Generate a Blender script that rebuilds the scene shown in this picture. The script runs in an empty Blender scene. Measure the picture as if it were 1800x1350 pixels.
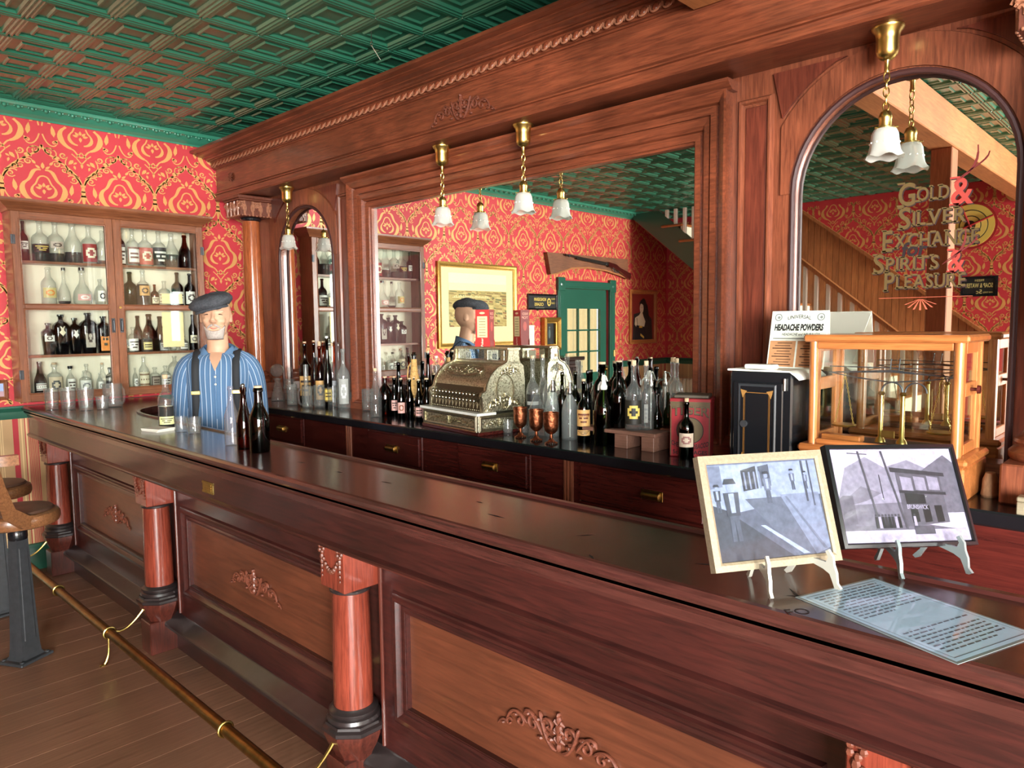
import bpy, bmesh, math, random
import numpy as np
from mathutils import Vector, Matrix
random.seed(7)
S = bpy.context.scene
COL = S.collection
PI = math.pi

# ------------------------------------------------------------------ camera
FPX, YAW, PITCH, ROLL = 1281.72, math.radians(43.754), math.radians(4.728), math.radians(-0.588)
H = 1.55                                   # eye height
_fw = Vector((-math.sin(YAW)*math.cos(PITCH), math.cos(YAW)*math.cos(PITCH), -math.sin(PITCH)))
_r = _fw.cross(Vector((0, 0, 1))).normalized(); _u = _r.cross(_fw)
_r2 = math.cos(ROLL)*_r + math.sin(ROLL)*_u; _u2 = -math.sin(ROLL)*_r + math.cos(ROLL)*_u
cam = bpy.data.cameras.new('camera'); camo = bpy.data.objects.new('camera', cam); COL.objects.link(camo)
cam.sensor_width = 36; cam.lens = FPX/1800*36; cam.clip_start = 0.02
M = Matrix((( _r2.x, _u2.x, -_fw.x, 0), (_r2.y, _u2.y, -_fw.y, 0), (_r2.z, _u2.z, -_fw.z, H), (0, 0, 0, 1)))
camo.matrix_world = M; S.camera = camo

# room: x along the bars, y towards the mirrors, z up
XW, XR, YO, YM, YB, ZC = -5.42, 5.2, -3.32, 2.71, 2.80, 2.94
ZT, ZK = 1.0645, 1.0245                    # top of the front bar, top of the back counter

# ------------------------------------------------------------------ world and light
wd = bpy.data.worlds.new('sky'); S.world = wd; wd.use_nodes = True
wd.node_tree.nodes['Background'].inputs[0].default_value = (0.62, 0.78, 1.0, 1)
wd.node_tree.nodes['Background'].inputs[1].default_value = 1.6
def area(name, loc, rot, sx, sy, power, col):
    l = bpy.data.lights.new(name, 'AREA'); l.shape = 'RECTANGLE'; l.size = sx; l.size_y = sy
    l.energy = power; l.color = col
    o = bpy.data.objects.new(name, l); COL.objects.link(o); o.location = loc; o.rotation_euler = rot
    return o
# daylight outside the street windows (right wall, and the right part of the opposite wall)
area('window_daylight', (3.6, YO-0.25, 1.6), (math.radians(90), 0, 0), 2.8, 2.2, 720, (0.97, 0.985, 1.0))
area('window_daylight', (XR+0.25, -2.55, 1.63), (0, math.radians(90), 0), 2.1, 1.3, 900, (1.0, 0.97, 0.94))
area('window_daylight', (XR+0.25, -0.88, 1.78), (0, math.radians(90), 0), 1.1, .5, 70, (1.0, 0.97, 0.94))
area('window_daylight', (XR+0.25, 1.75, 1.70), (0, math.radians(90), 0), 1.5, .4, 70, (1.0, 0.97, 0.94))
S.view_settings.view_transform = 'Standard'; S.view_settings.look = 'None'
S.view_settings.exposure = 0.98; S.view_settings.gamma = 1.0; S.view_settings.use_curve_mapping = False
cy = S.cycles
cy.max_bounces = 10; cy.diffuse_bounces = 4; cy.glossy_bounces = 6; cy.transmission_bounces = 8
cy.transparent_max_bounces = 24; cy.caustics_reflective = True; cy.caustics_refractive = False
cy.sample_clamp_indirect = 5; cy.blur_glossy = .3; cy.use_denoising = True
cy.use_adaptive_sampling = True; cy.adaptive_threshold = 0.02

# ------------------------------------------------------------------ pixel helpers (photo pixels -> rays)
def ray(px, py):
    return (px-900)/FPX*_r2 - (py-675)/FPX*_u2 + _fw
def onz(px, py, z):
    d = ray(px, py); t = (z-H)/d.z; return Vector((d.x*t, d.y*t, z))
def ony(px, py, y):
    d = ray(px, py); t = y/d.y; return Vector((d.x*t, y, H+d.z*t))
def onx(px, py, x):
    d = ray(px, py); t = x/d.x; return Vector((x, d.y*t, H+d.z*t))
def depth(p):
    return (Vector(p)-Vector((0, 0, H))).dot(_fw)

# ------------------------------------------------------------------ objects
def tag(o, label=None, cat=None, group=None, kind=None):
    if label: o['label'] = label
    if cat: o['category'] = cat
    if group: o['group'] = group
    if kind: o['kind'] = kind
    return o
def thing(name, label, cat, loc=(0, 0, 0), rz=0, group=None):
    o = bpy.data.objects.new(name, None); COL.objects.link(o)
    o.empty_display_size = 0.05
    o.location = loc; o.rotation_euler = (0, 0, rz)
    return tag(o, label, cat, group)
def link(name, me, parent=None, loc=None, rot=None, scale=None):
    o = bpy.data.objects.new(name, me); COL.objects.link(o)
    if parent: o.parent = parent
    if loc is not None: o.location = loc
    if rot is not None: o.rotation_euler = rot
    if scale is not None: o.scale = scale
    return o

class MB:
    """collects faces; build() links ONE mesh object"""
    def __init__(s): s.v = []; s.f = []; s.m = []; s.cur = 0; s.T = None; s.col = None; s.cols = []
    def add(s, vs, fs):
        n = len(s.v)
        if s.T is not None: vs = [s.T @ Vector(p) for p in vs]
        s.v += [tuple(p) for p in vs]
        for f in fs:
            s.f.append([i+n for i in f]); s.m.append(s.cur); s.cols.append(s.col)
        return s
    def box(s, x0, x1, y0, y1, z0, z1):
        if x0 > x1: x0, x1 = x1, x0
        if y0 > y1: y0, y1 = y1, y0
        if z0 > z1: z0, z1 = z1, z0
        return s.add([(x0,y0,z0),(x1,y0,z0),(x1,y1,z0),(x0,y1,z0),(x0,y0,z1),(x1,y0,z1),(x1,y1,z1),(x0,y1,z1)],
              [(3,2,1,0),(4,5,6,7),(0,1,5,4),(1,2,6,5),(2,3,7,6),(3,0,4,7)])
    def bbox(s, x0, x1, y0, y1, z0, z1, b=0.004):
        """box with chamfered edges"""
        if x0 > x1: x0, x1 = x1, x0
        if y0 > y1: y0, y1 = y1, y0
        if z0 > z1: z0, z1 = z1, z0
        b = min(b, (x1-x0)*.45, (y1-y0)*.45, (z1-z0)*.45)
        X = [x0, x1]; Y = [y0, y1]; Z = [z0, z1]; vs = []; idx = {}
        for i in (0, 1):
            for j in (0, 1):
                for k in (0, 1):
                    for a in range(3):
                        p = [X[i], Y[j], Z[k]]; sg = [1-2*i, 1-2*j, 1-2*k]
                        for c in range(3):
                            if c != a: p[c] += sg[c]*b
                        idx[(i,j,k,a)] = len(vs); vs.append(tuple(p))
        fs = []
        for a in range(3):
            o1, o2 = (a+1) % 3, (a+2) % 3
            for sd in (0, 1):
                q = []
                for (p1, p2) in ((0,0),(1,0),(1,1),(0,1)):
                    c = [0,0,0]; c[a] = sd; c[o1] = p1; c[o2] = p2; q.append(idx[(*c, a)])
                fs.append(q if sd else q[::-1])
        for a in range(3):
            o1, o2 = (a+1) % 3, (a+2) % 3
            for p1 in (0, 1):
                for p2 in (0, 1):
                    c0 = [0,0,0]; c0[o1] = p1; c0[o2] = p2; c1 = list(c0); c1[a] = 1
                    q = [idx[(*c0,o1)], idx[(*c1,o1)], idx[(*c1,o2)], idx[(*c0,o2)]]
                    fs.append(q if (p1 == p2) == True else q[::-1])
        for i in (0, 1):
            for j in (0, 1):
                for k in (0, 1):
                    t = [idx[(i,j,k,0)], idx[(i,j,k,1)], idx[(i,j,k,2)]]
                    fs.append(t if (i+j+k) % 2 == 1 else t[::-1])
        return s.add(vs, fs)
    def lathe(s, prof, seg=20, c=(0, 0, 0), capb=True, capt=True, sx=1, sy=1, a0=0, square=0):
        """prof: (radius, z) from bottom to top"""
        vs = []; fs = []
        def rad(t):
            if not square: return 1.0
            n = square; return 1.0/((abs(math.cos(t))**n+abs(math.sin(t))**n)**(1.0/n))
        for (r, z) in prof:
            for i in range(seg):
                t = a0+2*PI*i/seg; q = rad(t)
                vs.append((c[0]+r*sx*q*math.cos(t), c[1]+r*sy*q*math.sin(t), c[2]+z))
        n = len(prof)
        for k in range(n-1):
            for i in range(seg):
                j = (i+1) % seg
                fs.append((k*seg+i, k*seg+j, (k+1)*seg+j, (k+1)*seg+i))
        if capb: fs.append(tuple(range(seg))[::-1])
        if capt: fs.append(tuple((n-1)*seg+i for i in range(seg)))
        return s.add(vs, fs)
    def tube(s, pts, r, seg=8, cap=True, closed=False):
        """round tube through pts; r may be a list"""
        pts = [Vector(p) for p in pts]; n = len(pts)
        rr = r if isinstance(r, (list, tuple)) else [r]*n
        vs = []; fs = []; up = None
        for i, p in enumerate(pts):
            if closed: d = pts[(i+1) % n]-pts[(i-1) % n]
            else: d = pts[min(i+1, n-1)]-pts[max(i-1, 0)]
            if d.length < 1e-9: d = Vector((0, 0, 1))
            d.normalize()
            if up is None:
                up = Vector((0, 0, 1)) if abs(d.z) < .9 else Vector((1, 0, 0))
            a = d.cross(up)
            if a.length < 1e-6: a = d.cross(Vector((1, .3, 0)))
            a.normalize(); b = a.cross(d).normalized(); up = b
            for k in range(seg):
                t = 2*PI*k/seg
                vs.append(p+a*math.cos(t)*rr[i]+b*math.sin(t)*rr[i])
        m = n if closed else n-1
        for i in range(m):
            i2 = (i+1) % n
            for k in range(seg):
                k2 = (k+1) % seg
                fs.append((i*seg+k, i*seg+k2, i2*seg+k2, i2*seg+k))
        if cap and not closed:
            fs.append(tuple(range(seg))[::-1]); fs.append(tuple((n-1)*seg+k for k in range(seg)))
        return s.add(vs, fs)
    def cyl(s, a, b, r, seg=12, r2=None):
        return s.tube([a, b], [r, r if r2 is None else r2], seg)
    def prism(s, poly, a0, a1, axis='x'):
        """poly: list of 2D points extruded along axis (x: (y,z); y: (x,z); z: (x,y))"""
        n = len(poly); vs = []
        for a in (a0, a1):
            for (p, q) in poly:
                vs.append((a, p, q) if axis == 'x' else (p, a, q) if axis == 'y' else (p, q, a))
        fs = [tuple(range(n)), tuple(range(2*n-1, n-1, -1))]
        for i in range(n):
            j = (i+1) % n; fs.append((j, i, n+i, n+j))
        return s.add(vs, fs)
    def poly(s, pts):
        return s.add(pts, [tuple(range(len(pts)))])
    def frame(s, o, ux, uz, nn, w, h, prof):
        """mitred moulding round an opening w x h centred on o; prof: (distance outward, height along nn)"""
        o = Vector(o); ux = Vector(ux); uz = Vector(uz); nn = Vector(nn); vs = []; fs = []; n = len(prof)
        for (d, e) in prof:
            for (sx, sz) in ((-1,-1),(1,-1),(1,1),(-1,1)):
                vs.append(o+ux*sx*(w/2+d)+uz*sz*(h/2+d)+nn*e)
        for i in range(n-1):
            for k in range(4):
                k2 = (k+1) % 4
                fs.append((i*4+k, (i+1)*4+k, (i+1)*4+k2, i*4+k2))
        return s.add(vs, fs)
    def ball(s, c, r, seg=12, rings=8, sc=(1, 1, 1)):
        vs = []; fs = []
        for i in range(rings+1):
            t = PI*i/rings
            for k in range(seg):
                a = 2*PI*k/seg
                vs.append((c[0]+r*sc[0]*math.sin(t)*math.cos(a), c[1]+r*sc[1]*math.sin(t)*math.sin(a), c[2]-r*sc[2]*math.cos(t)))
        for i in range(rings):
            for k in range(seg):
                k2 = (k+1) % seg
                fs.append((i*seg+k, i*seg+k2, (i+1)*seg+k2, (i+1)*seg+k))
        return s.add(vs, fs)
    def mesh(s, name, mats, smooth=35):
        me = bpy.data.meshes.new(name); me.from_pydata(s.v, [], s.f)
        mats = mats if isinstance(mats, (list, tuple)) else [mats]
        for m in mats: me.materials.append(m)
        if len(mats) > 1: me.polygons.foreach_set('material_index', s.m)
        if any(c is not None for c in s.cols):
            at = me.color_attributes.new('Col', 'BYTE_COLOR', 'CORNER')
            i = 0
            for f, c in zip(s.f, s.cols):
                c = c or (1, 1, 1)
                for _ in f:
                    at.data[i].color_srgb = (*c, 1); i += 1
        bm = bmesh.new(); bm.from_mesh(me)
        bmesh.ops.remove_doubles(bm, verts=bm.verts, dist=1e-6)
        bmesh.ops.recalc_face_normals(bm, faces=bm.faces)
        bm.to_mesh(me); bm.free()
        if smooth:
            me.polygons.foreach_set('use_smooth', [True]*len(me.polygons))
            me.set_sharp_from_angle(angle=math.radians(smooth))
        return me
    def build(s, name, mat, parent=None, smooth=35, loc=None, rot=None):
        return link(name, s.mesh(name, mat, smooth), parent, loc, rot)

def flat(mb, poly, T, col, z=0.0):
    """a flat printed patch: poly 2D points put through matrix T"""
    mb.col = col
    mb.add([T @ Vector((p[0], p[1], z)) for p in poly], [tuple(range(len(poly)))])
def rect2(x0, x1, y0, y1): return [(x0,y0),(x1,y0),(x1,y1),(x0,y1)]
def circ2(cx, cy, r, n=20, sy=1): return [(cx+r*math.cos(2*PI*i/n), cy+r*sy*math.sin(2*PI*i/n)) for i in range(n)]
def basis(o, ux, uy):
    ux = Vector(ux).normalized(); uy = Vector(uy).normalized(); n = ux.cross(uy)
    return Matrix(((ux.x, uy.x, n.x, o[0]), (ux.y, uy.y, n.y, o[1]), (ux.z, uy.z, n.z, o[2]), (0, 0, 0, 1)))
_tc = {}
def text_geo(body, size=1.0, bold=0.0, shear=0.0):
    key = (body, bold, shear)
    if key not in _tc:
        cu = bpy.data.curves.new('letters', 'FONT'); cu.body = body; cu.size = 1.0; cu.offset = bold; cu.shear = shear
        cu.resolution_u = 3; cu.align_x = 'CENTER'
        ob = bpy.data.objects.new('letters', cu)
        me = bpy.data.meshes.new_from_object(ob)
        vs = [(v.co.x, v.co.y) for v in me.vertices]; fs = [tuple(p.vertices) for p in me.polygons]
        bpy.data.objects.remove(ob); bpy.data.curves.remove(cu); bpy.data.meshes.remove(me)
        _tc[key] = (vs, fs)
    vs, fs = _tc[key]
    return [(x*size, y*size) for x, y in vs], fs
def text(mb, body, T, size, col, z=0.0004, width=None, bold=0.01, shear=0.0, arch=0.0):
    """flat lettering, centred on T's origin (baseline); width squeezes it to fit"""
    vs, fs = text_geo(body, size, bold, shear)
    if not vs: return
    w = max(v[0] for v in vs)-min(v[0] for v in vs); k = width/w if width else 1.0
    ww = max(w*k, 1e-6)
    mb.col = col
    mb.add([T @ Vector((x*k, y+arch*(1-(2*x*k/ww)**2), z)) for x, y in vs], fs)

def children(o): return [c for c in bpy.data.objects if c.parent == o]
def copy_tree(o, parent=None):
    c = o.copy(); COL.objects.link(c); c.parent = parent
    for ch in children(o): copy_tree(ch, c)
    return c

# ------------------------------------------------------------------ materials
def srgb(r, g, b):
    f = lambda c: (c/12.92 if c <= .04045 else ((c+.055)/1.055)**2.4)
    return (f(r/255), f(g/255), f(b/255), 1)
def newmat(name):
    m = bpy.data.materials.new(name); m.use_nodes = True
    nt = m.node_tree; b = nt.nodes['Principled BSDF']
    return m, nt, b
def N(nt, t, **kw):
    n = nt.nodes.new(t)
    for k, v in kw.items(): setattr(n, k, v)
    return n
def plain(name, col, rough=.5, metal=0, coat=0, noise=0, nscale=30, bump=0, spec=None, coatr=.1):
    m, nt, b = newmat(name)
    b.inputs['Base Color'].default_value = col; b.inputs['Roughness'].default_value = rough
    b.inputs['Metallic'].default_value = metal
    if coat: b.inputs['Coat Weight'].default_value = coat; b.inputs['Coat Roughness'].default_value = coatr
    if spec is not None: b.inputs['Specular IOR Level'].default_value = spec
    if noise or bump:
        tc = N(nt, 'ShaderNodeTexCoord'); nz = N(nt, 'ShaderNodeTexNoise'); nz.inputs['Scale'].default_value = nscale
        nz.inputs['Detail'].default_value = 5
        nt.links.new(tc.outputs['Object'], nz.inputs['Vector'])
        if noise:
            mx = N(nt, 'ShaderNodeMix', data_type='RGBA', blend_type='MULTIPLY'); mx.inputs[0].default_value = noise
            cr = N(nt, 'ShaderNodeValToRGB'); cr.color_ramp.elements[0].position = .3; cr.color_ramp.elements[1].position = .7
            cr.color_ramp.elements[0].color = (.35, .35, .35, 1); cr.color_ramp.elements[1].color = (1.25, 1.25, 1.25, 1)
            nt.links.new(nz.outputs['Fac'], cr.inputs['Fac'])
            mx.inputs[6].default_value = col; nt.links.new(cr.outputs['Color'], mx.inputs[7])
            nt.links.new(mx.outputs[2], b.inputs['Base Color'])
        if bump:
            bp = N(nt, 'ShaderNodeBump'); bp.inputs['Strength'].default_value = bump; bp.inputs['Distance'].default_value = .005
            nt.links.new(nz.outputs['Fac'], bp.inputs['Height']); nt.links.new(bp.outputs['Normal'], b.inputs['Normal'])
    return m
def wood(name, dark, light, rough=.3, axis='x', scale=6, coat=.3, blotch=.5, bump=.05, stretch=14):
    scale *= 1.5; dark = tuple(dark[i]*.8+light[i]*.2 for i in range(3))+(1,)
    m, nt, b = newmat(name); L = nt.links.new
    tc = N(nt, 'ShaderNodeTexCoord'); mp = N(nt, 'ShaderNodeMapping')
    sc = [stretch, stretch, stretch]; sc['xyz'.index(axis)] = 1.0
    mp.inputs['Scale'].default_value = sc; L(tc.outputs['Object'], mp.inputs['Vector'])
    nz = N(nt, 'ShaderNodeTexNoise'); nz.inputs['Scale'].default_value = scale; nz.inputs['Detail'].default_value = 8
    nz.inputs['Distortion'].default_value = .6; nz.inputs['Roughness'].default_value = .6
    L(mp.outputs['Vector'], nz.inputs['Vector'])
    cr = N(nt, 'ShaderNodeValToRGB'); cr.color_ramp.elements[0].position = .32; cr.color_ramp.elements[1].position = .7
    cr.color_ramp.elements[0].color = dark; cr.color_ramp.elements[1].color = light
    L(nz.outputs['Fac'], cr.inputs['Fac'])
    n2 = N(nt, 'ShaderNodeTexNoise'); n2.inputs['Scale'].default_value = 2.2; n2.inputs['Detail'].default_value = 3
    L(tc.outputs['Object'], n2.inputs['Vector'])
    c2 = N(nt, 'ShaderNodeValToRGB'); c2.color_ramp.elements[0].position = .35; c2.color_ramp.elements[1].position = .65
    c2.color_ramp.elements[0].color = (.5, .5, .5, 1); c2.color_ramp.elements[1].color = (1.15, 1.15, 1.15, 1)
    L(n2.outputs['Fac'], c2.inputs['Fac'])
    mx = N(nt, 'ShaderNodeMix', data_type='RGBA', blend_type='MULTIPLY'); mx.inputs[0].default_value = blotch
    L(cr.outputs['Color'], mx.inputs[6]); L(c2.outputs['Color'], mx.inputs[7]); L(mx.outputs[2], b.inputs['Base Color'])
    b.inputs['Roughness'].default_value = rough
    b.inputs['Coat Weight'].default_value = coat; b.inputs['Coat Roughness'].default_value = .12
    if bump:
        bp = N(nt, 'ShaderNodeBump'); bp.inputs['Strength'].default_value = bump; bp.inputs['Distance'].default_value = .003
        L(nz.outputs['Fac'], bp.inputs['Height']); L(bp.outputs['Normal'], b.inputs['Normal'])
    return m
def glass(name, tint, edge=None, rough=.02, gloss=1.0, dust_glare=0):
    """thin-walled glass: tinted see-through, deeper where the wall is met edge-on, with Fresnel reflection"""
    m = bpy.data.materials.new(name); m.use_nodes = True; nt = m.node_tree; nt.nodes.clear(); L = nt.links.new
    out = N(nt, 'ShaderNodeOutputMaterial'); mix = N(nt, 'ShaderNodeMixShader')
    tr = N(nt, 'ShaderNodeBsdfTransparent'); gl = N(nt, 'ShaderNodeBsdfGlossy'); fr = N(nt, 'ShaderNodeFresnel')
    ge = N(nt, 'ShaderNodeNewGeometry'); mi = N(nt, 'ShaderNodeMapRange'); mi.inputs[3].default_value = 1.5; mi.inputs[4].default_value = 1/1.5
    L(ge.outputs['Backfacing'], mi.inputs[0]); L(mi.outputs[0], fr.inputs['IOR']); gl.inputs['Roughness'].default_value = rough
    gl.inputs['Color'].default_value = (gloss, gloss, gloss, 1)
    if edge:
        lw = N(nt, 'ShaderNodeLayerWeight'); lw.inputs['Blend'].default_value = .35
        mx = N(nt, 'ShaderNodeMix', data_type='RGBA'); L(lw.outputs['Facing'], mx.inputs[0])
        mx.inputs[6].default_value = tint; mx.inputs[7].default_value = edge; L(mx.outputs[2], tr.inputs['Color'])
    else: tr.inputs['Color'].default_value = tint
    L(fr.outputs[0], mix.inputs[0]); L(tr.outputs[0], mix.inputs[1]); L(gl.outputs[0], mix.inputs[2])
    if dust_glare:                                   # a film of dust and wear, plus a haze standing in for bright reflections
        df = N(nt, 'ShaderNodeBsdfDiffuse'); tl = N(nt, 'ShaderNodeBsdfTranslucent'); m1 = N(nt, 'ShaderNodeMixShader'); m2 = N(nt, 'ShaderNodeMixShader')
        for q in (df, tl): q.inputs['Color'].default_value = (.80, .82, .80, 1)
        m1.inputs[0].default_value = .5; L(df.outputs[0], m1.inputs[1]); L(tl.outputs[0], m1.inputs[2])
        m2.inputs[0].default_value = dust_glare; L(mix.outputs[0], m2.inputs[1]); L(m1.outputs[0], m2.inputs[2]); mix = m2
    L(mix.outputs[0], out.inputs['Surface'])
    return m
def printed(name, rough=.6, coat=0, mottle=.06):
    m, nt, b = newmat(name)
    at = N(nt, 'ShaderNodeVertexColor'); at.layer_name = 'Col'
    tc = N(nt, 'ShaderNodeTexCoord'); nz = N(nt, 'ShaderNodeTexNoise'); nz.inputs['Scale'].default_value = 90; nz.inputs['Detail'].default_value = 6   # grain and mottling of the print
    mr = N(nt, 'ShaderNodeMapRange'); mr.inputs[1].default_value = .3; mr.inputs[2].default_value = .7; mr.inputs[3].default_value = 1-mottle; mr.inputs[4].default_value = 1+mottle
    nt.links.new(tc.outputs['Object'], nz.inputs['Vector']); nt.links.new(nz.outputs['Fac'], mr.inputs[0])
    mx = N(nt, 'ShaderNodeMix', data_type='RGBA', blend_type='MULTIPLY'); mx.inputs[0].default_value = 1; nt.links.new(at.outputs['Color'], mx.inputs[6]); nt.links.new(mr.outputs[0], mx.inputs[7])
    nt.links.new(mx.outputs[2], b.inputs['Base Color']); b.inputs['Roughness'].default_value = rough
    b.inputs['Coat Weight'].default_value = coat; b.inputs['Coat Roughness'].default_value = .03
    return m
W = {}
W['bar_x'] = wood('bar_mahogany', srgb(32, 16, 15), srgb(70, 30, 26), .32, 'x', 5, .35, .6)
W['bar_z'] = wood('bar_mahogany_upright', srgb(46, 22, 18), srgb(96, 44, 34), .28, 'z', 5, .4, .6)
W['bar_panel'] = wood('bar_panel_veneer', srgb(74, 38, 24), srgb(106, 56, 36), .42, 'x', 3, .1, .5)
W['bar_col'] = wood('bar_column_veneer', srgb(84, 32, 24), srgb(148, 66, 48), .18, 'z', 7, .5, .5)
W['bar_top'] = wood('bar_top_dark', srgb(44, 22, 20), srgb(84, 44, 38), .24, 'x', 5, .35, .5, .04)
W['bar_base'] = plain('bar_base_ebonised', srgb(40, 32, 32), .35, coat=.3, noise=.4, nscale=20)
W['back_x'] = wood('backbar_mahogany', srgb(74, 33, 22), srgb(138, 72, 46), .32, 'x', 5, .2, .8)
W['back_z'] = wood('backbar_mahogany_upright', srgb(78, 36, 25), srgb(142, 78, 52), .34, 'z', 5, .15, .8)
W['back_drawer'] = wood('drawer_mahogany', srgb(46, 15, 13), srgb(88, 32, 26), .25, 'x', 4, .45, .5)
W['carve'] = plain('carved_walnut', srgb(156, 102, 76), .38, coat=.25, noise=.5, nscale=60)
W['carve_dark'] = plain('carved_mahogany', srgb(104, 54, 38), .45, coat=.1, noise=.5, nscale=70)
W['cab'] = wood('cabinet_walnut', srgb(100, 54, 32), srgb(150, 92, 60), .38, 'z', 5, .2, .4)
W['cab_x'] = wood('cabinet_walnut_rail', srgb(100, 54, 32), srgb(150, 92, 60), .38, 'y', 5, .2, .4)
W['oak'] = wood('oak_case', srgb(140, 76, 34), srgb(206, 130, 72), .3, 'z', 5, .4, .4)
W['oak_x'] = wood('oak_case_rail', srgb(134, 72, 34), srgb(198, 122, 66), .3, 'x', 5, .4, .4)
W['beam'] = wood('beam_fir', srgb(140, 82, 44), srgb(184, 120, 70), .5, 'y', 4, 0, .4)
W['post'] = wood('post_fir', srgb(126, 70, 40), srgb(172, 108, 66), .5, 'z', 4, 0, .4)
W['floor'] = wood('floor_fir', srgb(122, 83, 62), srgb(152, 108, 84), .42, 'y', 3, .1, .35, .06)
W['seat'] = wood('seat_oak', srgb(98, 60, 36), srgb(160, 108, 70), .3, 'y', 6, .4, .3)
W['riser'] = wood('riser_pine', srgb(104, 70, 56), srgb(140, 100, 84), .5, 'x', 5, 0, .4)
W['stairwood'] = wood('stair_pine', srgb(136, 78, 40), srgb(196, 126, 76), .4, 'z', 5, .2, .4)
W['lightframe'] = wood('pale_oak_frame', srgb(122, 108, 86), srgb(150, 136, 112), .5, 'x', 10, 0, .3)
G = {}
G['clear'] = glass('clear_glass', (.985, .99, .987, 1), (.58, .62, .61, 1), dust_glare=.075)
G['frost'] = glass('seltzer_glass', (.80, .84, .83, 1), (.50, .54, .53, 1), dust_glare=.22)
G['amber'] = glass('amber_glass', (.42, .10, .015, 1), (.12, .02, .004, 1))
G['red'] = glass('red_amber_glass', (.26, .035, .01, 1), (.09, .01, .004, 1))
G['green'] = glass('green_glass', (.16, .24, .06, 1), (.05, .08, .02, 1))
G['olive'] = glass('olive_glass', (.10, .11, .03, 1), (.02, .025, .008, 1))
G['dark'] = glass('black_glass', (.02, .022, .012, 1), (.004, .005, .003, 1))
G['purple'] = glass('plum_glass', (.10, .02, .03, 1), (.03, .008, .012, 1))
G['lilac'] = glass('violet_tinted_glass', (.90, .86, .90, 1), (.55, .50, .57, 1), dust_glare=.12)
G['red2'] = glass('reddish_amber_glass', (.30, .05, .012, 1), (.10, .012, .004, 1))
G['pane'] = glass('window_pane', (.96, .98, .97, 1))
G['whiskey'] = glass('whiskey', (.22, .02, .012, 1), (.10, .008, .006, 1))
G['inkliquid'] = glass('dark_liquor', (.015, .02, .012, 1), (.006, .008, .006, 1))
G['gold'] = glass('golden_liquor', (.55, .22, .03, 1), (.3, .1, .012, 1))
Mt = {}
Mt['brass'] = plain('brass', srgb(206, 178, 104), .28, 1, noise=.25, nscale=40)
Mt['oldbrass'] = plain('aged_brass', srgb(150, 116, 62), .35, 1, noise=.5, nscale=30)
Mt['iron'] = plain('cast_iron_paint', srgb(70, 72, 76), .45, .3, noise=.3, nscale=40, bump=.1)
Mt['steel'] = plain('nickel', srgb(190, 190, 184), .3, 1)
Mt['copper'] = plain('hammered_copper', srgb(158, 92, 62), .40, 1, noise=.9, nscale=60, bump=.8)
Mt['black'] = plain('black_enamel', srgb(22, 24, 28), .22, coat=.4)
Mt['slab'] = plain('black_counter_slab', srgb(26, 23, 26), .16, coat=.3, noise=.3, nscale=8)
Mt['cork'] = plain('cork', srgb(206, 176, 140), .8, noise=.4, nscale=200)
Mt['cream'] = plain('cream_paint', srgb(222, 214, 190), .5)
Mt['white'] = plain('white_paint', srgb(226, 222, 212), .45)
Mt['easel'] = plain('cream_plastic', srgb(176, 172, 160), .3)
Mt['paper'] = plain('paper', srgb(230, 226, 212), .7)
Mt['marble'] = plain('white_marble', srgb(226, 222, 212), .25, noise=.2, nscale=12)
Mt['green'] = plain('green_trim_paint', srgb(38, 92, 74), .32, coat=.3)
Mt['crown'] = plain('green_crown_paint', srgb(60, 136, 110), .16, coat=.6)
Mt['gilt'] = plain('gilt_frame', srgb(190, 148, 74), .35, .7, noise=.4, nscale=80, bump=.3)
Mt['print'] = printed('print')
Mt['gloss'] = printed('glazed_print', .35, 1.0, .22)
Mt['mirror'] = plain('mirror_silver', (.86, .88, .86, 1), .008, 1)
Mt['fabric'] = plain('dark_webbing', srgb(40, 42, 46), .8)
Mt['wool'] = plain('grey_wool', srgb(70, 72, 78), .9, noise=.7, nscale=120, bump=.5)
# ================================================================== ROOM
def struct(name, mb, mat, smooth=35):
    o = mb.build(name, mat, None, smooth); o['kind'] = 'structure'; return o
def ptag(o, label=None, kind=None):
    if label: o['label'] = label
    if kind: o['kind'] = kind
    return o
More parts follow.
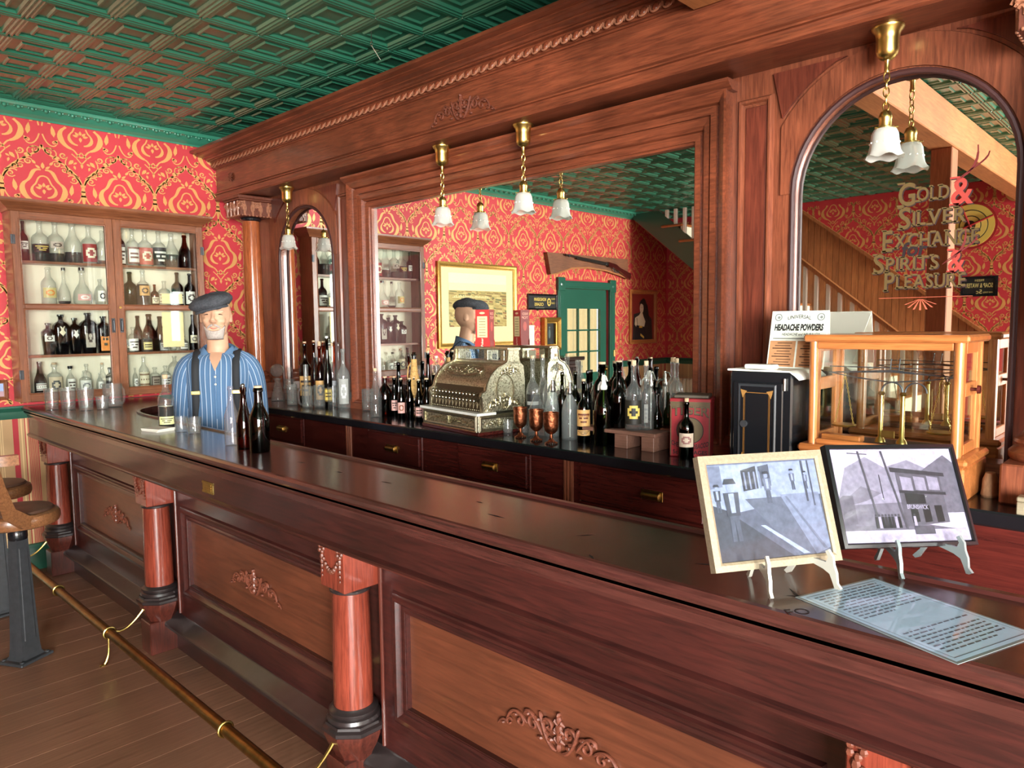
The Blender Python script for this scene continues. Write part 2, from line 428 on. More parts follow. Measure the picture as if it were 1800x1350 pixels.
# ---- wallpapers: red ground in the material, damask print as its own geometry, stripes below the rail
def wallpaper(name, horiz):
    m, nt, b = newmat(name); L = nt.links.new
    tc = N(nt, 'ShaderNodeTexCoord'); sp = N(nt, 'ShaderNodeSeparateXYZ'); L(tc.outputs['Object'], sp.inputs[0])
    md = N(nt, 'ShaderNodeMath', operation='PINGPONG'); md.inputs[1].default_value = 1e6
    fr = N(nt, 'ShaderNodeMath', operation='MULTIPLY'); fr.inputs[1].default_value = 1/.34
    ad = N(nt, 'ShaderNodeMath', operation='ADD'); ad.inputs[1].default_value = 100.0
    fc = N(nt, 'ShaderNodeMath', operation='FRACT')
    L(sp.outputs[horiz], fr.inputs[0]); L(fr.outputs[0], ad.inputs[0]); L(ad.outputs[0], fc.inputs[0])
    cr = N(nt, 'ShaderNodeValToRGB'); cr.color_ramp.interpolation = 'CONSTANT'
    tan, pale, red, brn = srgb(190, 152, 108), srgb(222, 190, 140), srgb(176, 40, 52), srgb(140, 96, 66)
    st = [(0, tan), (.07, pale), (.085, tan), (.10, pale), (.115, tan), (.27, red), (.36, tan), (.40, pale), (.42, tan), (.46, red), (.475, pale)]
    x = .50
    while x < .66: st += [(x, tan), (x+.012, red)]; x += .024
    st += [(.67, tan), (.80, brn), (.815, pale), (.83, brn), (.845, tan), (.93, pale), (.94, tan)]
    els = cr.color_ramp.elements
    els[0].position = 0; els[0].color = st[0][1]; els[1].position = st[1][0]; els[1].color = st[1][1]
    for p, c in st[2:30]:
        e = els.new(p); e.color = c
    L(fc.outputs[0], cr.inputs['Fac'])
    gt = N(nt, 'ShaderNodeMath', operation='GREATER_THAN'); gt.inputs[1].default_value = 1.02; L(sp.outputs[2], gt.inputs[0])
    nz = N(nt, 'ShaderNodeTexNoise'); nz.inputs['Scale'].default_value = 3; L(tc.outputs['Object'], nz.inputs['Vector'])
    rd = N(nt, 'ShaderNodeMix', data_type='RGBA'); L(nz.outputs['Fac'], rd.inputs[0])
    rd.inputs[6].default_value = srgb(190, 52, 62); rd.inputs[7].default_value = srgb(200, 62, 68)
    mx = N(nt, 'ShaderNodeMix', data_type='RGBA'); L(gt.outputs[0], mx.inputs[0]); L(cr.outputs['Color'], mx.inputs[6]); L(rd.outputs[2], mx.inputs[7])
    L(mx.outputs[2], b.inputs['Base Color']); b.inputs['Roughness'].default_value = .5
    b.inputs['Specular IOR Level'].default_value = .4
    return m
WPY = wallpaper('red_and_striped_wallpaper', 1); WPX = wallpaper('red_and_striped_wallpaper_b', 0)
GOLD = plain('gold_wallpaper_ink', srgb(222, 164, 98), .40, .2)

def stroke(pts, w, mirror=True):
    """2D ribbon with width list w -> quads"""
    pts = np.array(pts, float); n = len(pts); w = np.array(w if hasattr(w, '__len__') else [w]*n, float)/2
    d = np.gradient(pts, axis=0); d /= (np.linalg.norm(d, axis=1)[:, None]+1e-9); nn = np.stack([-d[:, 1], d[:, 0]], 1)
    a = pts+nn*w[:, None]; b = pts-nn*w[:, None]; out = []
    for i in range(n-1):
        q = [a[i], a[i+1], b[i+1], b[i]]; out.append([tuple(p) for p in q])
        if mirror: out.append([(-p[0], p[1]) for p in q[::-1]])
    return out
def bez(p0, p1, p2, p3, n=8):
    t = np.linspace(0, 1, n)[:, None]; p0, p1, p2, p3 = map(np.array, (p0, p1, p2, p3))
    return (1-t)**3*p0+3*(1-t)**2*t*p1+3*(1-t)*t**2*p2+t**3*p3
def spiral2(c, r0, a0, turns, n=10, shrink=.25):
    return [(c[0]+r0*(1-(1-shrink)*k/(n-1))*math.cos(a0+turns*2*PI*k/(n-1)), c[1]+r0*(1-(1-shrink)*k/(n-1))*math.sin(a0+turns*2*PI*k/(n-1))) for k in range(n)]
KX, KY = 1.42, 1.24
PW, PH = .318, .29                       # half-drop repeat
def damask():
    q = []; A = q.extend; h = PW/2
    taper = lambda n, a, b, c: list(np.concatenate([np.linspace(a, b, n//2), np.linspace(b, c, n-n//2)]))
    # ogee lines with knots and curls
    A(stroke(bez((h, -.045), (h-.005, -.10), (.03, -.13), (.006, -.225), 12), taper(12, .011, .008, .012)))
    A(stroke(bez((.006, .30), (.02, .24), (.05, .235), (.06, .255), 8), .006)); A(stroke(spiral2((.052, .262), .012, -.4, .9), .006))
    A(stroke([(0, -.225), (0, -.26), (0, -.31), (0, -.335)], [.008, .018, .014, .006], False))
    A(stroke([(-.013, -.285), (.013, -.285)], .008, False)); A(stroke([(-.011, -.262), (.011, -.262)], .006, False))
    for (c, r, a, t) in (((h-.028, -.075), .022, 2.6, -1.1), ((h-.055, -.135), .018, .6, 1.2), ((.075, -.085), .018, 3.4, 1.1), ((.052, -.165), .015, 1.0, -1.1), ((h-.035, .085), .02, -2.6, 1.1), ((.085, .13), .018, 2.4, -1.1)):
        sp = spiral2(c, r, a, t, 11); A(stroke(sp, taper(11, .004, .007, .005))); A(leaf2(sp[-1], .012, .009, a))
    A(stroke(bez((.012, -.19), (.06, -.17), (.08, -.13), (.06, -.095), 8), .005))
    A(stroke(bez((h-.01, -.06), (h-.06, -.05), (h-.07, -.09), (h-.04, -.11), 8), .005))
    A(stroke(bez((h-.006, .05), (h-.01, .10), (h-.045, .12), (h-.06, .10), 8), .006))
    for (c, l, w, a) in (((.045, -.115), .034, .020, -.9), ((.10, -.10), .026, .016, .5), ((h-.048, .03), .060, .022, 1.45), ((h-.06, -.02), .024, .014, 2.2), ((.03, -.14), .022, .012, -1.8), ((.035, .155), .026, .014, .9), ((.07, .17), .02, .012, -.3)):
        A(leaf2(c, l, w, a))
    # medallion
    A(stroke(bez((.008, .118), (.05, .125), (.04, .075), (.066, .055), 9), taper(9, .006, .016, .010)))
    A(stroke(bez((.066, .055), (.10, .03), (.082, -.03), (.04, -.045), 10), taper(10, .010, .024, .010)))
    A(stroke(bez((.04, -.045), (.02, -.052), (.022, -.075), (.0, -.085), 7), .007))
    A(stroke(bez((.0, .088), (.03, .085), (.02, .05), (.04, .035), 7), .007)); A(stroke(bez((.04, .035), (.058, .01), (.04, -.02), (.012, -.022), 8), taper(8, .006, .015, .006)))
    for a in (.25, .85, 1.57): A(leaf2((.017*math.cos(a)*1.3, .02+.022*math.sin(a)), .024, .015, a, a < 1.5))
    A(leaf2((0, .14), .034, .018, 1.57, False)); A(leaf2((.02, .132), .026, .013, .7)); A(leaf2((0, .008), .026, .016, -1.57, False))
    A(stroke([(0, -.058), (.022, -.088), (0, -.118), ], .006)); A(stroke([(.022, -.088), (.04, -.07)], .005)); A(leaf2((0, -.128), .028, .014, -1.57, False))
    A(leaf2((.028, -.118), .02, .011, -.6))
    return q
def leaf2(c, l, w, a, mirror=True):
    p = [(-.5, 0), (-.2, .42), (.12, .36), (.5, 0), (.12, -.36), (-.2, -.42)]
    ca, sa = math.cos(a), math.sin(a); out = []
    pt = [(c[0]+x*l*ca-y*w*sa, c[1]+x*l*sa+y*w*ca) for x, y in p]
    for s in ((0, 1, 2, 3), (0, 3, 4, 5)):
        k = [pt[i] for i in s]; out.append(k)
        if mirror: out.append([(-x, y) for x, y in k[::-1]])
    return out
DAM = damask()
def damask_print(name, parent, place, u0, u1, v0, v1, holes=()):
    """repeat the motif over u x v; place(u, v, e) -> 3D point"""
    vs, fs = [], []
    row = 0; v = v0-.1
    while v < v1+.25:
        u = u0-.3+(PW*KX/2 if row % 2 else 0)
        while u < u1+.3:
            for q in DAM:
                pt = [(u+a*KX, v+b*KY) for a, b in q]
                if min(p[0] for p in pt) < u0 or max(p[0] for p in pt) > u1 or min(p[1] for p in pt) < v0 or max(p[1] for p in pt) > v1: continue
                cu = sum(p[0] for p in pt)/4; cv = sum(p[1] for p in pt)/4
                if any(a < cu < b and c < cv < d for a, b, c, d in holes): continue
                n = len(vs); vs += [place(p[0], p[1], .0006) for p in pt]; fs.append((n, n+1, n+2, n+3))
            u += PW*KX
        v += PH*KY; row += 1
    me = bpy.data.meshes.new(name); me.from_pydata(vs, [], fs); me.materials.append(GOLD)
    o = link(name, me, parent); o['kind'] = 'stuff'; o['label'] = 'gold damask scrollwork printed on red wallpaper'
    return o
# ---- floor: boards across the room, parts of the floor
fm = MB(); fm.box(XW-.3, XR, YO, YB, -.06, -.012); floor = struct('floor', fm, W['floor'])
bw = .083; nb = int((XR-XW)/bw)
bme = []
for k in range(5):
    mb = MB(); mb.box(-bw/2, bw/2, YO+.002, YB-.002, -.012, 0); bme.append(mb.mesh('floorboard', W['floor']))
for i in range(nb):
    link('floorboard', bme[i % 5], floor, (XW+bw*(i+.5), (i*37 % 11)*.0, (i*53 % 7)*-.00012))
# shade each board a little differently through its material's object info
def vary_by_object(m, amt):
    nt = m.node_tree; b = nt.nodes['Principled BSDF']; src = b.inputs['Base Color'].links[0].from_socket
    oi = N(nt, 'ShaderNodeObjectInfo'); mr = N(nt, 'ShaderNodeMapRange'); mr.inputs[3].default_value = 1-amt; mr.inputs[4].default_value = 1+amt
    nt.links.new(oi.outputs['Random'], mr.inputs[0]); mx = N(nt, 'ShaderNodeMix', data_type='RGBA', blend_type='MULTIPLY'); mx.inputs[0].default_value = 1
    nt.links.new(src, mx.inputs[6]); nt.links.new(mr.outputs[0], mx.inputs[7]); nt.links.new(mx.outputs[2], b.inputs['Base Color'])
vary_by_object(W['floor'], .09)
# ---- ceiling of pressed tin
TIN = plain('green_tin_paint', srgb(46, 108, 84), .25, coat=.35, coatr=.15)
cm = MB(); cm.box(XW-.3, XR+.1, YO-.1, YB+.1, ZC+.012, ZC+.06); ceil = struct('ceiling', cm, TIN)
TS = .278
tm = MB()
for ix in (-1, 1):
    for iy in (-1, 1):
        c = (ix*TS/2, iy*TS/2); h = TS/2
        rings = [(h, 0), (h-.006, -.006), (h-.013, -.006), (h-.019, .001), (h-.024, -.003), (h-.032, -.003), (h-.040, .008), (h-.070, .008), (h-.076, .000), (h-.084, .000), (h-.092, .007), (.02, .007)]
        vs, fs = [], []
        for (r, z) in rings:
            for (sx, sy) in ((-1, -1), (1, -1), (1, 1), (-1, 1)): vs.append((c[0]+sx*r, c[1]+sy*r, z))
        for k in range(len(rings)-1):
            for j in range(4):
                j2 = (j+1) % 4; fs.append((k*4+j, (k+1)*4+j, (k+1)*4+j2, k*4+j2))
        fs.append(tuple(range((len(rings)-1)*4, len(rings)*4))); tm.add(vs, fs)
for ix in (-1, 0, 1):
    for iy in (-1, 0, 1): tm.ball((ix*TS, iy*TS, -.004), .005, 6, 4)
tme = tm.mesh('tin_tile', TIN, 25)
# node of the grid at (-3.64, 0.95)
for i in range(-4, 18):
    for j in range(-8, 5):
        x = -3.64+i*2*TS; y = .95+TS+j*2*TS
        if XW-.3 < x < XR+.1 and YO-.1 < y < YB+.2: link('tin_tile', tme, ceil, (x, y, ZC))
# ---- wall_left with door opening (y -2.0..-1.1)
DY0, DY1, DZ = -1.98, -1.10, 1.95
mb = MB(); mb.box(XW-.12, XW, DY1, YB+.1, -.06, ZC); mb.box(XW-.12, XW, YO-.1, DY0, -.06, ZC); mb.box(XW-.12, XW, DY0, DY1, DZ, ZC)
wl = struct('wall_left', mb, WPY)
damask_print('wallpaper_print', wl, lambda u, v, e: (XW+e, u, v), YO+.02, 2.70, 1.07, ZC-.08, ((DY0-.12, DY1+.12, 0, 2.06),))
# ---- wall_front: the wall opposite the mirrors, with a street window at its right end
mb = MB(); WX0, WX1, WZ0, WZ1 = 2.2, 5.0, .5, 2.72
mb.box(XW, WX0, YO-.12, YO, -.06, ZC); mb.box(WX1, XR, YO-.12, YO, -.06, ZC); mb.box(WX0, WX1, YO-.12, YO, -.06, WZ0); mb.box(WX0, WX1, YO-.12, YO, WZ1, ZC)
wf = struct('wall_front', mb, WPX)
damask_print('wallpaper_print', wf, lambda u, v, e: (u, YO+e, v), XW+.02, .2, 1.07, ZC-.05)
mb = MB(); mb.box(XW, XR, YB, YB+.12, -.06, ZC); struct('wall_back', mb, plain('back_wall_red', srgb(150, 36, 40), .6))
# ---- wall_right: street front with three big windows
mb = MB(); ys = [(-3.2, -1.9, .55, 2.72), (-1.15, -.62, 1.2, 2.35), (1.55, 1.95, .9, 2.5)]
e = YO
for (a, b, z0, z1) in ys:
    mb.box(XR, XR+.12, e, a, -.06, ZC); mb.box(XR, XR+.12, a, b, -.06, z0); mb.box(XR, XR+.12, a, b, z1, ZC); e = b
mb.box(XR, XR+.12, e, YB, -.06, ZC)
struct('wall_right', mb, plain('front_wall_paint', srgb(196, 150, 110), .6))
def window(n, c, ux, nn, w, h):
    r = thing('window_%d' % n, 'tall street window with a green frame and clear panes', 'window'); r['kind'] = 'structure'; del r['category']
    f = MB(); f.frame(c, ux, (0, 0, 1), nn, w-.14, h-.14, [(0, -.03), (0, .03), (.02, .045), (.07, .045), (.07, -.03), (0, -.03)])
    f.build('window_frame', Mt['green'], r)
    u = Vector(ux); cc = Vector(c)
    for k in (-.5, .5):
        p = MB(); T = basis(cc+u*k*(w-.14)/2, ux, (0, 0, 1)); a, b = (w-.14)/4-.012, (h-.14)/2
        p.T = T; p.box(-a, a, -b, b, -.003, .003); p.build('pane', G['pane'], r)
    b = MB(); b.T = basis(cc, ux, (0, 0, 1)); b.box(-.014, .014, -(h-.14)/2, (h-.14)/2, -.015, .015); b.build('glazing_bar', Mt['green'], r)
    return r
for k, (a, b, z0, z1) in enumerate(ys): window(k+1, (XR+.05, (a+b)/2, (z0+z1)/2), (0, 1, 0), (-1, 0, 0), b-a, z1-z0)
window(4, ((WX0+WX1)/2, YO-.05, (WZ0+WZ1)/2), (1, 0, 0), (0, 1, 0), WX1-WX0, WZ1-WZ0)
# ---- crown mouldings, chair rails, baseboards
def crown(name, a, b, nn):
    """cove with a row of studs from a to b (on the wall), nn points into the room"""
    a = Vector(a); b = Vector(b); nn = Vector(nn); d = (b-a).normalized()
    prof = [(0, -.085), (.012, -.085), (.016, -.074), (.03, -.066), (.05, -.052), (.066, -.036), (.074, -.03), (.088, -.026), (.092, -.012), (.092, 0), (0, 0)]
    mb = MB(); n = len(prof); vs = [a+nn*p+Vector((0, 0, q)) for p, q in prof]+[b+nn*p+Vector((0, 0, q)) for p, q in prof]
    mb.add(vs, [(i, (i+1) % n, n+(i+1) % n, n+i) for i in range(n)]+[tuple(range(n)), tuple(range(n, 2*n))])
    o = mb.build(name, Mt['crown']); o['kind'] = 'structure'
    me = MB(); me.ball((0, 0, 0), .012, 10, 7); me.ball((0, .020, .003), .006, 8, 5); me.ball((0, -.020, .003), .006, 8, 5); sm = me.mesh('stud', Mt['crown'])
    L = (b-a).length; k = .03
    while k < L-.03:
        p = a+d*k+nn*.080+Vector((0, 0, -.036)); link('stud', sm, o, p, (0, 0, 0 if abs(d.y) > .5 else PI/2)); k += .0736
    return o
crown('trim_1', (XW, -2.62, ZC), (XW, 2.75, ZC), (1, 0, 0))
crown('trim_2', (-1.2, YO, ZC), (XR, YO, ZC), (0, 1, 0))
def rail(name, a, b, nn, prof, mat):
    a = Vector(a); b = Vector(b); nn = Vector(nn); mb = MB(); n = len(prof)
    vs = [a+nn*p+Vector((0, 0, q)) for p, q in prof]+[b+nn*p+Vector((0, 0, q)) for p, q in prof]
    mb.add(vs, [(i, (i+1) % n, n+(i+1) % n, n+i) for i in range(n)]+[tuple(range(n)), tuple(range(n, 2*n))])
    o = mb.build(name, mat); o['kind'] = 'structure'; return o
CH = [(0, .985), (.014, .985), (.018, 1.0), (.018, 1.03), (.024, 1.036), (.03, 1.05), (.034, 1.055), (.034, 1.066), (0, 1.066)]
BB = [(0, 0), (.02, 0), (.02, .14), (.014, .15), (.012, .165), (0, .17)]
rail('trim_3', (XW, DY1+.11, 0), (XW, 2.78, 0), (1, 0, 0), CH, Mt['green']); rail('trim_4', (XW, YO, 0), (XW, DY0-.11, 0), (1, 0, 0), CH, Mt['green'])
rail('trim_5', (XW, YO, 0), (-4.4, YO, 0), (0, 1, 0), CH, Mt['green'])
rail('baseboard_left', (XW, DY1+.11, 0), (XW, 2.78, 0), (1, 0, 0), BB, Mt['green']); rail('baseboard_front', (XW, YO, 0), (WX0, YO, 0), (0, 1, 0), BB, Mt['green'])
# ---- green panelled door with glazed upper half
dr = thing('door_1', 'green door with nine panes and curtains behind the glass', 'door'); dr['kind'] = 'structure'; del dr['category']
f = MB()
for y in (DY0-.055, DY1+.055): f.bbox(XW, XW+.03, y-.055, y+.055, 0, DZ, .004); f.bbox(XW+.03, XW+.036, y-.03, y+.03, .2, DZ-.02, .003)
f.build('door_casing', Mt['green'], dr)
f = MB(); f.bbox(XW, XW+.032, DY0, DY1, DZ, DZ+.09, .004); f.bbox(XW+.032, XW+.04, DY0, DY1, DZ+.02, DZ+.07, .003); f.build('door_header', Mt['green'], dr)
for y in (DY0-.055, DY1+.055):
    f = MB(); f.bbox(XW, XW+.042, y-.062, y+.062, DZ-.03, DZ+.125, .006); f.lathe([(.03, 0), (.03, .004), (.018, .008), (.008, .012)], 16, (0, 0, 0))
    f.v[-64:] = [(XW+.042+z, y+x, DZ+.045+yy) for (x, yy, z) in f.v[-64:]]; f.build('corner_block', Mt['green'], dr)
lf = MB(); DX = XW-.05; PY0, PY1, PZ0, PZ1 = -1.50, -1.14, .95, 1.72
# door leaf stands a little inside its jamb: stiles and rails round the glass
for (y0, y1, z0, z1) in ((DY1-.005, PY1+.0, .02, DZ-.01),): pass
PY0, PY1 = -1.86, -1.22
lf.box(DX-.02, DX+.02, PY1, DY1, .02, DZ); lf.box(DX-.02, DX+.02, DY0, PY0, .02, DZ); lf.box(DX-.02, DX+.02, PY0, PY1, PZ1, DZ); lf.box(DX-.02, DX+.02, PY0, PY1, .02, PZ0)
for a, b in ((.15, .45), (.52, .85)): lf.bbox(DX+.02, DX+.028, PY0+.04, PY1-.04, a, b, .006)
lf.build('door_leaf', Mt['green'], dr)
mu = MB()
for k in (1, 2):
    y = PY0+(PY1-PY0)*k/3; z = PZ0+(PZ1-PZ0)*k/3
    mu.box(DX-.012, DX+.018, y-.009, y+.009, PZ0, PZ1); mu.box(DX-.012, DX+.018, PY0, PY1, z-.009, z+.009)
mu.build('glazing_bars', Mt['green'], dr)
for i in range(3):
    for j in range(3):
        y0 = PY0+(PY1-PY0)*i/3; y1 = PY0+(PY1-PY0)*(i+1)/3; z0 = PZ0+(PZ1-PZ0)*j/3; z1 = PZ0+(PZ1-PZ0)*(j+1)/3
        p = MB(); p.box(DX-.002, DX+.002, y0+.009, y1-.009, z0+.009, z1-.009); p.build('pane', G['pane'], dr)
cu = MB()
n = 60; pts = [(DX-.05+.012*math.sin(i*.9), PY0-.02+(PY1-PY0+.04)*i/n) for i in range(n+1)]
cu.add([(x, y, z) for z in (PZ0-.05, PZ1+.05) for x, y in pts], [(i, i+1, n+2+i, n+1+i) for i in range(n)])
CUR, nt_, b_ = newmat('ochre_curtain'); tl = N(nt_, 'ShaderNodeBsdfTranslucent'); ms = N(nt_, 'ShaderNodeMixShader')
tl.inputs[0].default_value = srgb(240, 200, 140); b_.inputs['Base Color'].default_value = srgb(222, 180, 124); b_.inputs['Roughness'].default_value = .8
ms.inputs[0].default_value = .5; nt_.links.new(b_.outputs[0], ms.inputs[1]); nt_.links.new(tl.outputs[0], ms.inputs[2]); nt_.links.new(ms.outputs[0], nt_.nodes['Material Output'].inputs[0])
cu.build('curtain', CUR, dr, 60)
k = MB(); k.cyl((DX+.02, PY0-.05, .98), (DX+.05, PY0-.05, .98), .012); k.ball((DX+.068, PY0-.05, .98), .026); k.build('door_knob', Mt['oldbrass'], dr)
# ---- roof beam and post
b = MB(); b.bbox(-1.43, -1.28, YO+.02, 2.475, 2.687, ZC-.004, .006)
o = b.build('ceiling_beam', W['beam']); tag(o, 'heavy golden fir beam running across below the green tin ceiling', 'beam')
p = MB(); p.bbox(-1.42, -1.29, -.30, -.15, 0, 2.687, .006); o = p.build('support_post', W['post']); tag(o, 'square fir post carrying the ceiling beam', 'post')
# ---- staircase along wall_front, climbing towards wall_left
SY = -2.45                                                     # face of the stair
st = thing('staircase', 'staircase with green stringer, white balusters and brown handrail against the red wall', 'staircase', (0, 0, 0))
SL = -(2.846-2.202)/(5.314-4.556)*-1                            # fall per metre towards +x
def zs(x): return 2.88-.80*(x+5.40)                            # underside line of the stringer
mb = MB()
xa, xb = -5.39, -2.0
mb.prism([(xa, 2.92), (xa, zs(xa)), (xb, max(zs(xb), 0)), (xb, zs(xb)+.30), (-5.0, 2.92)], SY-.03, SY, 'y')
mb.build('stringer', Mt['green'], st)
mb = MB(); mb.add([(xa, YO+.01, zs(xa)), (xb, YO+.01, zs(xb)), (xb, SY-.03, zs(xb)), (xa, SY-.03, zs(xa)), (xa, YO+.01, zs(xa)-.02), (xb, YO+.01, zs(xb)-.02), (xb, SY-.03, zs(xb)-.02), (xa, SY-.03, zs(xa)-.02)],
       [(0,1,2,3),(7,6,5,4),(0,4,5,1),(1,5,6,2),(2,6,7,3),(3,7,4,0)]); mb.build('soffit', plain('stair_soffit', srgb(150, 40, 48), .6), st)
tr = MB(); tr.bbox(-.15, .15, YO+.03, SY+.03, -.03, 0, .012); trm = tr.mesh('tread', W['oak_x'])
bl = MB(); bl.bbox(-.019, .019, -.019, .019, 0, 1, .003); blm = bl.mesh('baluster', plain('baluster_white', srgb(250, 248, 238), .4))
ri = MB(); ri.box(-.01, .01, YO+.02, SY-.01, -.2, 0); rim = ri.mesh('riser', Mt['cream'])
k = 0
while True:
    x = -5.05+k*.245; z = zs(x)+.33
    if x > -2.1 or z < .1: break
    if z < 2.86:
        link('tread', trm, st, (x, 0, z)); link('riser', rim, st, (x+.12, 0, z-.03))
        for dx in (-.085, .035):
            top = zs(x+dx)+.33+.70
            hh = min(top-z, ZC-.02-z)
            if hh > .05: link('baluster', blm, st, (x+dx, SY-.02, z), None, (1, 1, hh))
    k += 1
hr = MB()
def rampbar(mb, x0, x1, off, y0, y1, t):
    zz = lambda x: zs(x)+off
    mb.add([(x0, y0, zz(x0)), (x1, y0, zz(x1)), (x1, y1, zz(x1)), (x0, y1, zz(x0)), (x0, y0, zz(x0)+t), (x1, y0, zz(x1)+t), (x1, y1, zz(x1)+t), (x0, y1, zz(x0)+t)],
       [(3,2,1,0),(4,5,6,7),(0,1,5,4),(1,2,6,5),(2,3,7,6),(3,0,4,7)])
rampbar(hr, -4.25, -1.95, 1.03, SY-.055, SY+.015, .05); hr.build('handrail', W['stairwood'], st)
# boarded dado on the wall beside the stair
dd = thing('stair_wainscot', 'sloping pine wainscot of upright boards along the stair wall', 'wainscot', (0, 0, 0))
x = -4.35; bd = .072
while x < -.95:
    x1 = x+bd-.004; za = 2.86-.76*(x+3.60); zb_ = 2.86-.76*(x1+3.60); za, zb_ = min(za, ZC-.03), min(zb_, ZC-.03); l0, l1 = max(zs(x)+.2, 0), max(zs(x1)+.2, 0)
    if za-.03 > l0:
        mb = MB(); mb.add([(x, YO+.004, l0), (x1, YO+.004, l1), (x1, YO+.004, zb_), (x, YO+.004, za), (x, YO+.022, l0), (x1, YO+.022, l1), (x1, YO+.022, zb_), (x, YO+.022, za)],
            [(3,2,1,0),(4,5,6,7),(0,1,5,4),(1,2,6,5),(2,3,7,6),(3,0,4,7)]); mb.build('board', W['stairwood'], dd)
    x += bd
mb = MB(); mb.add([(-3.62, YO+.004, 2.86), (-.95, YO+.004, 2.86-.76*2.65), (-.95, YO+.05, 2.86-.76*2.65), (-3.62, YO+.05, 2.86), (-3.62, YO+.004, 2.90), (-.95, YO+.004, 2.90-.76*2.65), (-.95, YO+.05, 2.90-.76*2.65), (-3.62, YO+.05, 2.90)],
   [(3,2,1,0),(4,5,6,7),(0,1,5,4),(1,2,6,5),(2,3,7,6),(3,0,4,7)]); mb.build('cap_rail', W['stairwood'], dd)
vary_by_object(W['stairwood'], .12)
# hook and wire in the ceiling above the cornice
hk = thing('ceiling_hook', 'small wire eye hook screwed into the tin ceiling above the cornice', 'hook', (0, 0, 0))
q = Vector((-2.95, 2.2-.06, ZC))
mb = MB(); mb.cyl(q, q-Vector((0, 0, .05)), .002, 6); mb.build('shank', Mt['steel'], hk)
mb = MB(); mb.tube([q+Vector((.009*math.cos(t), 0, -.058+.009*math.sin(t))) for t in np.linspace(0, 2*PI, 13)[:-1]], .0018, 6, closed=True); mb.build('eye', Mt['steel'], hk)
mb = MB(); mb.tube([q+Vector((0, 0, -.066)), q+Vector((.0, .05, -.12))], .0012, 6); mb.build('wire', Mt['steel'], hk)
# ================================================================== CARVING
def arc3(c, r, a0, a1, n=8, y=0): return [(c[0]+r*math.cos(t), y, c[1]+r*math.sin(t)) for t in np.linspace(a0, a1, n)]
def scroll_carving(mb, w, h, d=.006):
    """symmetric acanthus scrolls in the xz plane, w wide, h high, standing d proud towards -y"""
    k = w/2
    def st(pts, r):
        for s in (1, -1): mb.tube([(s*x*k, -d*.5, z*h) for x, z in pts], [q*h for q in r] if isinstance(r, list) else r*h, 6)
    def sp(c, r0, a0, turns, n=14, sh=.22):
        return [(c[0]+r0*(1-(1-sh)*i/(n-1))*math.cos(a0+turns*2*PI*i/(n-1))*(h/k), c[1]+r0*(1-(1-sh)*i/(n-1))*math.sin(a0+turns*2*PI*i/(n-1))) for i in range(n)]
    st(sp((.16, .10), .22, -1.6, 1.15), .045); st(sp((.40, -.02), .20, 2.4, -1.1), .04); st(sp((.62, -.12), .17, 1.0, 1.0), .035)
    st(sp((.80, -.28), .12, 2.6, -.9), .03)
    b = bez((.04, -.42), (.22, -.38), (.26, .25), (.30, .34), 12); st([tuple(p) for p in b], [.02]+[.05]*9+[.04, .02])
    b = bez((.26, -.2), (.42, .36), (.52, .28), (.55, .1), 12); st([tuple(p) for p in b], [.02]+[.045]*9+[.03, .02])
    b = bez((.5, -.1), (.66, .2), (.78, .12), (.86, -.3), 12); st([tuple(p) for p in b], [.02]+[.04]*9+[.03, .02])
    b = bez((.82, -.3), (.9, -.22), (.96, -.34), (1.0, -.46), 8); st([tuple(p) for p in b], [.03]*6+[.02, .01])
    for s in (1, -1):
        for (x, z, r, a) in ((.09, .0, .12, .2), (.14, -.22, .10, .9), (.34, .12, .09, -.4), (.50, .14, .08, .8), (.70, -.02, .08, -.5), (.92, -.38, .07, .4), (.30, -.30, .09, 1.2)):
            mb.ball((s*x*k, -d*.4, z*h), r*h, 6, 4, (1, d*.8/(r*h), .55))
    for z, r in ((-.3, .10), (-.1, .13), (.12, .15), (.34, .11), (.47, .06)): mb.ball((0, -d*.5, z*h), r*h, 8, 5, (.7, d/(r*h), 1))
    for s in (1, -1):
        for z, a in ((-.2, .5), (.02, .6), (.22, .7)): mb.tube([(0, -d*.5, z*h), (s*.05*k, -d*.7, (z+.08)*h), (s*.085*k, -d*.4, (z+.02)*h)], [.05*h, .06*h, .02*h], 6)
    return mb
def swag(mb, w, h, d=.006):
    for s in (1, -1):
        for q in range(5): mb.ball((s*w*.42+.10*w*math.cos(q*1.256), -d*.6, h*.32+.10*w*math.sin(q*1.256)), .065*w, 6, 4, (1, .7, 1))
        for q in range(5): mb.ball((s*w*.42, -d*.5, h*(.12-.12*q)), (.075-.011*q)*w, 6, 4, (1, .7, 1.2))
    n = 11
    for q in range(n):
        t = -1+2*q/(n-1); mb.ball((t*w*.40, -d*.6, h*(.22-.40*(1-t*t))), (.05+.03*(1-t*t))*w, 6, 4, (1, .7, 1))
    return mb
# ================================================================== FRONT BAR
BX0, BX1 = XW+.004, -.16
bf = thing('bar_counter', 'long mahogany bar with half columns, carved panels and dark worn top', 'bar', (0, 0, 0))
mb = MB()
out = [(BX0, 1.174), (BX1+.04, 1.174), (BX1+.04, 1.50)]
for t in np.linspace(0, 1, 10): p = bez((-4.15, 1.50), (-4.5, 1.50), (-4.62, 1.58), (-4.72, 1.92), 10)
out += [tuple(q) for q in p]+[(BX0, 1.97)]
mb.prism(out, ZT-.04, ZT, 'z'); bt = mb.build('bar_top', W['bar_top'], bf); ptag(bt, 'dark polished top with knife cuts')
nose = [(1.174, 1.0645), (1.166, 1.0625), (1.160, 1.055), (1.159, 1.044), (1.164, 1.036), (1.176, 1.032), (1.176, 1.022), (1.182, 1.013), (1.190, 1.006), (1.190, .994), (1.197, .992), (1.197, .982), (1.215, .982), (1.215, 1.0245), (1.174, 1.0245)]
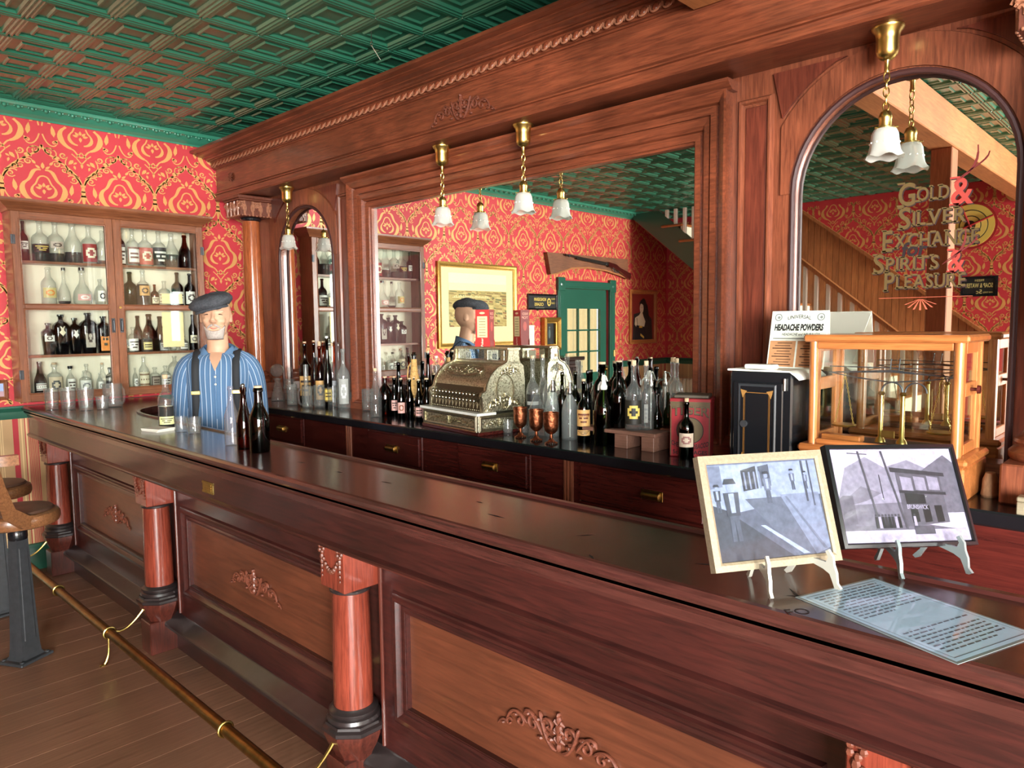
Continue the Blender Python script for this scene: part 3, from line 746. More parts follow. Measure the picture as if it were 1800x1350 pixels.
mb = MB(); mb.prism(nose, BX0, BX1+.04, 'x'); mb.build('nosing', W['bar_top'], bt, 25)
mb = MB(); pth = [(BX1+.04, 1.488)]+[(q[0], q[1]-.012) for q in p]
for (a, b) in zip(pth[:-1], pth[1:]):
    d = Vector((b[0]-a[0], b[1]-a[1], 0)).normalized(); nn = Vector((d.y, -d.x, 0))*.012
    v = []
    for q in (a, b):
        for s in (-1, 1): v += [(q[0]+nn.x*s, q[1]+nn.y*s, ZT-.03), (q[0]+nn.x*s*.7, q[1]+nn.y*s*.7, ZT+.008)]
    mb.add(v, [(0, 1, 5, 4), (2, 6, 7, 3), (1, 3, 7, 5), (0, 2, 3, 1), (4, 5, 7, 6)])
mb.build('back_rim', W['bar_x'], bt)
# knife-cut marks in the top
cutm = plain('old_cut_marks', srgb(24, 12, 10), .6)
for (px, py, l, a) in ((530, 813, .05, .1), (596, 830, .05, .15), (679, 848, .05, .1), (843, 883, .03, 0), (872, 907, .07, 0), (1030, 941, .05, .9), (1040, 979, .04, -.6), (1240, 992, .05, .5), (1400, 1046, .07, -.8), (1405, 1048, .05, .6)):
    q = onz(px, py, ZT); mb = MB(); c, s_ = math.cos(a), math.sin(a)
    mb.poly([(q.x-c*l/2, q.y-s_*l/2, ZT+.0005), (q.x+s_*.003, q.y-c*.003, ZT+.0005), (q.x+c*l/2, q.y+s_*l/2, ZT+.0005), (q.x-s_*.003, q.y+c*.003, ZT+.0005)]); mb.build('cut_mark', cutm, bt)
mb = MB(); q = onz(1408, 1080, ZT); text(mb, 'FO', basis((q.x, q.y, ZT), (.62, .78, 0), (-.78, .62, 0)), .034, (.1, .06, .06), .0006, bold=-.01); mb.build('carved_initials', cutm, bt)

mb = MB(); mb.box(BX0, BX1, 1.385, 1.48, 0, ZT-.042); mb.box(BX0, -4.75, 1.48, 1.90, 0, ZT-.042); mb.build('carcass', W['bar_x'], bf)
mb = MB(); mb.box(BX0, BX1+.02, 1.20, 1.385, .872, .985); mb.build('frieze', W['bar_x'], bf)
mb = MB(); mb.prism([(1.20, .862), (1.194, .864), (1.188, .872), (1.186, .880), (1.192, .884), (1.2, .888), (1.385, .888), (1.385, .862)], BX0, BX1+.03, 'x'); mb.build('frieze_moulding', W['bar_x'], bf, 20)
COLX = [-5.22, -3.60, -1.97, -.34]
PYF = 1.355
# base ledge and kick board
mb = MB(); mb.box(BX0, BX1, 1.34, 1.385, 0, .15); mb.build('kickboard', W['bar_x'], bf)
mb = MB(); mb.prism([(1.385, .172), (1.355, .172), (1.350, .166), (1.292, .148), (1.284, .140), (1.284, .128), (1.292, .122), (1.385, .118)], BX0, BX1+.02, 'x'); mb.build('base_ledge', W['bar_base'], bf)
car = scroll_carving(MB(), .44, .112, .009).mesh('scroll_carving', W['carve_dark'])
pmold = [(.0, -.012), (.004, .002), (.012, .004), (.02, .002), (.026, .006), (.034, .016), (.044, .018), (.05, .012), (.056, .010), (.062, 0)]
for a, b in zip(COLX[:-1], COLX[1:]):
    xa, xb = a+.075, b-.075; cx = (xa+xb)/2; w = xb-xa
    ow, z0, z1 = w-.26, .345, .655
    mb = MB()                                       # stiles and rails
    mb.box(xa, cx-ow/2-.0, PYF, 1.386, .172, .865); mb.box(cx+ow/2, xb, PYF, 1.386, .172, .865)
    mb.box(cx-ow/2, cx+ow/2, PYF, 1.386, .172, z0); mb.box(cx-ow/2, cx+ow/2, PYF, 1.386, z1, .865); mb.build('panel_frame', W['bar_x'], bf)
    mb = MB(); mb.box(cx-ow/2-.001, cx+ow/2+.001, 1.372, 1.386, z0-.001, z1+.001); mb.build('panel', W['bar_panel'], bf)
    mb = MB(); mb.frame((cx, PYF, (z0+z1)/2), (1, 0, 0), (0, 0, 1), (0, -1, 0), ow, z1-z0, pmold); mb.build('panel_moulding', W['bar_x'], bf, 20)
    link('scroll_carving', car, bf, (cx, 1.371, .50))
# columns
def octa(r, w=1.0): return [(r*math.cos(PI/8+k*PI/4), r*math.sin(PI/8+k*PI/4)) for k in range(8)]
cm_ = {}
mb = MB(); mb.bbox(-.058, .058, -.075, .06, 0, .155, .004); cm_['plinth_block'] = mb.mesh('plinth_block', W['bar_z'])
mb = MB()
lo, hi = [(-.05, -.05), (.05, -.05), (.05, .06), (-.05, .06)], None
mb.lathe([(.055, .13), (.066, .165), (.085, .20), (.098, .236), (.098, .246)], 8, a0=PI/8); cm_['corbel'] = mb.mesh('corbel', W['bar_z'], 20)
mb = MB(); mb.lathe([(.100, .246), (.104, .25), (.104, .262), (.094, .268), (.092, .276)], 8, a0=PI/8)
mb.lathe([(.084, .276), (.088, .284), (.084, .294), (.076, .298), (.080, .304), (.080, .312), (.070, .318), (.066, .324)], 28); cm_['column_base'] = mb.mesh('column_base', W['bar_base'])
mb = MB(); mb.lathe([(.064, .32), (.0635, .45), (.061, .60), (.058, .706)], 32); cm_['shaft'] = mb.mesh('shaft', W['bar_col'])
mb = MB(); mb.lathe([(.060, .700), (.066, .704), (.067, .711), (.062, .716)], 28); cm_['necking'] = mb.mesh('necking', W['bar_base'])
mb = MB(); mb.bbox(-.068, .068, -.066, .07, .716, .868, .003); cm_['capital_block'] = mb.mesh('capital_block', W['bar_col'])
mb = MB(); swag(mb, .12, .13, .008); cm_['swag_carving'] = mb.mesh('swag_carving', W['carve_dark'])
for cx in COLX:
    for k, me in cm_.items():
        o = link(k, me, bf, (cx, 1.292, 0))
        if k == 'swag_carving': o.location = (cx, 1.226, .80)
for cx in COLX[:3]:
    for s in (-.082, .082): mb = MB(); mb.tube([(cx+s, PYF-.004, .18), (cx+s, PYF-.004, .86)], .007, 8); mb.build('bead', W['bar_z'], bf)
# brass maker's plate on the frieze
q = ony(366, 857, 1.2); mb = MB(); mb.bbox(q.x-.045, q.x+.045, 1.197, 1.2, q.z-.018, q.z+.018, .001)
for k in range(9):
    for s in (-1, 1): mb.cyl((q.x-.044+k*.011, 1.1965, q.z+s*.018), (q.x-.044+k*.011, 1.2, q.z+s*.018), .005, 8)
for k in range(3): mb.box(q.x-.032, q.x+.032, 1.1962, 1.197, q.z+.010-k*.010, q.z+.013-k*.010)
mb.build('brass_plate', Mt['brass'], bf)
ptag(bpy.data.objects['brass_plate'], 'scalloped brass maker plate')
# ---- foot rail
fr = thing('foot_rail', 'round brass foot rail on curved brackets along the bar front', 'foot rail', (0, 0, 0))
RY, RZ = 1.062, .148
mb = MB(); mb.tube([(XW+.03, RY, RZ), (BX1+.1, RY, RZ)], .021, 16); mb.build('tube', Mt['oldbrass'], fr)
ringm = MB(); ringm.tube([(0, .026*math.cos(t), .026*math.sin(t)) for t in np.linspace(0, 2*PI, 17)[:-1]], .005, 8, closed=True); rm = ringm.mesh('ring', Mt['brass'])
armm = MB(); armm.tube([tuple(Vector((0, p_[0], p_[1]))) for p_ in bez((.024, .0), (.06, -.02), (.11, .02), (.155, .075), 8)], [.007, .006, .005, .005, .005, .005, .006, .007], 8)
armm.ball((0, .155, .075), .010); am = armm.mesh('arm', Mt['brass'])
footm = MB(); footm.tube([tuple(Vector((0, p_[0], p_[1]))) for p_ in bez((-.005, -.02), (-.01, -.06), (.0, -.1), (-.03, -.142), 8)], [.007, .006, .005, .005, .005, .006, .007, .006], 8)
footm.ball((0, -.034, -.142), .012, 10, 6, (1, 1.4, .45)); fo = footm.mesh('foot', Mt['brass'])
for cx in COLX:
    link('ring', rm, fr, (cx, RY, RZ)); link('arm', am, fr, (cx, RY, RZ)); link('foot', fo, fr, (cx, RY, RZ))
for cx in (-2.42, -4.4): link('ring', rm, fr, (cx, RY, RZ))
# ================================================================== BACK BAR
bc = thing('back_counter', 'dark mahogany back counter with drawers under a black slab', 'counter', (0, 0, 0))
CX0, CX1 = XW+.004, .20
mb = MB(); mb.box(CX0, CX1, 2.375, YB-.004, 0, ZK-.045); mb.build('carcass', W['back_drawer'], bc)
mb = MB(); mb.bbox(CX0, CX1+.02, 2.318, YB-.004, ZK-.045, ZK, .006); mb.build('slab', Mt['slab'], bc)
def pull(q, parent):
    h = MB(); L = .042; r = .017
    pr = [(-L, .010), (-L+.004, r), (-L*.6, r*.92), (-L*.3, r), (L*.3, r), (L*.6, r*.92), (L-.004, r), (L, .010)]
    vs, fs = [], []
    for (x, rr) in pr:
        for k in range(9):
            t = PI*k/8; vs.append((x, -.004-rr*math.sin(t)*1.15, rr*math.cos(t)))
    for i in range(len(pr)-1):
        for k in range(8): fs.append((i*9+k, i*9+k+1, (i+1)*9+k+1, (i+1)*9+k))
    fs += [tuple(range(9)), tuple((len(pr)-1)*9+k for k in range(9))]
    h.add(vs, fs); h.bbox(-L-.006, L+.006, -.004, 0, -.020, .020, .001)
    o = h.build('pull', Mt['oldbrass'], parent); o.location = q; return o
DY = 2.375
for (xl, xr, hx) in ((470, 536, 506), (650, 741, 694), (808, 929, 867), (1022, 1240, 1150)):
    a = ony(xl, 780, DY).x; b = ony(xr, 850, DY).x; zt, zb = ZK-.062, ZK-.215
    mb = MB(); mb.bbox(a, b, DY-.014, DY+.01, zb, zt, .005)
    d = mb.build('drawer', W['back_drawer'], bc)
    mb = MB(); mb.frame(((a+b)/2, DY, (zt+zb)/2), (1, 0, 0), (0, 0, 1), (0, -1, 0), b-a+.006, zt-zb+.006, [(0, 0), (.002, .004), (.010, .005), (.014, 0)]); mb.build('drawer_bead', W['back_drawer'], d)
    pull(((a+b)/2 if xl != 1022 else ony(hx, 868, DY).x, DY-.014, (zt+zb)/2+.0), d)
    # cupboard door below
    mb = MB(); mb.bbox(a-.03, b+.03, DY-.012, DY+.01, .14, zb-.05, .005); mb.build('cupboard_door', W['back_drawer'], bc)
for px in (615, 1000, 1330):
    x = ony(px, 800, DY).x
    for k in (-.018, 0, .018):
        mb = MB(); mb.tube([(x+k, DY-.002, .05), (x+k, DY-.002, ZK-.048)], .009, 8, cap=False); mb.build('reed', W['back_z'], bc)
mb = MB(); mb.box(CX0, CX1, DY-.02, DY+.01, 0, .11); mb.build('skirting', W['back_drawer'], bc)

bb = thing('back_bar', 'tall carved mahogany back bar with mirrors, columns and egg and dart cornice', 'back bar', (0, 0, 0))
XC = -2.65; YF = 2.68
mb = MB(); mb.box(CX0, CX1, 2.722, YB-.003, ZK, 2.60); mb.build('backboard', W['back_x'], bb)
mb = MB(); mb.prism([(2.722, ZK), (2.63, ZK), (2.63, ZK+.05), (2.64, ZK+.056), (2.655, ZK+.066), (2.66, ZK+.075), (2.722, ZK+.075)], CX0, CX1, 'x'); mb.build('base_rail', W['back_x'], bb)
# main mirror
mz0, mz1 = ZK+.075, 2.262
mx0, mx1 = XC-1.105, XC+1.107
mb = MB(); mb.box(mx0-.005, mx1+.005, YM, YM+.008, mz0-.004, mz1+.004); o = mb.build('mirror', Mt['mirror'], bb); ptag(o, 'large clear rectangular mirror')
prof = [(0, 0), (0, .018), (.010, .020), (.010, .032), (.034, .036), (.034, .024), (.042, .024), (.046, .036), (.060, .050), (.082, .056), (.082, .042), (.092, .042), (.092, .060), (.118, .064), (.118, .050), (.126, .050), (.132, .066), (.150, .082), (.162, .088), (.170, .086), (.170, 0)]
h0, h1 = mz0, mz1
mb = MB(); mb.frame(((mx0+mx1)/2, YM, (h0+h1)/2+0.0), (1, 0, 0), (0, 0, 1), (0, -1, 0), mx1-mx0, h1-h0, prof)
mb.v = [(x, y, max(z, ZK+.04)) for x, y, z in mb.v]; mb.build('mirror_frame', W['back_x'], bb, 20)
# stepped cap on top of the big frame
mb = MB(); mb.prism([(2.722, 2.425), (2.634, 2.425), (2.626, 2.432), (2.612, 2.44), (2.60, 2.452), (2.598, 2.462), (2.722, 2.462)], mx0-.19, mx1+.19, 'x'); mb.build('frame_cap', W['back_x'], bb, 18)
# flanking panels
PANEL = wood('pilaster_figured_panel', srgb(64, 26, 20), srgb(118, 56, 40), .3, 'z', 4, .2, .8)
BEAD = plain('dark_arch_bead', srgb(62, 32, 30), .5)
ZP0, ZP1 = ZK+.075, 2.46
for s in (-1, 1):
    a, b = sorted((XC+s*1.275, XC+s*1.47)); 
    mb = MB(); mb.box(a, b, YF, 2.722, ZP0, ZP1+.02); mb.build('pilaster', W['back_z'], bb)
    mb = MB(); cx = (a+b)/2; mb.frame((cx, YF, (ZP0+ZP1)/2-.02), (1, 0, 0), (0, 0, 1), (0, -1, 0), .085, ZP1-ZP0-.16, [(0, .0), (0, .003), (.004, .004), (.010, .016), (.018, .018), (.024, .010), (.028, 0)]); mb.build('pilaster_moulding', W['back_z'], bb, 20)
    mb = MB(); mb.bbox(cx-.042, cx+.042, YF-.004, YF+.004, ZP0+.065, ZP1-.105, .003); mb.build('pilaster_panel', PANEL, bb)
# arched mirrors
def arch_pts(cx, r, zs_, z0, n=24):
    pts = [(cx-r, z0), (cx-r, zs_)]
    pts += [(cx+r*math.cos(PI-PI*k/n), zs_+r*math.sin(PI-PI*k/n)) for k in range(1, n)]
    return pts+[(cx+r, zs_), (cx+r, z0)]
for s, cx in ((-1, XC-1.866), (1, XC+1.866)):
    r = .347; zs_ = 2.013; z0 = ZP0
    x0, x1 = sorted((XC+s*1.47, XC+s*2.33)); zt = 2.48
    ip = arch_pts(cx, r, zs_, z0); op = []
    for (x, z) in ip:                                # project on the outer rectangle
        if z <= zs_+1e-6: op.append((x0 if x < cx else x1, z))
        else:
            dx, dz = (x-cx), (z-zs_); t = min(((x1-cx) if dx > 0 else (cx-x0))/max(abs(dx), 1e-9), (zt-zs_)/max(dz, 1e-9)); op.append((cx+dx*t, zs_+dz*t))
    mb = MB(); n = len(ip)
    vs = [(x, YF, z) for x, z in ip]+[(x, YF, z) for x, z in op]+[(x, YM+.002, z) for x, z in ip]
    fs = [(i, i+1, n+i+1, n+i) for i in range(n-1)]+[(i, 2*n+i, 2*n+i+1, i+1) for i in range(n-1)]
    mb.add(vs, fs)
    for k in range(n-1):                             # fill the corners that the projection cuts off
        a, b = op[k], op[k+1]
        if abs(a[0]-b[0]) > 1e-4 and abs(a[1]-b[1]) > 1e-4:
            c = (x0 if a[0] < cx else x1, zt); mb.add([(a[0], YF, a[1]), (b[0], YF, b[1]), (c[0], YF, c[1])], [(0, 1, 2)])
    mb.build('arch_panel', W['back_z'], bb)
    mb = MB(); mb.add([(x, YM, z) for x, z in ip], [tuple(range(n))]); o = mb.build('arched_mirror', Mt['mirror'], bb, 0); ptag(o, 'narrow mirror with a round arched top')
    mb = MB(); mb.tube([(x, YF-.002, z) for x, z in ip], .010, 8); mb.build('arch_bead', BEAD, bb)
    # archivolt ring and spandrel panels
    mb = MB(); ri_, ro = r+.014, r+.115; m = 28; vs = []
    for k in range(m+1):
        t = PI*k/m
        for rr, yy in ((ri_, YF), (ri_, YF-.010), (ro, YF-.010), (ro+.004, YF)):
            vs.append((max(min(cx+rr*math.cos(t), x1-.004), x0+.004), yy, min(zs_+rr*math.sin(t), zt-.006)))
    mb.add(vs, [(k*4+j, k*4+j+1, (k+1)*4+j+1, (k+1)*4+j) for k in range(m) for j in range(3)]); mb.build('archivolt', W['back_z'], bb)
    for q in (-1, 1):
        xo = cx+q*(r+.075); pts = [(xo+q*.0, 2.452)]
        for t in np.linspace(.30, 1.15, 10): pts.append((cx+q*(r+.135)*math.cos(t)*.93, zs_+(r+.10)*math.sin(t)))
        pts = [(cx+q*(r+.078), 2.455)]+[(cx+q*(r+.13)*math.cos(t), min(zs_+(r+.13)*math.sin(t), 2.455)) for t in np.linspace(.62, 1.22, 8) if cx+q*(r+.13)*math.cos(t) > x0 and cx+q*(r+.13)*math.cos(t) < x1]
        if len(pts) > 3:
            mb = MB(); mb.prism(pts, YF-.012, YF, 'y'); mb.build('spandrel', PANEL, bb)
# filler boards by the wall and behind the columns
mb = MB(); mb.box(CX0, XC-2.33, YF, 2.722, ZK+.075, 2.48); mb.build('end_board', W['back_z'], bb)
mb = MB(); mb.box(XC+2.33, CX1, YF, 2.722, ZK+.075, 2.48); mb.build('end_board', W['back_z'], bb)
# columns
pc = {}
mb = MB(); mb.bbox(-.10, .10, -.14, .10, 0, .115, .005); pc['pedestal'] = mb.mesh('pedestal', W['back_z'])
mb = MB(); mb.lathe([(.098, .115), (.104, .125), (.104, .14), (.092, .152), (.085, .158), (.092, .168), (.09, .178), (.074, .188), (.068, .20)], 28); pc['base_rings'] = mb.mesh('base_rings', W['back_x'])
mb = MB(); mb.lathe([(.066, .195), (.067, .5), (.065, .9), (.060, 1.285)], 32); pc['shaft'] = mb.mesh('shaft', wood('column_crotch_veneer', srgb(104, 46, 26), srgb(188, 104, 60), .14, 'z', 8, .7, .4))
mb = MB(); mb.lathe([(.061, 1.28), (.072, 1.288), (.075, 1.298), (.066, 1.308)], 28); pc['necking'] = mb.mesh('necking', Mt['black'])
mb = MB(); mb.bbox(-.108, .108, -.13, .115, 1.305, 1.412, .004); mb.bbox(-.12, .12, -.142, .12, 1.412, 1.424, .003); mb.bbox(-.128, .128, -.150, .125, 1.424, 1.446, .004); pc['capital'] = mb.mesh('capital', W['carve_dark'])
mb = MB()
def acanthus(mb, o, ux, nn, w):
    T = basis(o, ux, (0, 0, 1)); mb.T = T
    for k in range(4):
        x = -w/2+w*(k+.5)/4; sg = 1 if k % 2 else -1
        for j, (r, a0) in enumerate(((.030, 0), (.019, .8), (.010, 1.6))):
            pts = [(x+sg*(.020-r*math.cos(t)), -.002+r*1.45*math.sin(t)+.0, .0015) for t in np.linspace(-.6-a0*.2, 2.6, 10)]
            mb.tube(pts, [.004, .006, .007, .007, .007, .007, .007, .006, .005, .004], 6)
        mb.tube([(x, -.05, .001), (x+sg*.004, 0, .003), (x, .05, .001)], [.008, .006, .008], 6)
    for k in range(9): mb.ball((-w/2+w*(k+.5)/9, -.050, .001), .006, 6, 4)
    mb.T = None
acanthus(mb, (0, -.130, 1.358), (1, 0, 0), (0, -1, 0), .21); acanthus(mb, (.108, -.008, 1.358), (0, 1, 0), (1, 0, 0), .24); acanthus(mb, (-.108, -.008, 1.358), (0, -1, 0), (-1, 0, 0), .24)
pc['acanthus_carving'] = mb.mesh('acanthus_carving', W['carve'])
for cx in (-5.07, -.315):
    for k, me in pc.items(): link(k, me, bb, (cx, 2.575, ZK))
# entablature
EX0, EX1 = XW+.03, CX1
mb = MB(); mb.box(EX0, EX1, 2.49, YB-.003, 2.478, 2.49); mb.build('soffit', W['back_x'], bb)
mb = MB(); mb.prism([(2.48, 2.548), (2.470, 2.540), (2.462, 2.530), (2.462, 2.524), (2.474, 2.522), (2.474, 2.508), (2.466, 2.506), (2.464, 2.494), (2.464, 2.484), (2.472, 2.476), (2.50, 2.476), (2.50, 2.548)], EX0, EX1, 'x'); mb.build('architrave', W['back_x'], bb, 18)
mb = MB(); mb.box(EX0, EX1, 2.48, YB-.003, 2.49, 2.72); mb.build('frieze', W['back_x'], bb)
crn = [(2.50, 2.708), (2.470, 2.708), (2.470, 2.716), (2.462, 2.718), (2.450, 2.752), (2.450, 2.760), (2.428, 2.760), (2.428, 2.767), (2.415, 2.767), (2.408, 2.774), (2.388, 2.778), (2.388, 2.783), (2.350, 2.787), (2.336, 2.794), (2.336, 2.799), (2.318, 2.800), (2.306, 2.803), (2.300, 2.803), (2.300, 2.820), (2.78, 2.822), (2.78, 2.708)]
for (a, b) in ((EX0-.022, -1.436), (-1.274, EX1)):
    mb = MB(); mb.prism(crn, a, b, 'x'); mb.build('cornice', W['back_x'], bb, 18)
eg = MB(); eg.ball((0, 0, 0), .0165, 12, 8, (1, .75, 1.25))
eg.cur = 1
eg.tube([(.0215*math.cos(t), -.004, .0015+.026*math.sin(t)) for t in np.linspace(PI*.98, 2.02*PI, 12)], .0042, 6)
eg.tube([(.0275, -.003, .020), (.0275, -.005, 0), (.0275, -.003, -.02)], [.002, .0035, .001], 5)
egm = eg.mesh('egg', [W['back_x'], W['carve']])
x = EX0+.02; k = 0
while x < EX1-.02:
    if not (-1.47 < x < -1.25):
        o = link('egg', egm, bb, (x, 2.452, 2.738)); o.rotation_euler = (-.42, 0, 0)
    x += .055
fc_ = scroll_carving(MB(), .47, .125, .011).mesh('frieze_carving', W['carve_dark'])
q = ony(812, 190, 2.48); link('frieze_carving', fc_, bb, (q.x, 2.478, q.z))
q = ony(407, 311, 2.48); rs = MB()
for k in range(8): t = k*PI/4; rs.tube([(0, -.004, 0), (.02*math.cos(t), -.009, .02*math.sin(t)), (.036*math.cos(t), -.003, .036*math.sin(t))], [.006, .007, .002], 6)
rs.ball((0, -.006, 0), .009); o = rs.build('rosette', W['carve_dark'], bb); o.location = (q.x, 2.478, q.z)
# ---- gilt lettering on the right mirror
lt = MB(); gold = (.34, .26, .11); ink = (.16, .05, .04)
def smallcaps(line, px, py, wpx, cap, low, col=gold, ital=0):
    """words in tall and small capitals, centred on the photo pixel px (baseline py)"""
    c = ony(px, py, YM-.001); a = ony(px-wpx/2, py, YM-.001); b = ony(px+wpx/2, py, YM-.001); w = b.x-a.x
    segs = []; tot = 0
    for i, ch in enumerate(line):
        big = ch.isupper() or ch == '&'
        sz = cap if big else low; vs, fs = text_geo(ch.upper() if ch != '&' else '&', sz, .018)
        if not vs: segs.append((None, .35*low)); tot += .35*low; continue
        ww = max(v[0] for v in vs)-min(v[0] for v in vs); segs.append(((ch.upper(), sz, min(v[0] for v in vs), ww), ww+.10*low)); tot += ww+.10*low
    k = w/tot; x = a.x
    for s_, adv in segs:
        if s_:
            ch, sz, m0, ww = s_
            vs, fs = text_geo(ch, sz, .018)
            zz = c.z - (.25*(sz-low) if sz > low else 0)
            for (off, cc, yy) in ((.0035, ink, .0002), (0, col, .0006)):
                lt.col = cc; lt.add([(x+(v[0]-m0)*k+off, YM-.0005-yy, zz+v[1]-off) for v in vs], fs)
                # bracketed slab serifs top and bottom
                for zz0 in (zz-.0, zz+sz*.70):
                    lt.add([(x-.004+off, YM-.0005-yy, zz0-.003-off), (x+ww*k*.38+off, YM-.0005-yy, zz0-.003-off), (x+ww*k*.38+off, YM-.0005-yy, zz0+.003-off), (x-.004+off, YM-.0005-yy, zz0+.003-off)], [(0, 1, 2, 3)])
        x += adv*k
smallcaps('Gold', 1625, 352, 92, .105, .062); smallcaps('&', 1693, 352, 44, .12, .08, (.62, .20, .16))
smallcaps('Silver', 1640, 393, 122, .100, .066); smallcaps('Exchange', 1637, 432, 172, .100, .066)
T = basis(ony(1605, 449, YM-.001), (1, 0, 0), (0, 0, 1)); text(lt, 'for', T, .062, (.10, .02, .03), .0004, bold=.03, shear=.15)
smallcaps('Spirits', 1594, 474, 118, .09, .062); smallcaps('&', 1683, 474, 34, .10, .08, (.62, .20, .16)); smallcaps('Pleasure', 1627, 505, 146, .09, .062)
# flourish under the words
lt.col = (.72, .34, .24)
c0 = ony(1618, 523, YM-.001)
def hl(x0, x1, z, t=.0016): lt.add([(x0, YM-.0012, z), (x1, YM-.0012, z), (x1, YM-.0012, z+t), (x0, YM-.0012, z+t)], [(0, 1, 2, 3)])
hl(c0.x-.13, c0.x+.15, c0.z)
for a in np.linspace(-1.2, 1.2, 7):
    p0 = (c0.x+.006*math.sin(a), c0.z-.006); p1 = (c0.x+.05*math.sin(a), c0.z-.012-.03*math.cos(a))
    lt.add([(p0[0]-.001, YM-.0012, p0[1]), (p0[0]+.001, YM-.0012, p0[1]), (p1[0]+.003, YM-.0012, p1[1]), (p1[0]-.003, YM-.0012, p1[1])], [(0, 1, 2, 3)])
for (px, py) in ((1722, 285), (1700, 432)):           # red curled tails of the ampersands
    c = ony(px, py, YM-.001); lt.col = (.42, .11, .10)
    for kk in (0, 2):
        b = bez((-.07, -.055), (-.02, -.03+.01*kk), (.012*kk, .0), (-.006+.016*kk, .055-.012*kk), 8)
        for i in range(7):
            w0, w1 = .004*math.sin(PI*(i+.2)/7.4), .004*math.sin(PI*(i+1.2)/8.4)
            lt.add([(c.x+b[i][0]-w0, YM-.0014, c.z+b[i][1]), (c.x+b[i][0]+w0, YM-.0014, c.z+b[i][1]), (c.x+b[i+1][0]+w1, YM-.0014, c.z+b[i+1][1]), (c.x+b[i+1][0]-w1, YM-.0014, c.z+b[i+1][1])], [(0, 1, 2, 3)])
o = lt.build('gilt_lettering', Mt['print'], bb, 0); ptag(o, 'gilt painted lettering on the mirror')
# ---- pendant lamps
def pendant():
    r = thing('pendant_lamp', 'brass pendant lamp', 'lamp', (0, 0, 0), 0, 'brass chain pendants under the back bar cornice')
    mb = MB(); mb.lathe([(.010, -.102), (.020, -.098), (.030, -.088), (.034, -.074), (.034, -.04), (.037, -.02), (.047, -.008), (.049, -.003), (.049, 0)], 24); mb.build('canopy', Mt['brass'], r)
    mb = MB(); mb.lathe([(.0075, -.140), (.009, -.136), (.0075, -.130), (.0075, -.108), (.010, -.100)], 12); mb.build('stem', Mt['brass'], r)
    lk = MB(); lk.tube([(.0085*math.cos(t), 0, .0155*math.sin(t)) for t in np.linspace(0, 2*PI, 15)[:-1]], .0022, 6, closed=True); lm = lk.mesh('chain_link', Mt['brass'])
    for k in range(5): link('chain_link', lm, r, (0, 0, -.153-k*.0235), (0, 0, .4+(PI/2 if k % 2 else 0)))
    mb = MB(); mb.lathe([(.026, -.318), (.030, -.316), (.030, -.312), (.019, -.308), (.019, -.288), (.0205, -.284), (.0205, -.276), (.018, -.270), (.014, -.262), (.006, -.258), (.004, -.255)], 20)
    for t in range(3): mb.tube([(.030*math.cos(t*2.1), .030*math.sin(t*2.1), -.314), (.04*math.cos(t*2.1), .04*math.sin(t*2.1), -.314)], .0025, 6)
    mb.build('socket', Mt['brass'], r)
    # frosted bell shade with a scalloped rim
    prof = [(.024, -.312), (.034, -.318), (.040, -.332), (.042, -.350), (.044, -.368), (.048, -.388), (.054, -.400), (.059, -.406)]
    vs, fs = [], []; sg = 36
    for i, (rr, z) in enumerate(prof):
        f = i/(len(prof)-1)
        for k in range(sg):
            a = 2*PI*k/sg; w = math.cos(6*a)
            vs.append(((rr*(1+.035*f*w))*math.cos(a), (rr*(1+.035*f*w))*math.sin(a), z+(.0045*f*f*w)))
    for i in range(len(prof)-1):
        for k in range(sg): fs.append((i*sg+k, i*sg+(k+1) % sg, (i+1)*sg+(k+1) % sg, (i+1)*sg+k))
    mb = MB(); mb.add(vs, fs); sh = mb.build('shade', SHADE, r, 70)
    d = MB()
    for k in range(12):
        a = 2*PI*k/12+.26; d.ball((.043*math.cos(a), .043*math.sin(a), -.36), .0035, 6, 4)
    d.build('etched_dots', Mt['white'], sh)
    mb = MB(); mb.lathe([(.004, -.385), (.014, -.378), (.020, -.362), (.019, -.348), (.012, -.332), (.009, -.318)], 16); mb.build('bulb', Mt['white'], r)
    return r
SHADE, nt_, b_ = newmat('frosted_glass_shade')
b_.inputs['Base Color'].default_value = srgb(238, 236, 226); b_.inputs['Roughness'].default_value = .35
b_.inputs['Transmission Weight'].default_value = .55; b_.inputs['Subsurface Weight'].default_value = 0; b_.inputs['IOR'].default_value = 1.1
pp = pendant()
for k, (x, lab) in enumerate(((-4.545, 'brass chain pendant with frosted shade before the narrow arched mirror by the cabinet'), (-2.955, 'brass chain pendant with frosted shade over the cash register end of the big mirror'),
                              (-2.375, 'brass chain pendant with frosted shade over the clear jugs beside the register'), (-.79, 'brass chain pendant with frosted shade before the lettered arched mirror'))):
    o = pp if k == 0 else copy_tree(pp)
    o.location = (x, 2.573, 2.4775); o['label'] = lab
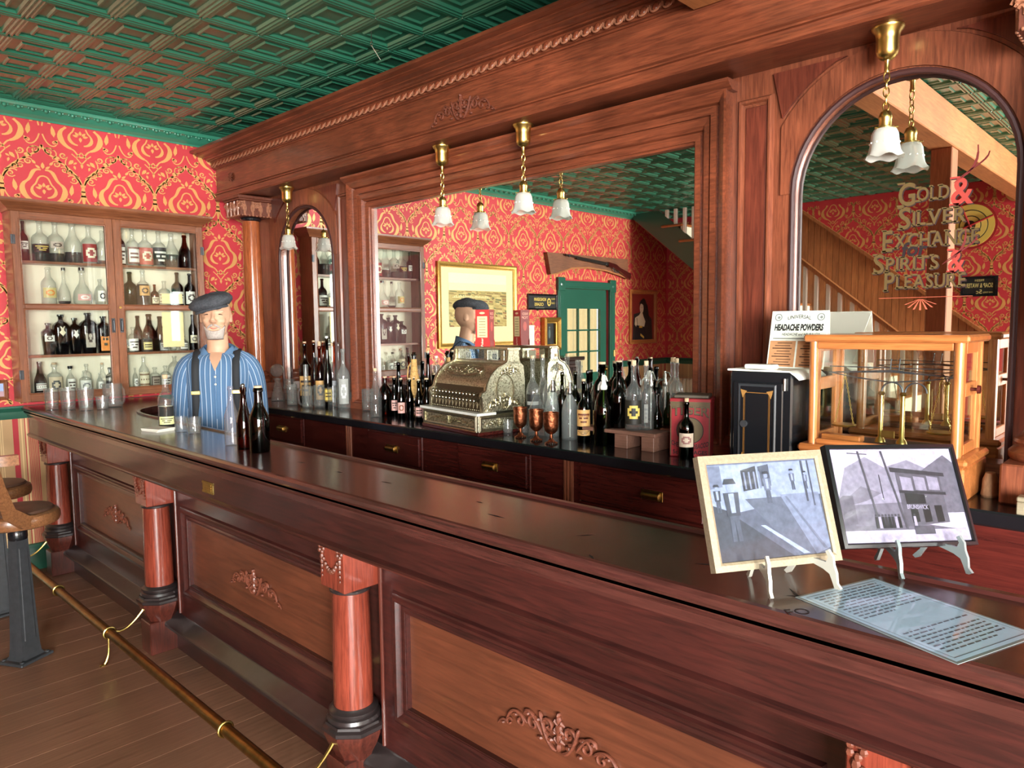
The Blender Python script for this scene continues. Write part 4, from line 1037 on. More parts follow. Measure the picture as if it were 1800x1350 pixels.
# ================================================================== BOTTLES AND GLASSWARE
P_ = {  # body profiles: (radius / R, height / H)
 'whiskey': [(.0, 0), (.92, 0), (1, .02), (1, .52), (.97, .57), (.80, .635), (.50, .68), (.36, .715), (.31, .76), (.29, .93), (.36, .94), (.36, .985), (.30, 1)],
 'longneck': [(.0, 0), (.94, 0), (1, .02), (1, .46), (.95, .51), (.72, .60), (.46, .70), (.36, .80), (.32, .92), (.40, .93), (.40, .97), (.33, 1)],
 'wine': [(.0, 0), (.94, 0), (1, .02), (1, .55), (.93, .61), (.62, .69), (.42, .74), (.36, .80), (.34, .94), (.42, .945), (.42, .97), (.34, 1)],
 'beer': [(.0, 0), (.93, 0), (1, .02), (1, .50), (.92, .57), (.66, .66), (.48, .73), (.42, .80), (.40, .93), (.48, .94), (.48, .985), (.40, 1)],
 'champagne': [(.0, 0), (.94, 0), (1, .02), (1, .40), (.92, .48), (.70, .58), (.50, .68), (.38, .80), (.34, .92), (.42, .93), (.40, 1)],
 'jug': [(.0, 0), (.90, 0), (1, .03), (1, .45), (.96, .58), (.82, .69), (.55, .77), (.30, .82), (.24, .86), (.24, .94), (.31, .95), (.31, 1)],
 'round': [(.0, 0), (.55, 0), (.80, .06), (.97, .24), (1, .38), (.92, .55), (.70, .68), (.40, .77), (.24, .81), (.21, .90), (.28, .91), (.28, 1)],
 'flask': [(.0, 0), (.62, 0), (.86, .05), (1, .25), (1, .42), (.88, .58), (.60, .70), (.34, .76), (.26, .80), (.24, .90), (.34, .91), (.34, 1)],
 'bulb': [(.0, 0), (.70, 0), (.95, .06), (1, .18), (.90, .36), (.62, .50), (.36, .60), (.27, .70), (.24, .90), (.33, .92), (.33, 1)],
 'case': [(.0, 0), (.74, 0), (.78, .02), (.90, .30), (1, .66), (.98, .72), (.70, .79), (.34, .83), (.28, .86), (.28, .94), (.40, .95), (.40, 1)],
 'pharm': [(.0, 0), (.95, 0), (1, .02), (1, .60), (.92, .66), (.60, .71), (.36, .74), (.32, .78), (.30, .90), (.44, .91), (.44, .98), (.36, 1)],
 'siphon': [(.0, 0), (.90, 0), (1, .02), (1, .50), (.95, .57), (.80, .66), (.56, .74), (.34, .80), (.26, .83)],
 'cone': [(.0, 0), (.94, 0), (1, .02), (1, .46), (.92, .55), (.66, .68), (.36, .80), (.22, .88), (.20, .97), (.26, .98), (.26, 1)],
}
LBL = printed('paper_label', .55)
def label_patch(R, z0, z1, face, arc, base, inkc, style=0, sx=1, sy=1, square=0):
    """paper label wrapped round the bottle; lines of 'print' as colour cells"""
    mb = MB(); nu, nv = 10, 9
    col = lambda i, j: base
    def pt(u, v):
        t = face-arc/2+arc*u; q = 1.0
        if square: q = 1.0/((abs(math.cos(t))**square+abs(math.sin(t))**square)**(1.0/square))
        return ((R+.0007)*sx*q*math.cos(t), (R+.0007)*sy*q*math.sin(t), z0+(z1-z0)*v)
    for j in range(nv):
        for i in range(nu):
            c = base
            if style == 0 and j in (2, 4) and 2 <= i <= 7 and (i*7+j*3) % 5: c = inkc
            if style == 0 and j == 6 and 1 <= i <= 8: c = inkc
            if style == 1 and (abs(i-4.5)/3.2)**2+(abs(j-4)/3.0)**2 < 1: c = inkc
            if style == 1 and (abs(i-4.5)/1.8)**2+(abs(j-4)/1.7)**2 < 1: c = base
            if style == 2 and (j in (0, nv-1) or i in (0, nu-1)): c = inkc
            if style == 2 and j in (3, 5) and 2 <= i <= 7: c = inkc
            if style == 3 and j in (1, 7): c = inkc
            if style == 3 and j == 4 and i % 2: c = inkc
            mb.col = c
            mb.add([pt(i/nu, j/nv), pt((i+1)/nu, j/nv), pt((i+1)/nu, (j+1)/nv), pt(i/nu, (j+1)/nv)], [(0, 1, 2, 3)])
    return mb
def heart_patch(R, zc, s, face, base):
    mb = MB(); mb.col = base; pts = []
    for k in range(24):
        t = 2*PI*k/24; x = .8*math.sin(t)**3; z = (13*math.cos(t)-5*math.cos(2*t)-2*math.cos(3*t)-math.cos(4*t))/17
        pts.append((x*s, z*s))
    T = basis((R*math.cos(face), R*math.sin(face), zc), (-math.sin(face), math.cos(face), 0), (0, 0, 1))
    mb.add([T @ Vector((x, z, -.35*x*x/R+.0012)) for x, z in pts]+[T @ Vector((0, 0, .0014))], [(k, (k+1) % 24, 24) for k in range(24)])
    return mb
_bm = {}
def bottle(name, lab, pos, Hh, R, prof='whiskey', g='clear', label=None, liquid=None, cork=None, cat='bottle', group=None, flat_=1.0, square=0, handle=False, rz=0, face=None, parent=None):
    """pos: base centre; label: (z0, z1, base, ink, style, arc) as fractions of H; liquid: (material, fill); cork: (material, above)"""
    pos = Vector(pos)
    if face is None: face = math.atan2(-pos.y, -pos.x)
    face -= rz
    o = thing(name, lab, cat, pos, rz, group)
    pr = P_[prof]; seg = 16 if R < .03 else 22
    mb = MB(); mb.lathe([(max(r, .001)*R, z*Hh) for r, z in pr][1:], seg, sy=flat_, square=square); mb.build('glass', G[g], o, 50)
    if handle:
        mb = MB(); mb.tube([tuple(Vector((math.cos(.6)*a, math.sin(.6)*a, b))) for a, b in ((.24*R, .9*Hh), (.55*R, .92*Hh), (.72*R, .84*Hh), (.70*R, .72*Hh))], .007, 8); mb.build('handle', G[g], o)
    if liquid:
        mat, fill = liquid; mb = MB(); pts = [(max(r, .01)*R*.93, max(z*Hh, .004)) for r, z in pr[1:] if z < fill]
        z9 = fill*Hh; rr = np.interp(fill, [z for r, z in pr[1:]], [r for r, z in pr[1:]])*R*.93; pts.append((rr, z9))
        mb.lathe(pts, seg, sy=flat_, square=square); mb.build('liquid', G[mat], o, 50)
    if label:
        z0, z1, base, inkc, style, arc = label
        if style == 'heart': mb = heart_patch(R*flat_**.5, (z0+z1)/2*Hh, (z1-z0)*Hh*.55, face, base)
        else:
            rm_ = R*max(np.interp((z0+z1)/2, [z for r, z in pr[1:]], [r for r, z in pr[1:]]), .2)
            mb = label_patch(rm_, z0*Hh, z1*Hh, face, arc, base, inkc, style, 1, flat_, square)
        mb.build('paper_label', LBL, o, 60)
    if cork:
        mat, up = cork; rt = pr[-1][0]*R; mb = MB(); mb.lathe([(rt*.92, Hh-.006), (rt*.98, Hh+up*.9), (rt*.9, Hh+up)], 12); mb.build('stopper', Mt[mat], o)
    return o
CR, TAN, WHT, PNK, BLK, RED, ORG, YEL = (.86, .82, .70), (.78, .60, .36), (.88, .87, .83), (.82, .62, .58), (.07, .07, .07), (.55, .12, .12), (.85, .52, .22), (.85, .74, .36)
INK = (.25, .18, .14)
def pxbottle(name, lab, px, py0, py1, wpx, plane, zbase=None, ymax=None, xpl=None, **kw):
    """place by photo pixels: px column, py0 top, py1 base, wpx body width; plane = height it stands on"""
    q = onz(px, py1, plane)
    if xpl is not None: q = onx(px, py1, xpl); q.z = plane
    elif ymax is not None and q.y > ymax: q = ony(px, py1, ymax); q.z = plane
    dp = depth(q+Vector((0, 0, .1))); R = wpx/2*dp/FPX
    if xpl is not None: top = onx(px, py0, q.x)
    else:
        top = ony(px, py0, q.y)
    kw.setdefault('prof', 'whiskey')
    return bottle(name, lab, q, max(top.z-plane, .03), R, **kw)
# ---- glass tumblers, mugs, pitchers
def tumbler(lab, pos, Hh, R, flute=8, group=None, cat='glass', name='tumbler', r0=.82):
    mb = MB(); sg = flute*4; vs, fs = [], []
    prof = [(r0*R, 0), (r0*R, .01), (R*.87, Hh*.35), (R*.95, Hh*.7), (R, Hh), (R*.94, Hh), (R*.90, Hh*.7), (R*.80, Hh*.3), (R*.70, Hh*.14), (.001, Hh*.12)]
    for i, (r, z) in enumerate(prof):
        for k in range(sg):
            a = 2*PI*k/sg; f = 1+(.035*math.cos(flute*a) if i in (1, 2) else .012*math.cos(flute*a) if i == 3 else 0)
            vs.append((r*f*math.cos(a), r*f*math.sin(a), z))
    for i in range(len(prof)-1):
        for k in range(sg): fs.append((i*sg+k, i*sg+(k+1) % sg, (i+1)*sg+(k+1) % sg, (i+1)*sg+k))
    fs.append(tuple(range(sg))); mb.add(vs, fs)
    o = mb.build(name, G['clear'], None, 45); o.location = pos
    return tag(o, lab, cat, group)
def mug(lab, pos, Hh, R, ha, group=None, name='glass_mug', cat='mug', spout=False, flute=0):
    o = thing(name, lab, cat, pos, 0, group)
    mb = MB(); sg = 32; prof = [(.92*R, 0), (R*.98, .008), (R, Hh*.1), (R, Hh*.9), (R*1.01, Hh), (R*.93, Hh), (R*.92, Hh*.2), (R*.88, Hh*.10), (.001, Hh*.09)]
    vs, fs = [], []
    for i, (r, z) in enumerate(prof):
        for k in range(sg):
            a = 2*PI*k/sg; f = 1+(.02*math.cos(flute*a) if flute and 1 < i < 4 else 0); d = 0
            if spout and i in (4, 5) and math.cos(a-ha-PI) > .85: f += .14*(math.cos(a-ha-PI)-.85)/.15
            vs.append((r*f*math.cos(a), r*f*math.sin(a), z))
    for i in range(len(prof)-1):
        for k in range(sg): fs.append((i*sg+k, i*sg+(k+1) % sg, (i+1)*sg+(k+1) % sg, (i+1)*sg+k))
    fs.append(tuple(range(sg))); mb.add(vs, fs); mb.build('cup', G['clear'], o, 45)
    mb = MB(); c, s = math.cos(ha), math.sin(ha)
    mb.tube([(c*a*R, s*a*R, b*Hh) for a, b in ((.98, .86), (1.3, .88), (1.58, .76), (1.62, .5), (1.48, .26), (1.2, .17), (.98, .2))], .0065, 8); mb.build('handle', G['clear'], o)
    return o
# ================================================================== WALL CABINET
CFX = -5.205                                # front of the doors
cy0, cy1, cz0, cz1 = 1.125, 2.275, 1.10, 2.255
cab = thing('wall_cabinet', 'glass fronted walnut wall cabinet with two doors and a moulded cornice', 'cabinet', (0, 0, 0))
mb = MB(); mb.box(XW+.037, XW+.047, cy0+.02, cy1-.02, cz0+.02, cz1); o = mb.build('back_panel', Mt['cream'], cab)
mb = MB(); mb.box(XW+.036, CFX-.02, cy0, cy0+.022, cz0, cz1); mb.build('side', W['cab'], cab)
mb = MB(); mb.box(XW+.036, CFX-.02, cy1-.022, cy1, cz0, cz1); mb.build('side', W['cab'], cab)
mb = MB(); mb.box(XW+.036, CFX-.02, cy0+.022, cy1-.022, cz1-.022, cz1+.04); mb.build('top', W['cab_x'], cab)
mb = MB(); mb.box(XW+.036, CFX-.02, cy0+.022, cy1-.022, cz0, cz0+.03); mb.build('bottom', W['cab_x'], cab)
# moulded cornice on three sides
pr = [(0, 0), (.008, .004), (.012, .014), (.02, .02), (.034, .03), (.05, .046), (.058, .052), (.062, .062), (.062, .072)]
cc = MB(); vs, fs = [], []; n = len(pr)
for (d, z) in pr:
    vs += [(XW+.036, cy0-d, cz1+z), (CFX-.02+d, cy0-d, cz1+z), (CFX-.02+d, cy1+d, cz1+z), (XW+.036, cy1+d, cz1+z)]
for i in range(n-1):
    for k in range(3): fs.append((i*4+k, i*4+k+1, (i+1)*4+k+1, (i+1)*4+k))
fs.append(((n-1)*4, (n-1)*4+1, (n-1)*4+2, (n-1)*4+3)); cc.add(vs, fs); cc.build('cornice', W['cab_x'], cab)
SHZ = [1.965, 1.700, 1.385, cz0+.03]        # shelf tops from the top row down
for z in SHZ[:3]:
    mb = MB(); mb.box(XW+.048, CFX-.035, cy0+.023, cy1-.023, z-.016, z); mb.build('shelf', W['cab_x'], cab)
ym = 1.687
def cab_door(a, b, hinge_left):
    fw_ = .048; f = MB()
    f.bbox(CFX-.018, CFX+.004, a, a+fw_, cz0, cz1, .003); d = f.build('door', W['cab'], cab)
    for (y0, y1, z0, z1, mt) in ((b-fw_, b, cz0, cz1, 'cab'), (a+fw_, b-fw_, cz1-.05, cz1, 'cab_x'), (a+fw_, b-fw_, cz0, cz0+.055, 'cab_x'), (a+fw_, b-fw_, 1.664, 1.702, 'cab_x')):
        g = MB(); g.bbox(CFX-.018, CFX+.004, y0, y1, z0, z1, .003); g.build('stile' if mt == 'cab' else 'rail', W[mt], d)
    for (z0, z1) in ((cz0+.055, 1.664), (1.702, cz1-.05)):
        g = MB(); g.box(CFX-.008, CFX-.005, a+fw_, b-fw_, z0, z1); g.build('pane', G['pane'], d)
        g = MB(); g.frame((CFX+.003, (a+b)/2, (z0+z1)/2), (0, 1, 0), (0, 0, 1), (1, 0, 0), b-a-2*fw_, z1-z0, [(0, -.01), (0, .002), (.005, .004), (.010, 0)]); g.build('glazing_bead', W['cab_x'], d)
    for z in (cz0+.17, cz1-.17):
        g = MB(); y = a if hinge_left else b; s = 1 if hinge_left else -1
        g.bbox(CFX+.004, CFX+.007, y+s*.002, y+s*.020, z-.028, z+.028, .001); g.tube([(CFX+.006, y, z-.028), (CFX+.006, y, z+.028)], .005, 8); g.build('hinge', Mt['iron'], d)
    g = MB(); y = b-.024 if hinge_left else a+.024
    g.tube([(CFX+.004, y, 1.60), (CFX+.016, y, 1.597), (CFX+.020, y, 1.565), (CFX+.016, y, 1.533), (CFX+.004, y, 1.53)], .0055, 8); g.bbox(CFX+.003, CFX+.006, y-.011, y+.011, 1.518, 1.612, .001); g.build('handle', Mt['iron'], d)
    return d
cab_door(cy0, ym-.001, True); d2 = cab_door(ym+.001, cy1, False)
g = MB(); g.cyl((CFX+.004, ym+.022, 1.683), (CFX+.009, ym+.022, 1.683), .008, 14); g.build('lock', Mt['brass'], d2)
# ---- bottles on the shelves: (row, photo column, top, width, description, options)
CX_ = -5.31
def cb(row, px, py0, w, lab, dx=0, **kw):
    z = SHZ[row]; x = CX_+dx
    q = onx(px, 500, x); dp = depth((q.x, q.y, z+.1)); R = w/2*dp/FPX*1.02
    top = onx(px, py0, x).z
    lim = (cz1-.03 if row == 0 else SHZ[row-1]-.02)-.004-z
    hh = min(top-z, lim - (kw.get('cork', (0, 0))[1] if kw.get('cork') else 0))
    q.y = min(max(q.y, cy0+.024+R), cy1-.024-R)
    return bottle('bottle', lab, (x, q.y, z), hh, R, face=0, group='bottles on the cabinet shelves', **kw)
GR = 'bottles on the cabinet shelves'
cb(0, 46, 389, 15, 'dark amber bottle with white label at the hinge end of the top cabinet shelf', g='amber', label=(.3, .5, WHT, INK, 0, 1.8))
cb(0, 75, 388, 27, 'clear corked bottle filled with dark wine and black label, cabinet top shelf', liquid=('whiskey', .42), label=(.22, .42, (.2, .06, .08), YEL, 0, 2.0))
cb(0, 102, 390, 26, 'clear bottle with a little red whiskey and engraved shoulder, cabinet top shelf', liquid=('whiskey', .22), label=(.34, .50, (.72, .66, .60), INK, 1, 1.7))
cb(0, 132, 392, 27, 'clear fluted bottle one third full of red whiskey, cabinet top shelf', liquid=('whiskey', .27), prof='longneck')
cb(0, 160, 398, 24, 'clear bottle with tall red and cream label, cabinet top shelf', label=(.05, .52, RED, CR, 1, 2.3))
cb(0, 183, 406, 19, 'plain clear bottle with pale liquid beside the door stile, cabinet top shelf', liquid=('gold', .12))
cb(0, 215, 400, 15, 'brown bottle with a tall white label, cabinet top shelf', g='amber', label=(.05, .48, WHT, INK, 0, 2.0))
cb(0, 236, 402, 21, 'clear bottle with ornate white label, cabinet top shelf', label=(.05, .50, WHT, (.5, .35, .3), 2, 2.2))
cb(0, 258, 404, 24, 'clear bottle with faded pink red label, cabinet top shelf', label=(.05, .50, (.70, .36, .30), CR, 1, 2.3))
cb(0, 282, 407, 23, 'clear whiskey bottle with black and white label, cabinet top shelf', label=(.05, .54, BLK, WHT, 0, 2.4))
cb(0, 304, 411, 22, 'clear narrow bottle with red liquor in its lower half, cabinet top shelf', liquid=('whiskey', .38), prof='longneck')
cb(0, 327, 414, 20, 'tall golden amber bottle with a cork at the end of the top cabinet shelf', g='amber', liquid=('gold', .6), cork=('cork', .015), prof='longneck')
cb(1, 85, 470, 23, 'clear bottle with painted oranges on the second cabinet shelf', label=(.18, .45, (.80, .74, .50), ORG, 1, 2.0), prof='wine')
cb(1, 112, 474, 20, 'slender clear bottle with slanted dark foot, second cabinet shelf', prof='bulb', liquid=('whiskey', .10), cork=('black', .012))
cb(1, 144, 473, 30, 'pear shaped clear bottle with black cap and pink label, second cabinet shelf', prof='bulb', cork=('black', .014), label=(.12, .30, PNK, WHT, 1, 1.5))
cb(1, 175, 491, 29, 'round flask with a ringed white emblem, second cabinet shelf', prof='flask', flat_=.6, label=(.14, .55, WHT, (.12, .12, .14), 1, 1.6))
cb(1, 228, 478, 22, 'green glass bottle on the second cabinet shelf', g='green', prof='whiskey')
cb(1, 251, 475, 21, 'dark bottle with rounded shoulders and tan oval label, second cabinet shelf', g='clear', liquid=('whiskey', .60), label=(.28, .56, TAN, INK, 1, 1.7))
cb(1, 271, 500, 13, 'very small amber bottle with cream label, second cabinet shelf', g='amber', label=(.1, .4, CR, INK, 0, 2))
cb(1, 288, 494, 20, 'short clear bottle behind a cream painted reflection, second cabinet shelf', label=(.10, .50, CR, (.6, .5, .4), 3, 2.4))
cb(1, 311, 479, 19, 'plum coloured bottle with white front label, second cabinet shelf', g='purple', label=(.06, .42, WHT, INK, 0, 2.4))
cb(1, 333, 481, 17, 'almost black bottle with white figured label, second cabinet shelf', g='dark', label=(.06, .44, WHT, INK, 1, 2.4))
cb(2, 79, 568, 20, 'dark green bottle with round white seal, third cabinet shelf', g='olive', label=(.42, .62, WHT, INK, 1, 1.4), prof='case', square=4)
cb(2, 102, 553, 23, 'black square gin bottle with heart shaped label, third cabinet shelf', g='dark', prof='case', square=5, label=(.46, .74, CR, INK, 'heart', 1))
cb(2, 126, 559, 19, 'smaller black gin bottle with heart shaped paper, third cabinet shelf', g='dark', prof='case', square=5, label=(.44, .70, WHT, INK, 'heart', 1))
cb(2, 150, 550, 25, 'black tapered gin bottle with long coffin shaped label, third cabinet shelf', g='dark', prof='case', square=5, label=(.15, .72, (.66, .62, .56), INK, 1, 1.1))
cb(2, 177, 556, 22, 'black square bottle with bright orange label, third cabinet shelf', g='dark', prof='case', square=5, label=(.06, .70, ORG, (.2, .2, .12), 0, 1.3))
cb(2, 194, 565, 12, 'thin clear bottle by the door stile, third cabinet shelf', prof='pharm', label=(.1, .5, CR, INK, 0, 2))
cb(2, 229, 575, 16, 'clear medicine bottle with white label, third cabinet shelf', prof='pharm', dx=.05, label=(.06, .54, WHT, INK, 0, 2.4))
cb(2, 238, 555, 14, 'tall dark brown bottle behind the medicine bottles, third cabinet shelf', g='red', prof='beer', dx=-.04)
cb(2, 258, 552, 20, 'reddish brown beer bottle on the third cabinet shelf', g='red', prof='beer', dx=-.04)
cb(2, 253, 584, 17, 'clear square bottle with yellow label, third cabinet shelf', prof='pharm', dx=.055, label=(.06, .55, (.84, .78, .52), INK, 2, 2.4))
cb(2, 277, 556, 16, 'plum coloured bottle with a pale shoulder, third cabinet shelf', g='purple', prof='beer', dx=-.03)
cb(2, 283, 590, 15, 'small grey labelled bottle, third cabinet shelf', prof='pharm', dx=.05, label=(.06, .55, (.62, .62, .60), INK, 0, 2.4))
cb(2, 299, 588, 17, 'squat round bottle with grey circular label, third cabinet shelf', prof='flask', flat_=.6, dx=.03, label=(.14, .5, (.7, .68, .62), INK, 1, 1.6))
cb(2, 317, 590, 15, 'little white labelled bottle, third cabinet shelf', prof='pharm', dx=.05, label=(.06, .58, WHT, INK, 2, 2.4))
cb(2, 336, 553, 14, 'black bottle with round badge at the end of the third cabinet shelf', g='dark', prof='wine', label=(.2, .42, CR, INK, 1, 2.0))
cb(3, 60, 636, 19, 'dark green champagne bottle with white label, bottom cabinet shelf', g='olive', prof='champagne', label=(.16, .36, WHT, (.3, .1, .1), 3, 1.8))
cb(3, 86, 640, 22, 'clear bottle with an arched picture label, bottom cabinet shelf', prof='pharm', label=(.06, .58, (.80, .74, .62), (.3, .3, .3), 1, 2.2), cork=('cork', .008))
cb(3, 114, 647, 24, 'clear flask with black cap and large white label, bottom cabinet shelf', prof='flask', flat_=.6, cork=('black', .012), label=(.08, .58, WHT, INK, 0, 2.0))
cb(3, 140, 652, 18, 'clear bottle with embossed white monogram label, bottom cabinet shelf', prof='pharm', dx=.05, label=(.06, .58, WHT, (.5, .5, .5), 1, 2.3))
cb(3, 143, 640, 15, 'clear unlabelled bottle behind the monogram bottle, bottom cabinet shelf', prof='pharm', dx=-.05)
cb(3, 166, 656, 18, 'clear flask with round white label, bottom cabinet shelf', prof='flask', flat_=.6, dx=.05, label=(.12, .56, WHT, (.5, .5, .5), 1, 1.8))
cb(3, 171, 640, 15, 'clear corked bottle at the back of the bottom cabinet shelf', prof='longneck', dx=-.05, cork=('cork', .008))
cb(3, 184, 646, 13, 'small dark liquor bottle, bottom cabinet shelf', g='purple', prof='pharm')
cb(3, 195, 639, 15, 'clear bottle beside the door stile, bottom cabinet shelf', prof='longneck', dx=-.03)
cb(3, 229, 647, 14, 'tiny clear flask next to the centre stile, bottom cabinet shelf', prof='flask', flat_=.6, label=(.15, .5, WHT, INK, 1, 1.5))
cb(3, 245, 627, 16, 'tall clear bottle with banded white labels, bottom cabinet shelf', prof='wine', label=(.06, .52, (.82, .78, .66), (.5, .4, .3), 3, 2.5))
cb(3, 264, 646, 15, 'square clear bottle with brown label, bottom cabinet shelf', prof='pharm', square=5, label=(.08, .58, (.55, .50, .44), INK, 2, 1.8))
cb(3, 283, 643, 16, 'clear bottle with big square white label, bottom cabinet shelf', prof='pharm', label=(.06, .58, WHT, INK, 0, 2.4), dx=.04)
cb(3, 300, 626, 24, 'round clear jug at the end of the bottom cabinet shelf', prof='jug', dx=-.02)
# cream strips standing in for a bright reflection in the right door's glass
o = MB(); q0 = onx(284, 516, CFX-.012); q1 = onx(321, 536, CFX-.012)
for (z0, z1, y0, y1) in ((1.712, q0.z, q0.y, q1.y), (onx(300, 610, CFX).z, 1.655, q0.y-.005, q1.y)):
    m_ = MB(); n = 14
    m_.add([(CFX-.012+.002*math.sin(k*1.7)+.0, y, z0+(z1-z0)*k/n) for k in range(n+1) for y in (y0, y1)], [(2*k, 2*k+1, 2*k+3, 2*k+2) for k in range(n)])
    pp_ = m_.build('reflection_strip', plain('reflection_cream', srgb(232, 214, 160), .6) if 'reflection_cream' not in bpy.data.materials else bpy.data.materials['reflection_cream'], None, 60)
    tag(pp_, 'rippled cream strip standing in for a reflection in the upper cabinet pane' if z0 > 1.7 else 'rippled cream strip standing in for a reflection in the lower cabinet pane', 'paper')
# ================================================================== ON THE BACK COUNTER
GL = 'bottles along the back counter'
def kb(lab, px, py0, py1, w, **kw):
    kw.setdefault('group', GL)
    return pxbottle('bottle', lab, px, py0, py1, w, ZK, ymax=kw.pop('ymax', 2.60), **kw)
def back(lab, px, py0, w, y, z=ZK, **kw):
    """a bottle whose foot is hidden: its place in depth is given"""
    q = ony(px, py0, y); dp = depth(q); kw.setdefault('group', GL)
    return bottle('bottle', lab, (q.x, y, z), q.z-z, w/2*dp/FPX, **kw)
# --- left: decanters, mugs, spirits
def decanter(lab, px, py0, py1, w, stop):
    q = onz(px, py1, ZK); R = w/2*depth(q)/FPX; top = ony(px, py0, q.y).z-ZK; hb = top*.62
    o = thing('decanter', lab, 'decanter', q, 0, 'stoppered glass on the back counter')
    mb = MB(); pr = [(.95, 0), (1, .04), (.9, .2), (.55, .62), (.42, .8), (.40, .9), (.62, .97), (.62, 1)] if stop == 'ball' else [(.95, 0), (1, .04), (1, .72), (.9, .82), (.8, .86), (.84, 1.0)]
    mb.lathe([(r*R, z*hb) for r, z in pr], 24); mb.build('glass', G['clear'], o, 50)
    mb = MB()
    if stop == 'ball': mb.lathe([(.012, hb-.01), (.012, hb+.004)], 12); mb.ball((0, 0, hb+(top-hb)*.55), (top-hb)*.48, 12, 8)
    else: mb.lathe([(R*.86, hb), (R*.86, hb+.006), (.008, hb+.012), (.010, hb+.02), (.017, top-.004), (.014, top)], 12)
    mb.build('stopper', G['clear'], o, 20); return o
decanter('glass decanter with round ball stopper on the back counter', 489, 640, 705, 24, 'ball')
decanter('glass jar with faceted finial lid on the back counter', 510, 646, 703, 22, 'lid')
q = onz(474, 697, ZK); tumbler('plain glass jar half hidden beside the mannequin sleeve', q, .13, .034, 8, None, 'glass', 'glass_jar')
for (lab, px, py0, py1, w, ha) in (('clear glass beer mug in front of the lidded jar', 514, 676, 713, 19, -.4), ('clear glass beer mug with its handle turned to the bar', 541, 679, 717, 19, -1.9), ('clear glass beer mug between the handled mug and tall glass', 562, 677, 717, 20, -2.6)):
    q = onz(px, py1, ZK); R = w/2*depth(q)/FPX; mug(lab, q, ony(px, py0, q.y).z-ZK, R, ha, 'glass mugs on the back counter')
q = onz(586, 716, ZK); tumbler('tall straight glass at the end of the beer mugs', q, .135, .036, 10, None, 'glass', 'tall_glass', .9)
for (px, lab) in ((607, 'short fluted tumbler beside the tall straight glass'), (622, 'short fluted tumbler nearest the glass pitcher')):
    q = onz(px, 716, ZK); tumbler(lab, q, .098, .026, 8, 'short tumblers on the back counter')
q = ony(537, 641, 2.56); tumbler('slim tall glass behind the beer mugs', (q.x, 2.56, ZK), q.z-ZK, .017, 6, None, 'glass', 'slim_glass', .9)
back('brown whiskey bottle with cork and tan label behind the mugs', 535, 603, 21, 2.63, g='amber', cork=('cork', .01), label=(.12, .45, TAN, INK, 0, 2.3), liquid=('whiskey', .4))
back('plain amber bottle with cork beside the labelled whiskey', 551, 601, 15, 2.66, g='amber', cork=('cork', .01), prof='longneck')
back('amber bottle with long pale cork and tilted label', 561, 608, 20, 2.60, g='amber', cork=('cork', .03), label=(.10, .42, TAN, BLK, 1, 1.8))
back('amber bottle standing against the arched mirror', 567, 602, 14, 2.665, g='amber', cork=('cork', .008), prof='longneck')
back('champagne bottle with white foil neck and yellow label', 574, 594, 15, 2.575, g='olive', prof='champagne', label=(.08, .28, YEL, (.4, .3, .1), 2, 2.2), cork=('white', .012))
back('clear bottle with cork and grey label near the champagne', 583, 607, 14, 2.63, g='clear', label=(.06, .42, (.55, .55, .56), (.4, .4, .4), 0, 2.4), cork=('cork', .016), liquid=('inkliquid', .05))
back('tall clear bottle touching the mirror frame', 594, 602, 13, 2.665, prof='longneck')
back('large frosted bottle with an engraved V pattern', 602, 613, 23, 2.60, g='frost', label=(.08, .5, (.62, .62, .60), (.8, .8, .8), 1, 1.5))
# --- by the big frame: pitcher and corked clear bottle
q = onz(647, 722, ZK); mug('clear glass pitcher beside the dark beer bottles', q, .135, .036, 2.6, None, 'glass_pitcher', 'pitcher', True)
kb('clear corked bottle in front of the glass pitcher', 661, 651, 727, 21, prof='longneck', cork=('cork', .012), ymax=2.45)
# --- dark beer bottles
ST = dict(g='dark', prof='beer', cork=('cork', .008))
kb('broad brown black bottle with small handle ring near the pitcher', 678, 664, 731, 25, g='red', prof='jug', liquid=('inkliquid', .6), cork=('cork', .008))
kb('dark beer bottle with pink side label next to the broad bottle', 694, 664, 731, 14, label=(.15, .42, PNK, INK, 0, 1.6), **ST)
kb('dark beer bottle with pink front label, second in the front row', 706, 667, 736, 14, label=(.15, .42, PNK, (.5, .3, .2), 1, 2.0), **ST)
kb('dark unlabelled beer bottle in the middle of the front row', 721, 667, 737, 14, **ST)
kb('dark beer bottle with pink label beside the register', 737, 669, 741, 15, label=(.12, .38, PNK, INK, 2, 2.2), **ST)
kb('plump black bottle with pink label touching the register corner', 751, 667, 741, 20, label=(.10, .36, PNK, INK, 0, 1.8), **ST)
kb('dark beer bottle with hidden label behind the front row', 729, 665, 735, 13, ymax=2.58, label=(.12, .38, PNK, INK, 0, 1.8), **ST)
back('tall black bottle behind the broad brown bottle', 700, 637, 16, 2.62, g='dark', prof='beer')
back('tall amber bottle with open neck beside the wicker bottle', 718, 621, 13, 2.64, g='amber', prof='longneck')
back('tall dark bottle with cork and foil behind the register corner', 752, 620, 15, 2.62, g='dark', prof='champagne', cork=('cork', .01))
back('clear bottle with dark spirits and pale cap behind the register', 767, 628, 16, 2.645, prof='longneck', liquid=('whiskey', .45), cork=('cream', .008))
back('clear empty bottle with yellow cork behind the register', 782, 628, 13, 2.67, prof='longneck', cork=('cork', .006))
back('clear swing top bottle behind the curved register lid', 804, 625, 14, 2.665, prof='beer')
q = ony(731, 622, 2.60); wk = thing('wicker_bottle', 'bottle in a woven straw jacket with handle among dark bottles', 'bottle', (q.x, 2.585, ZK))
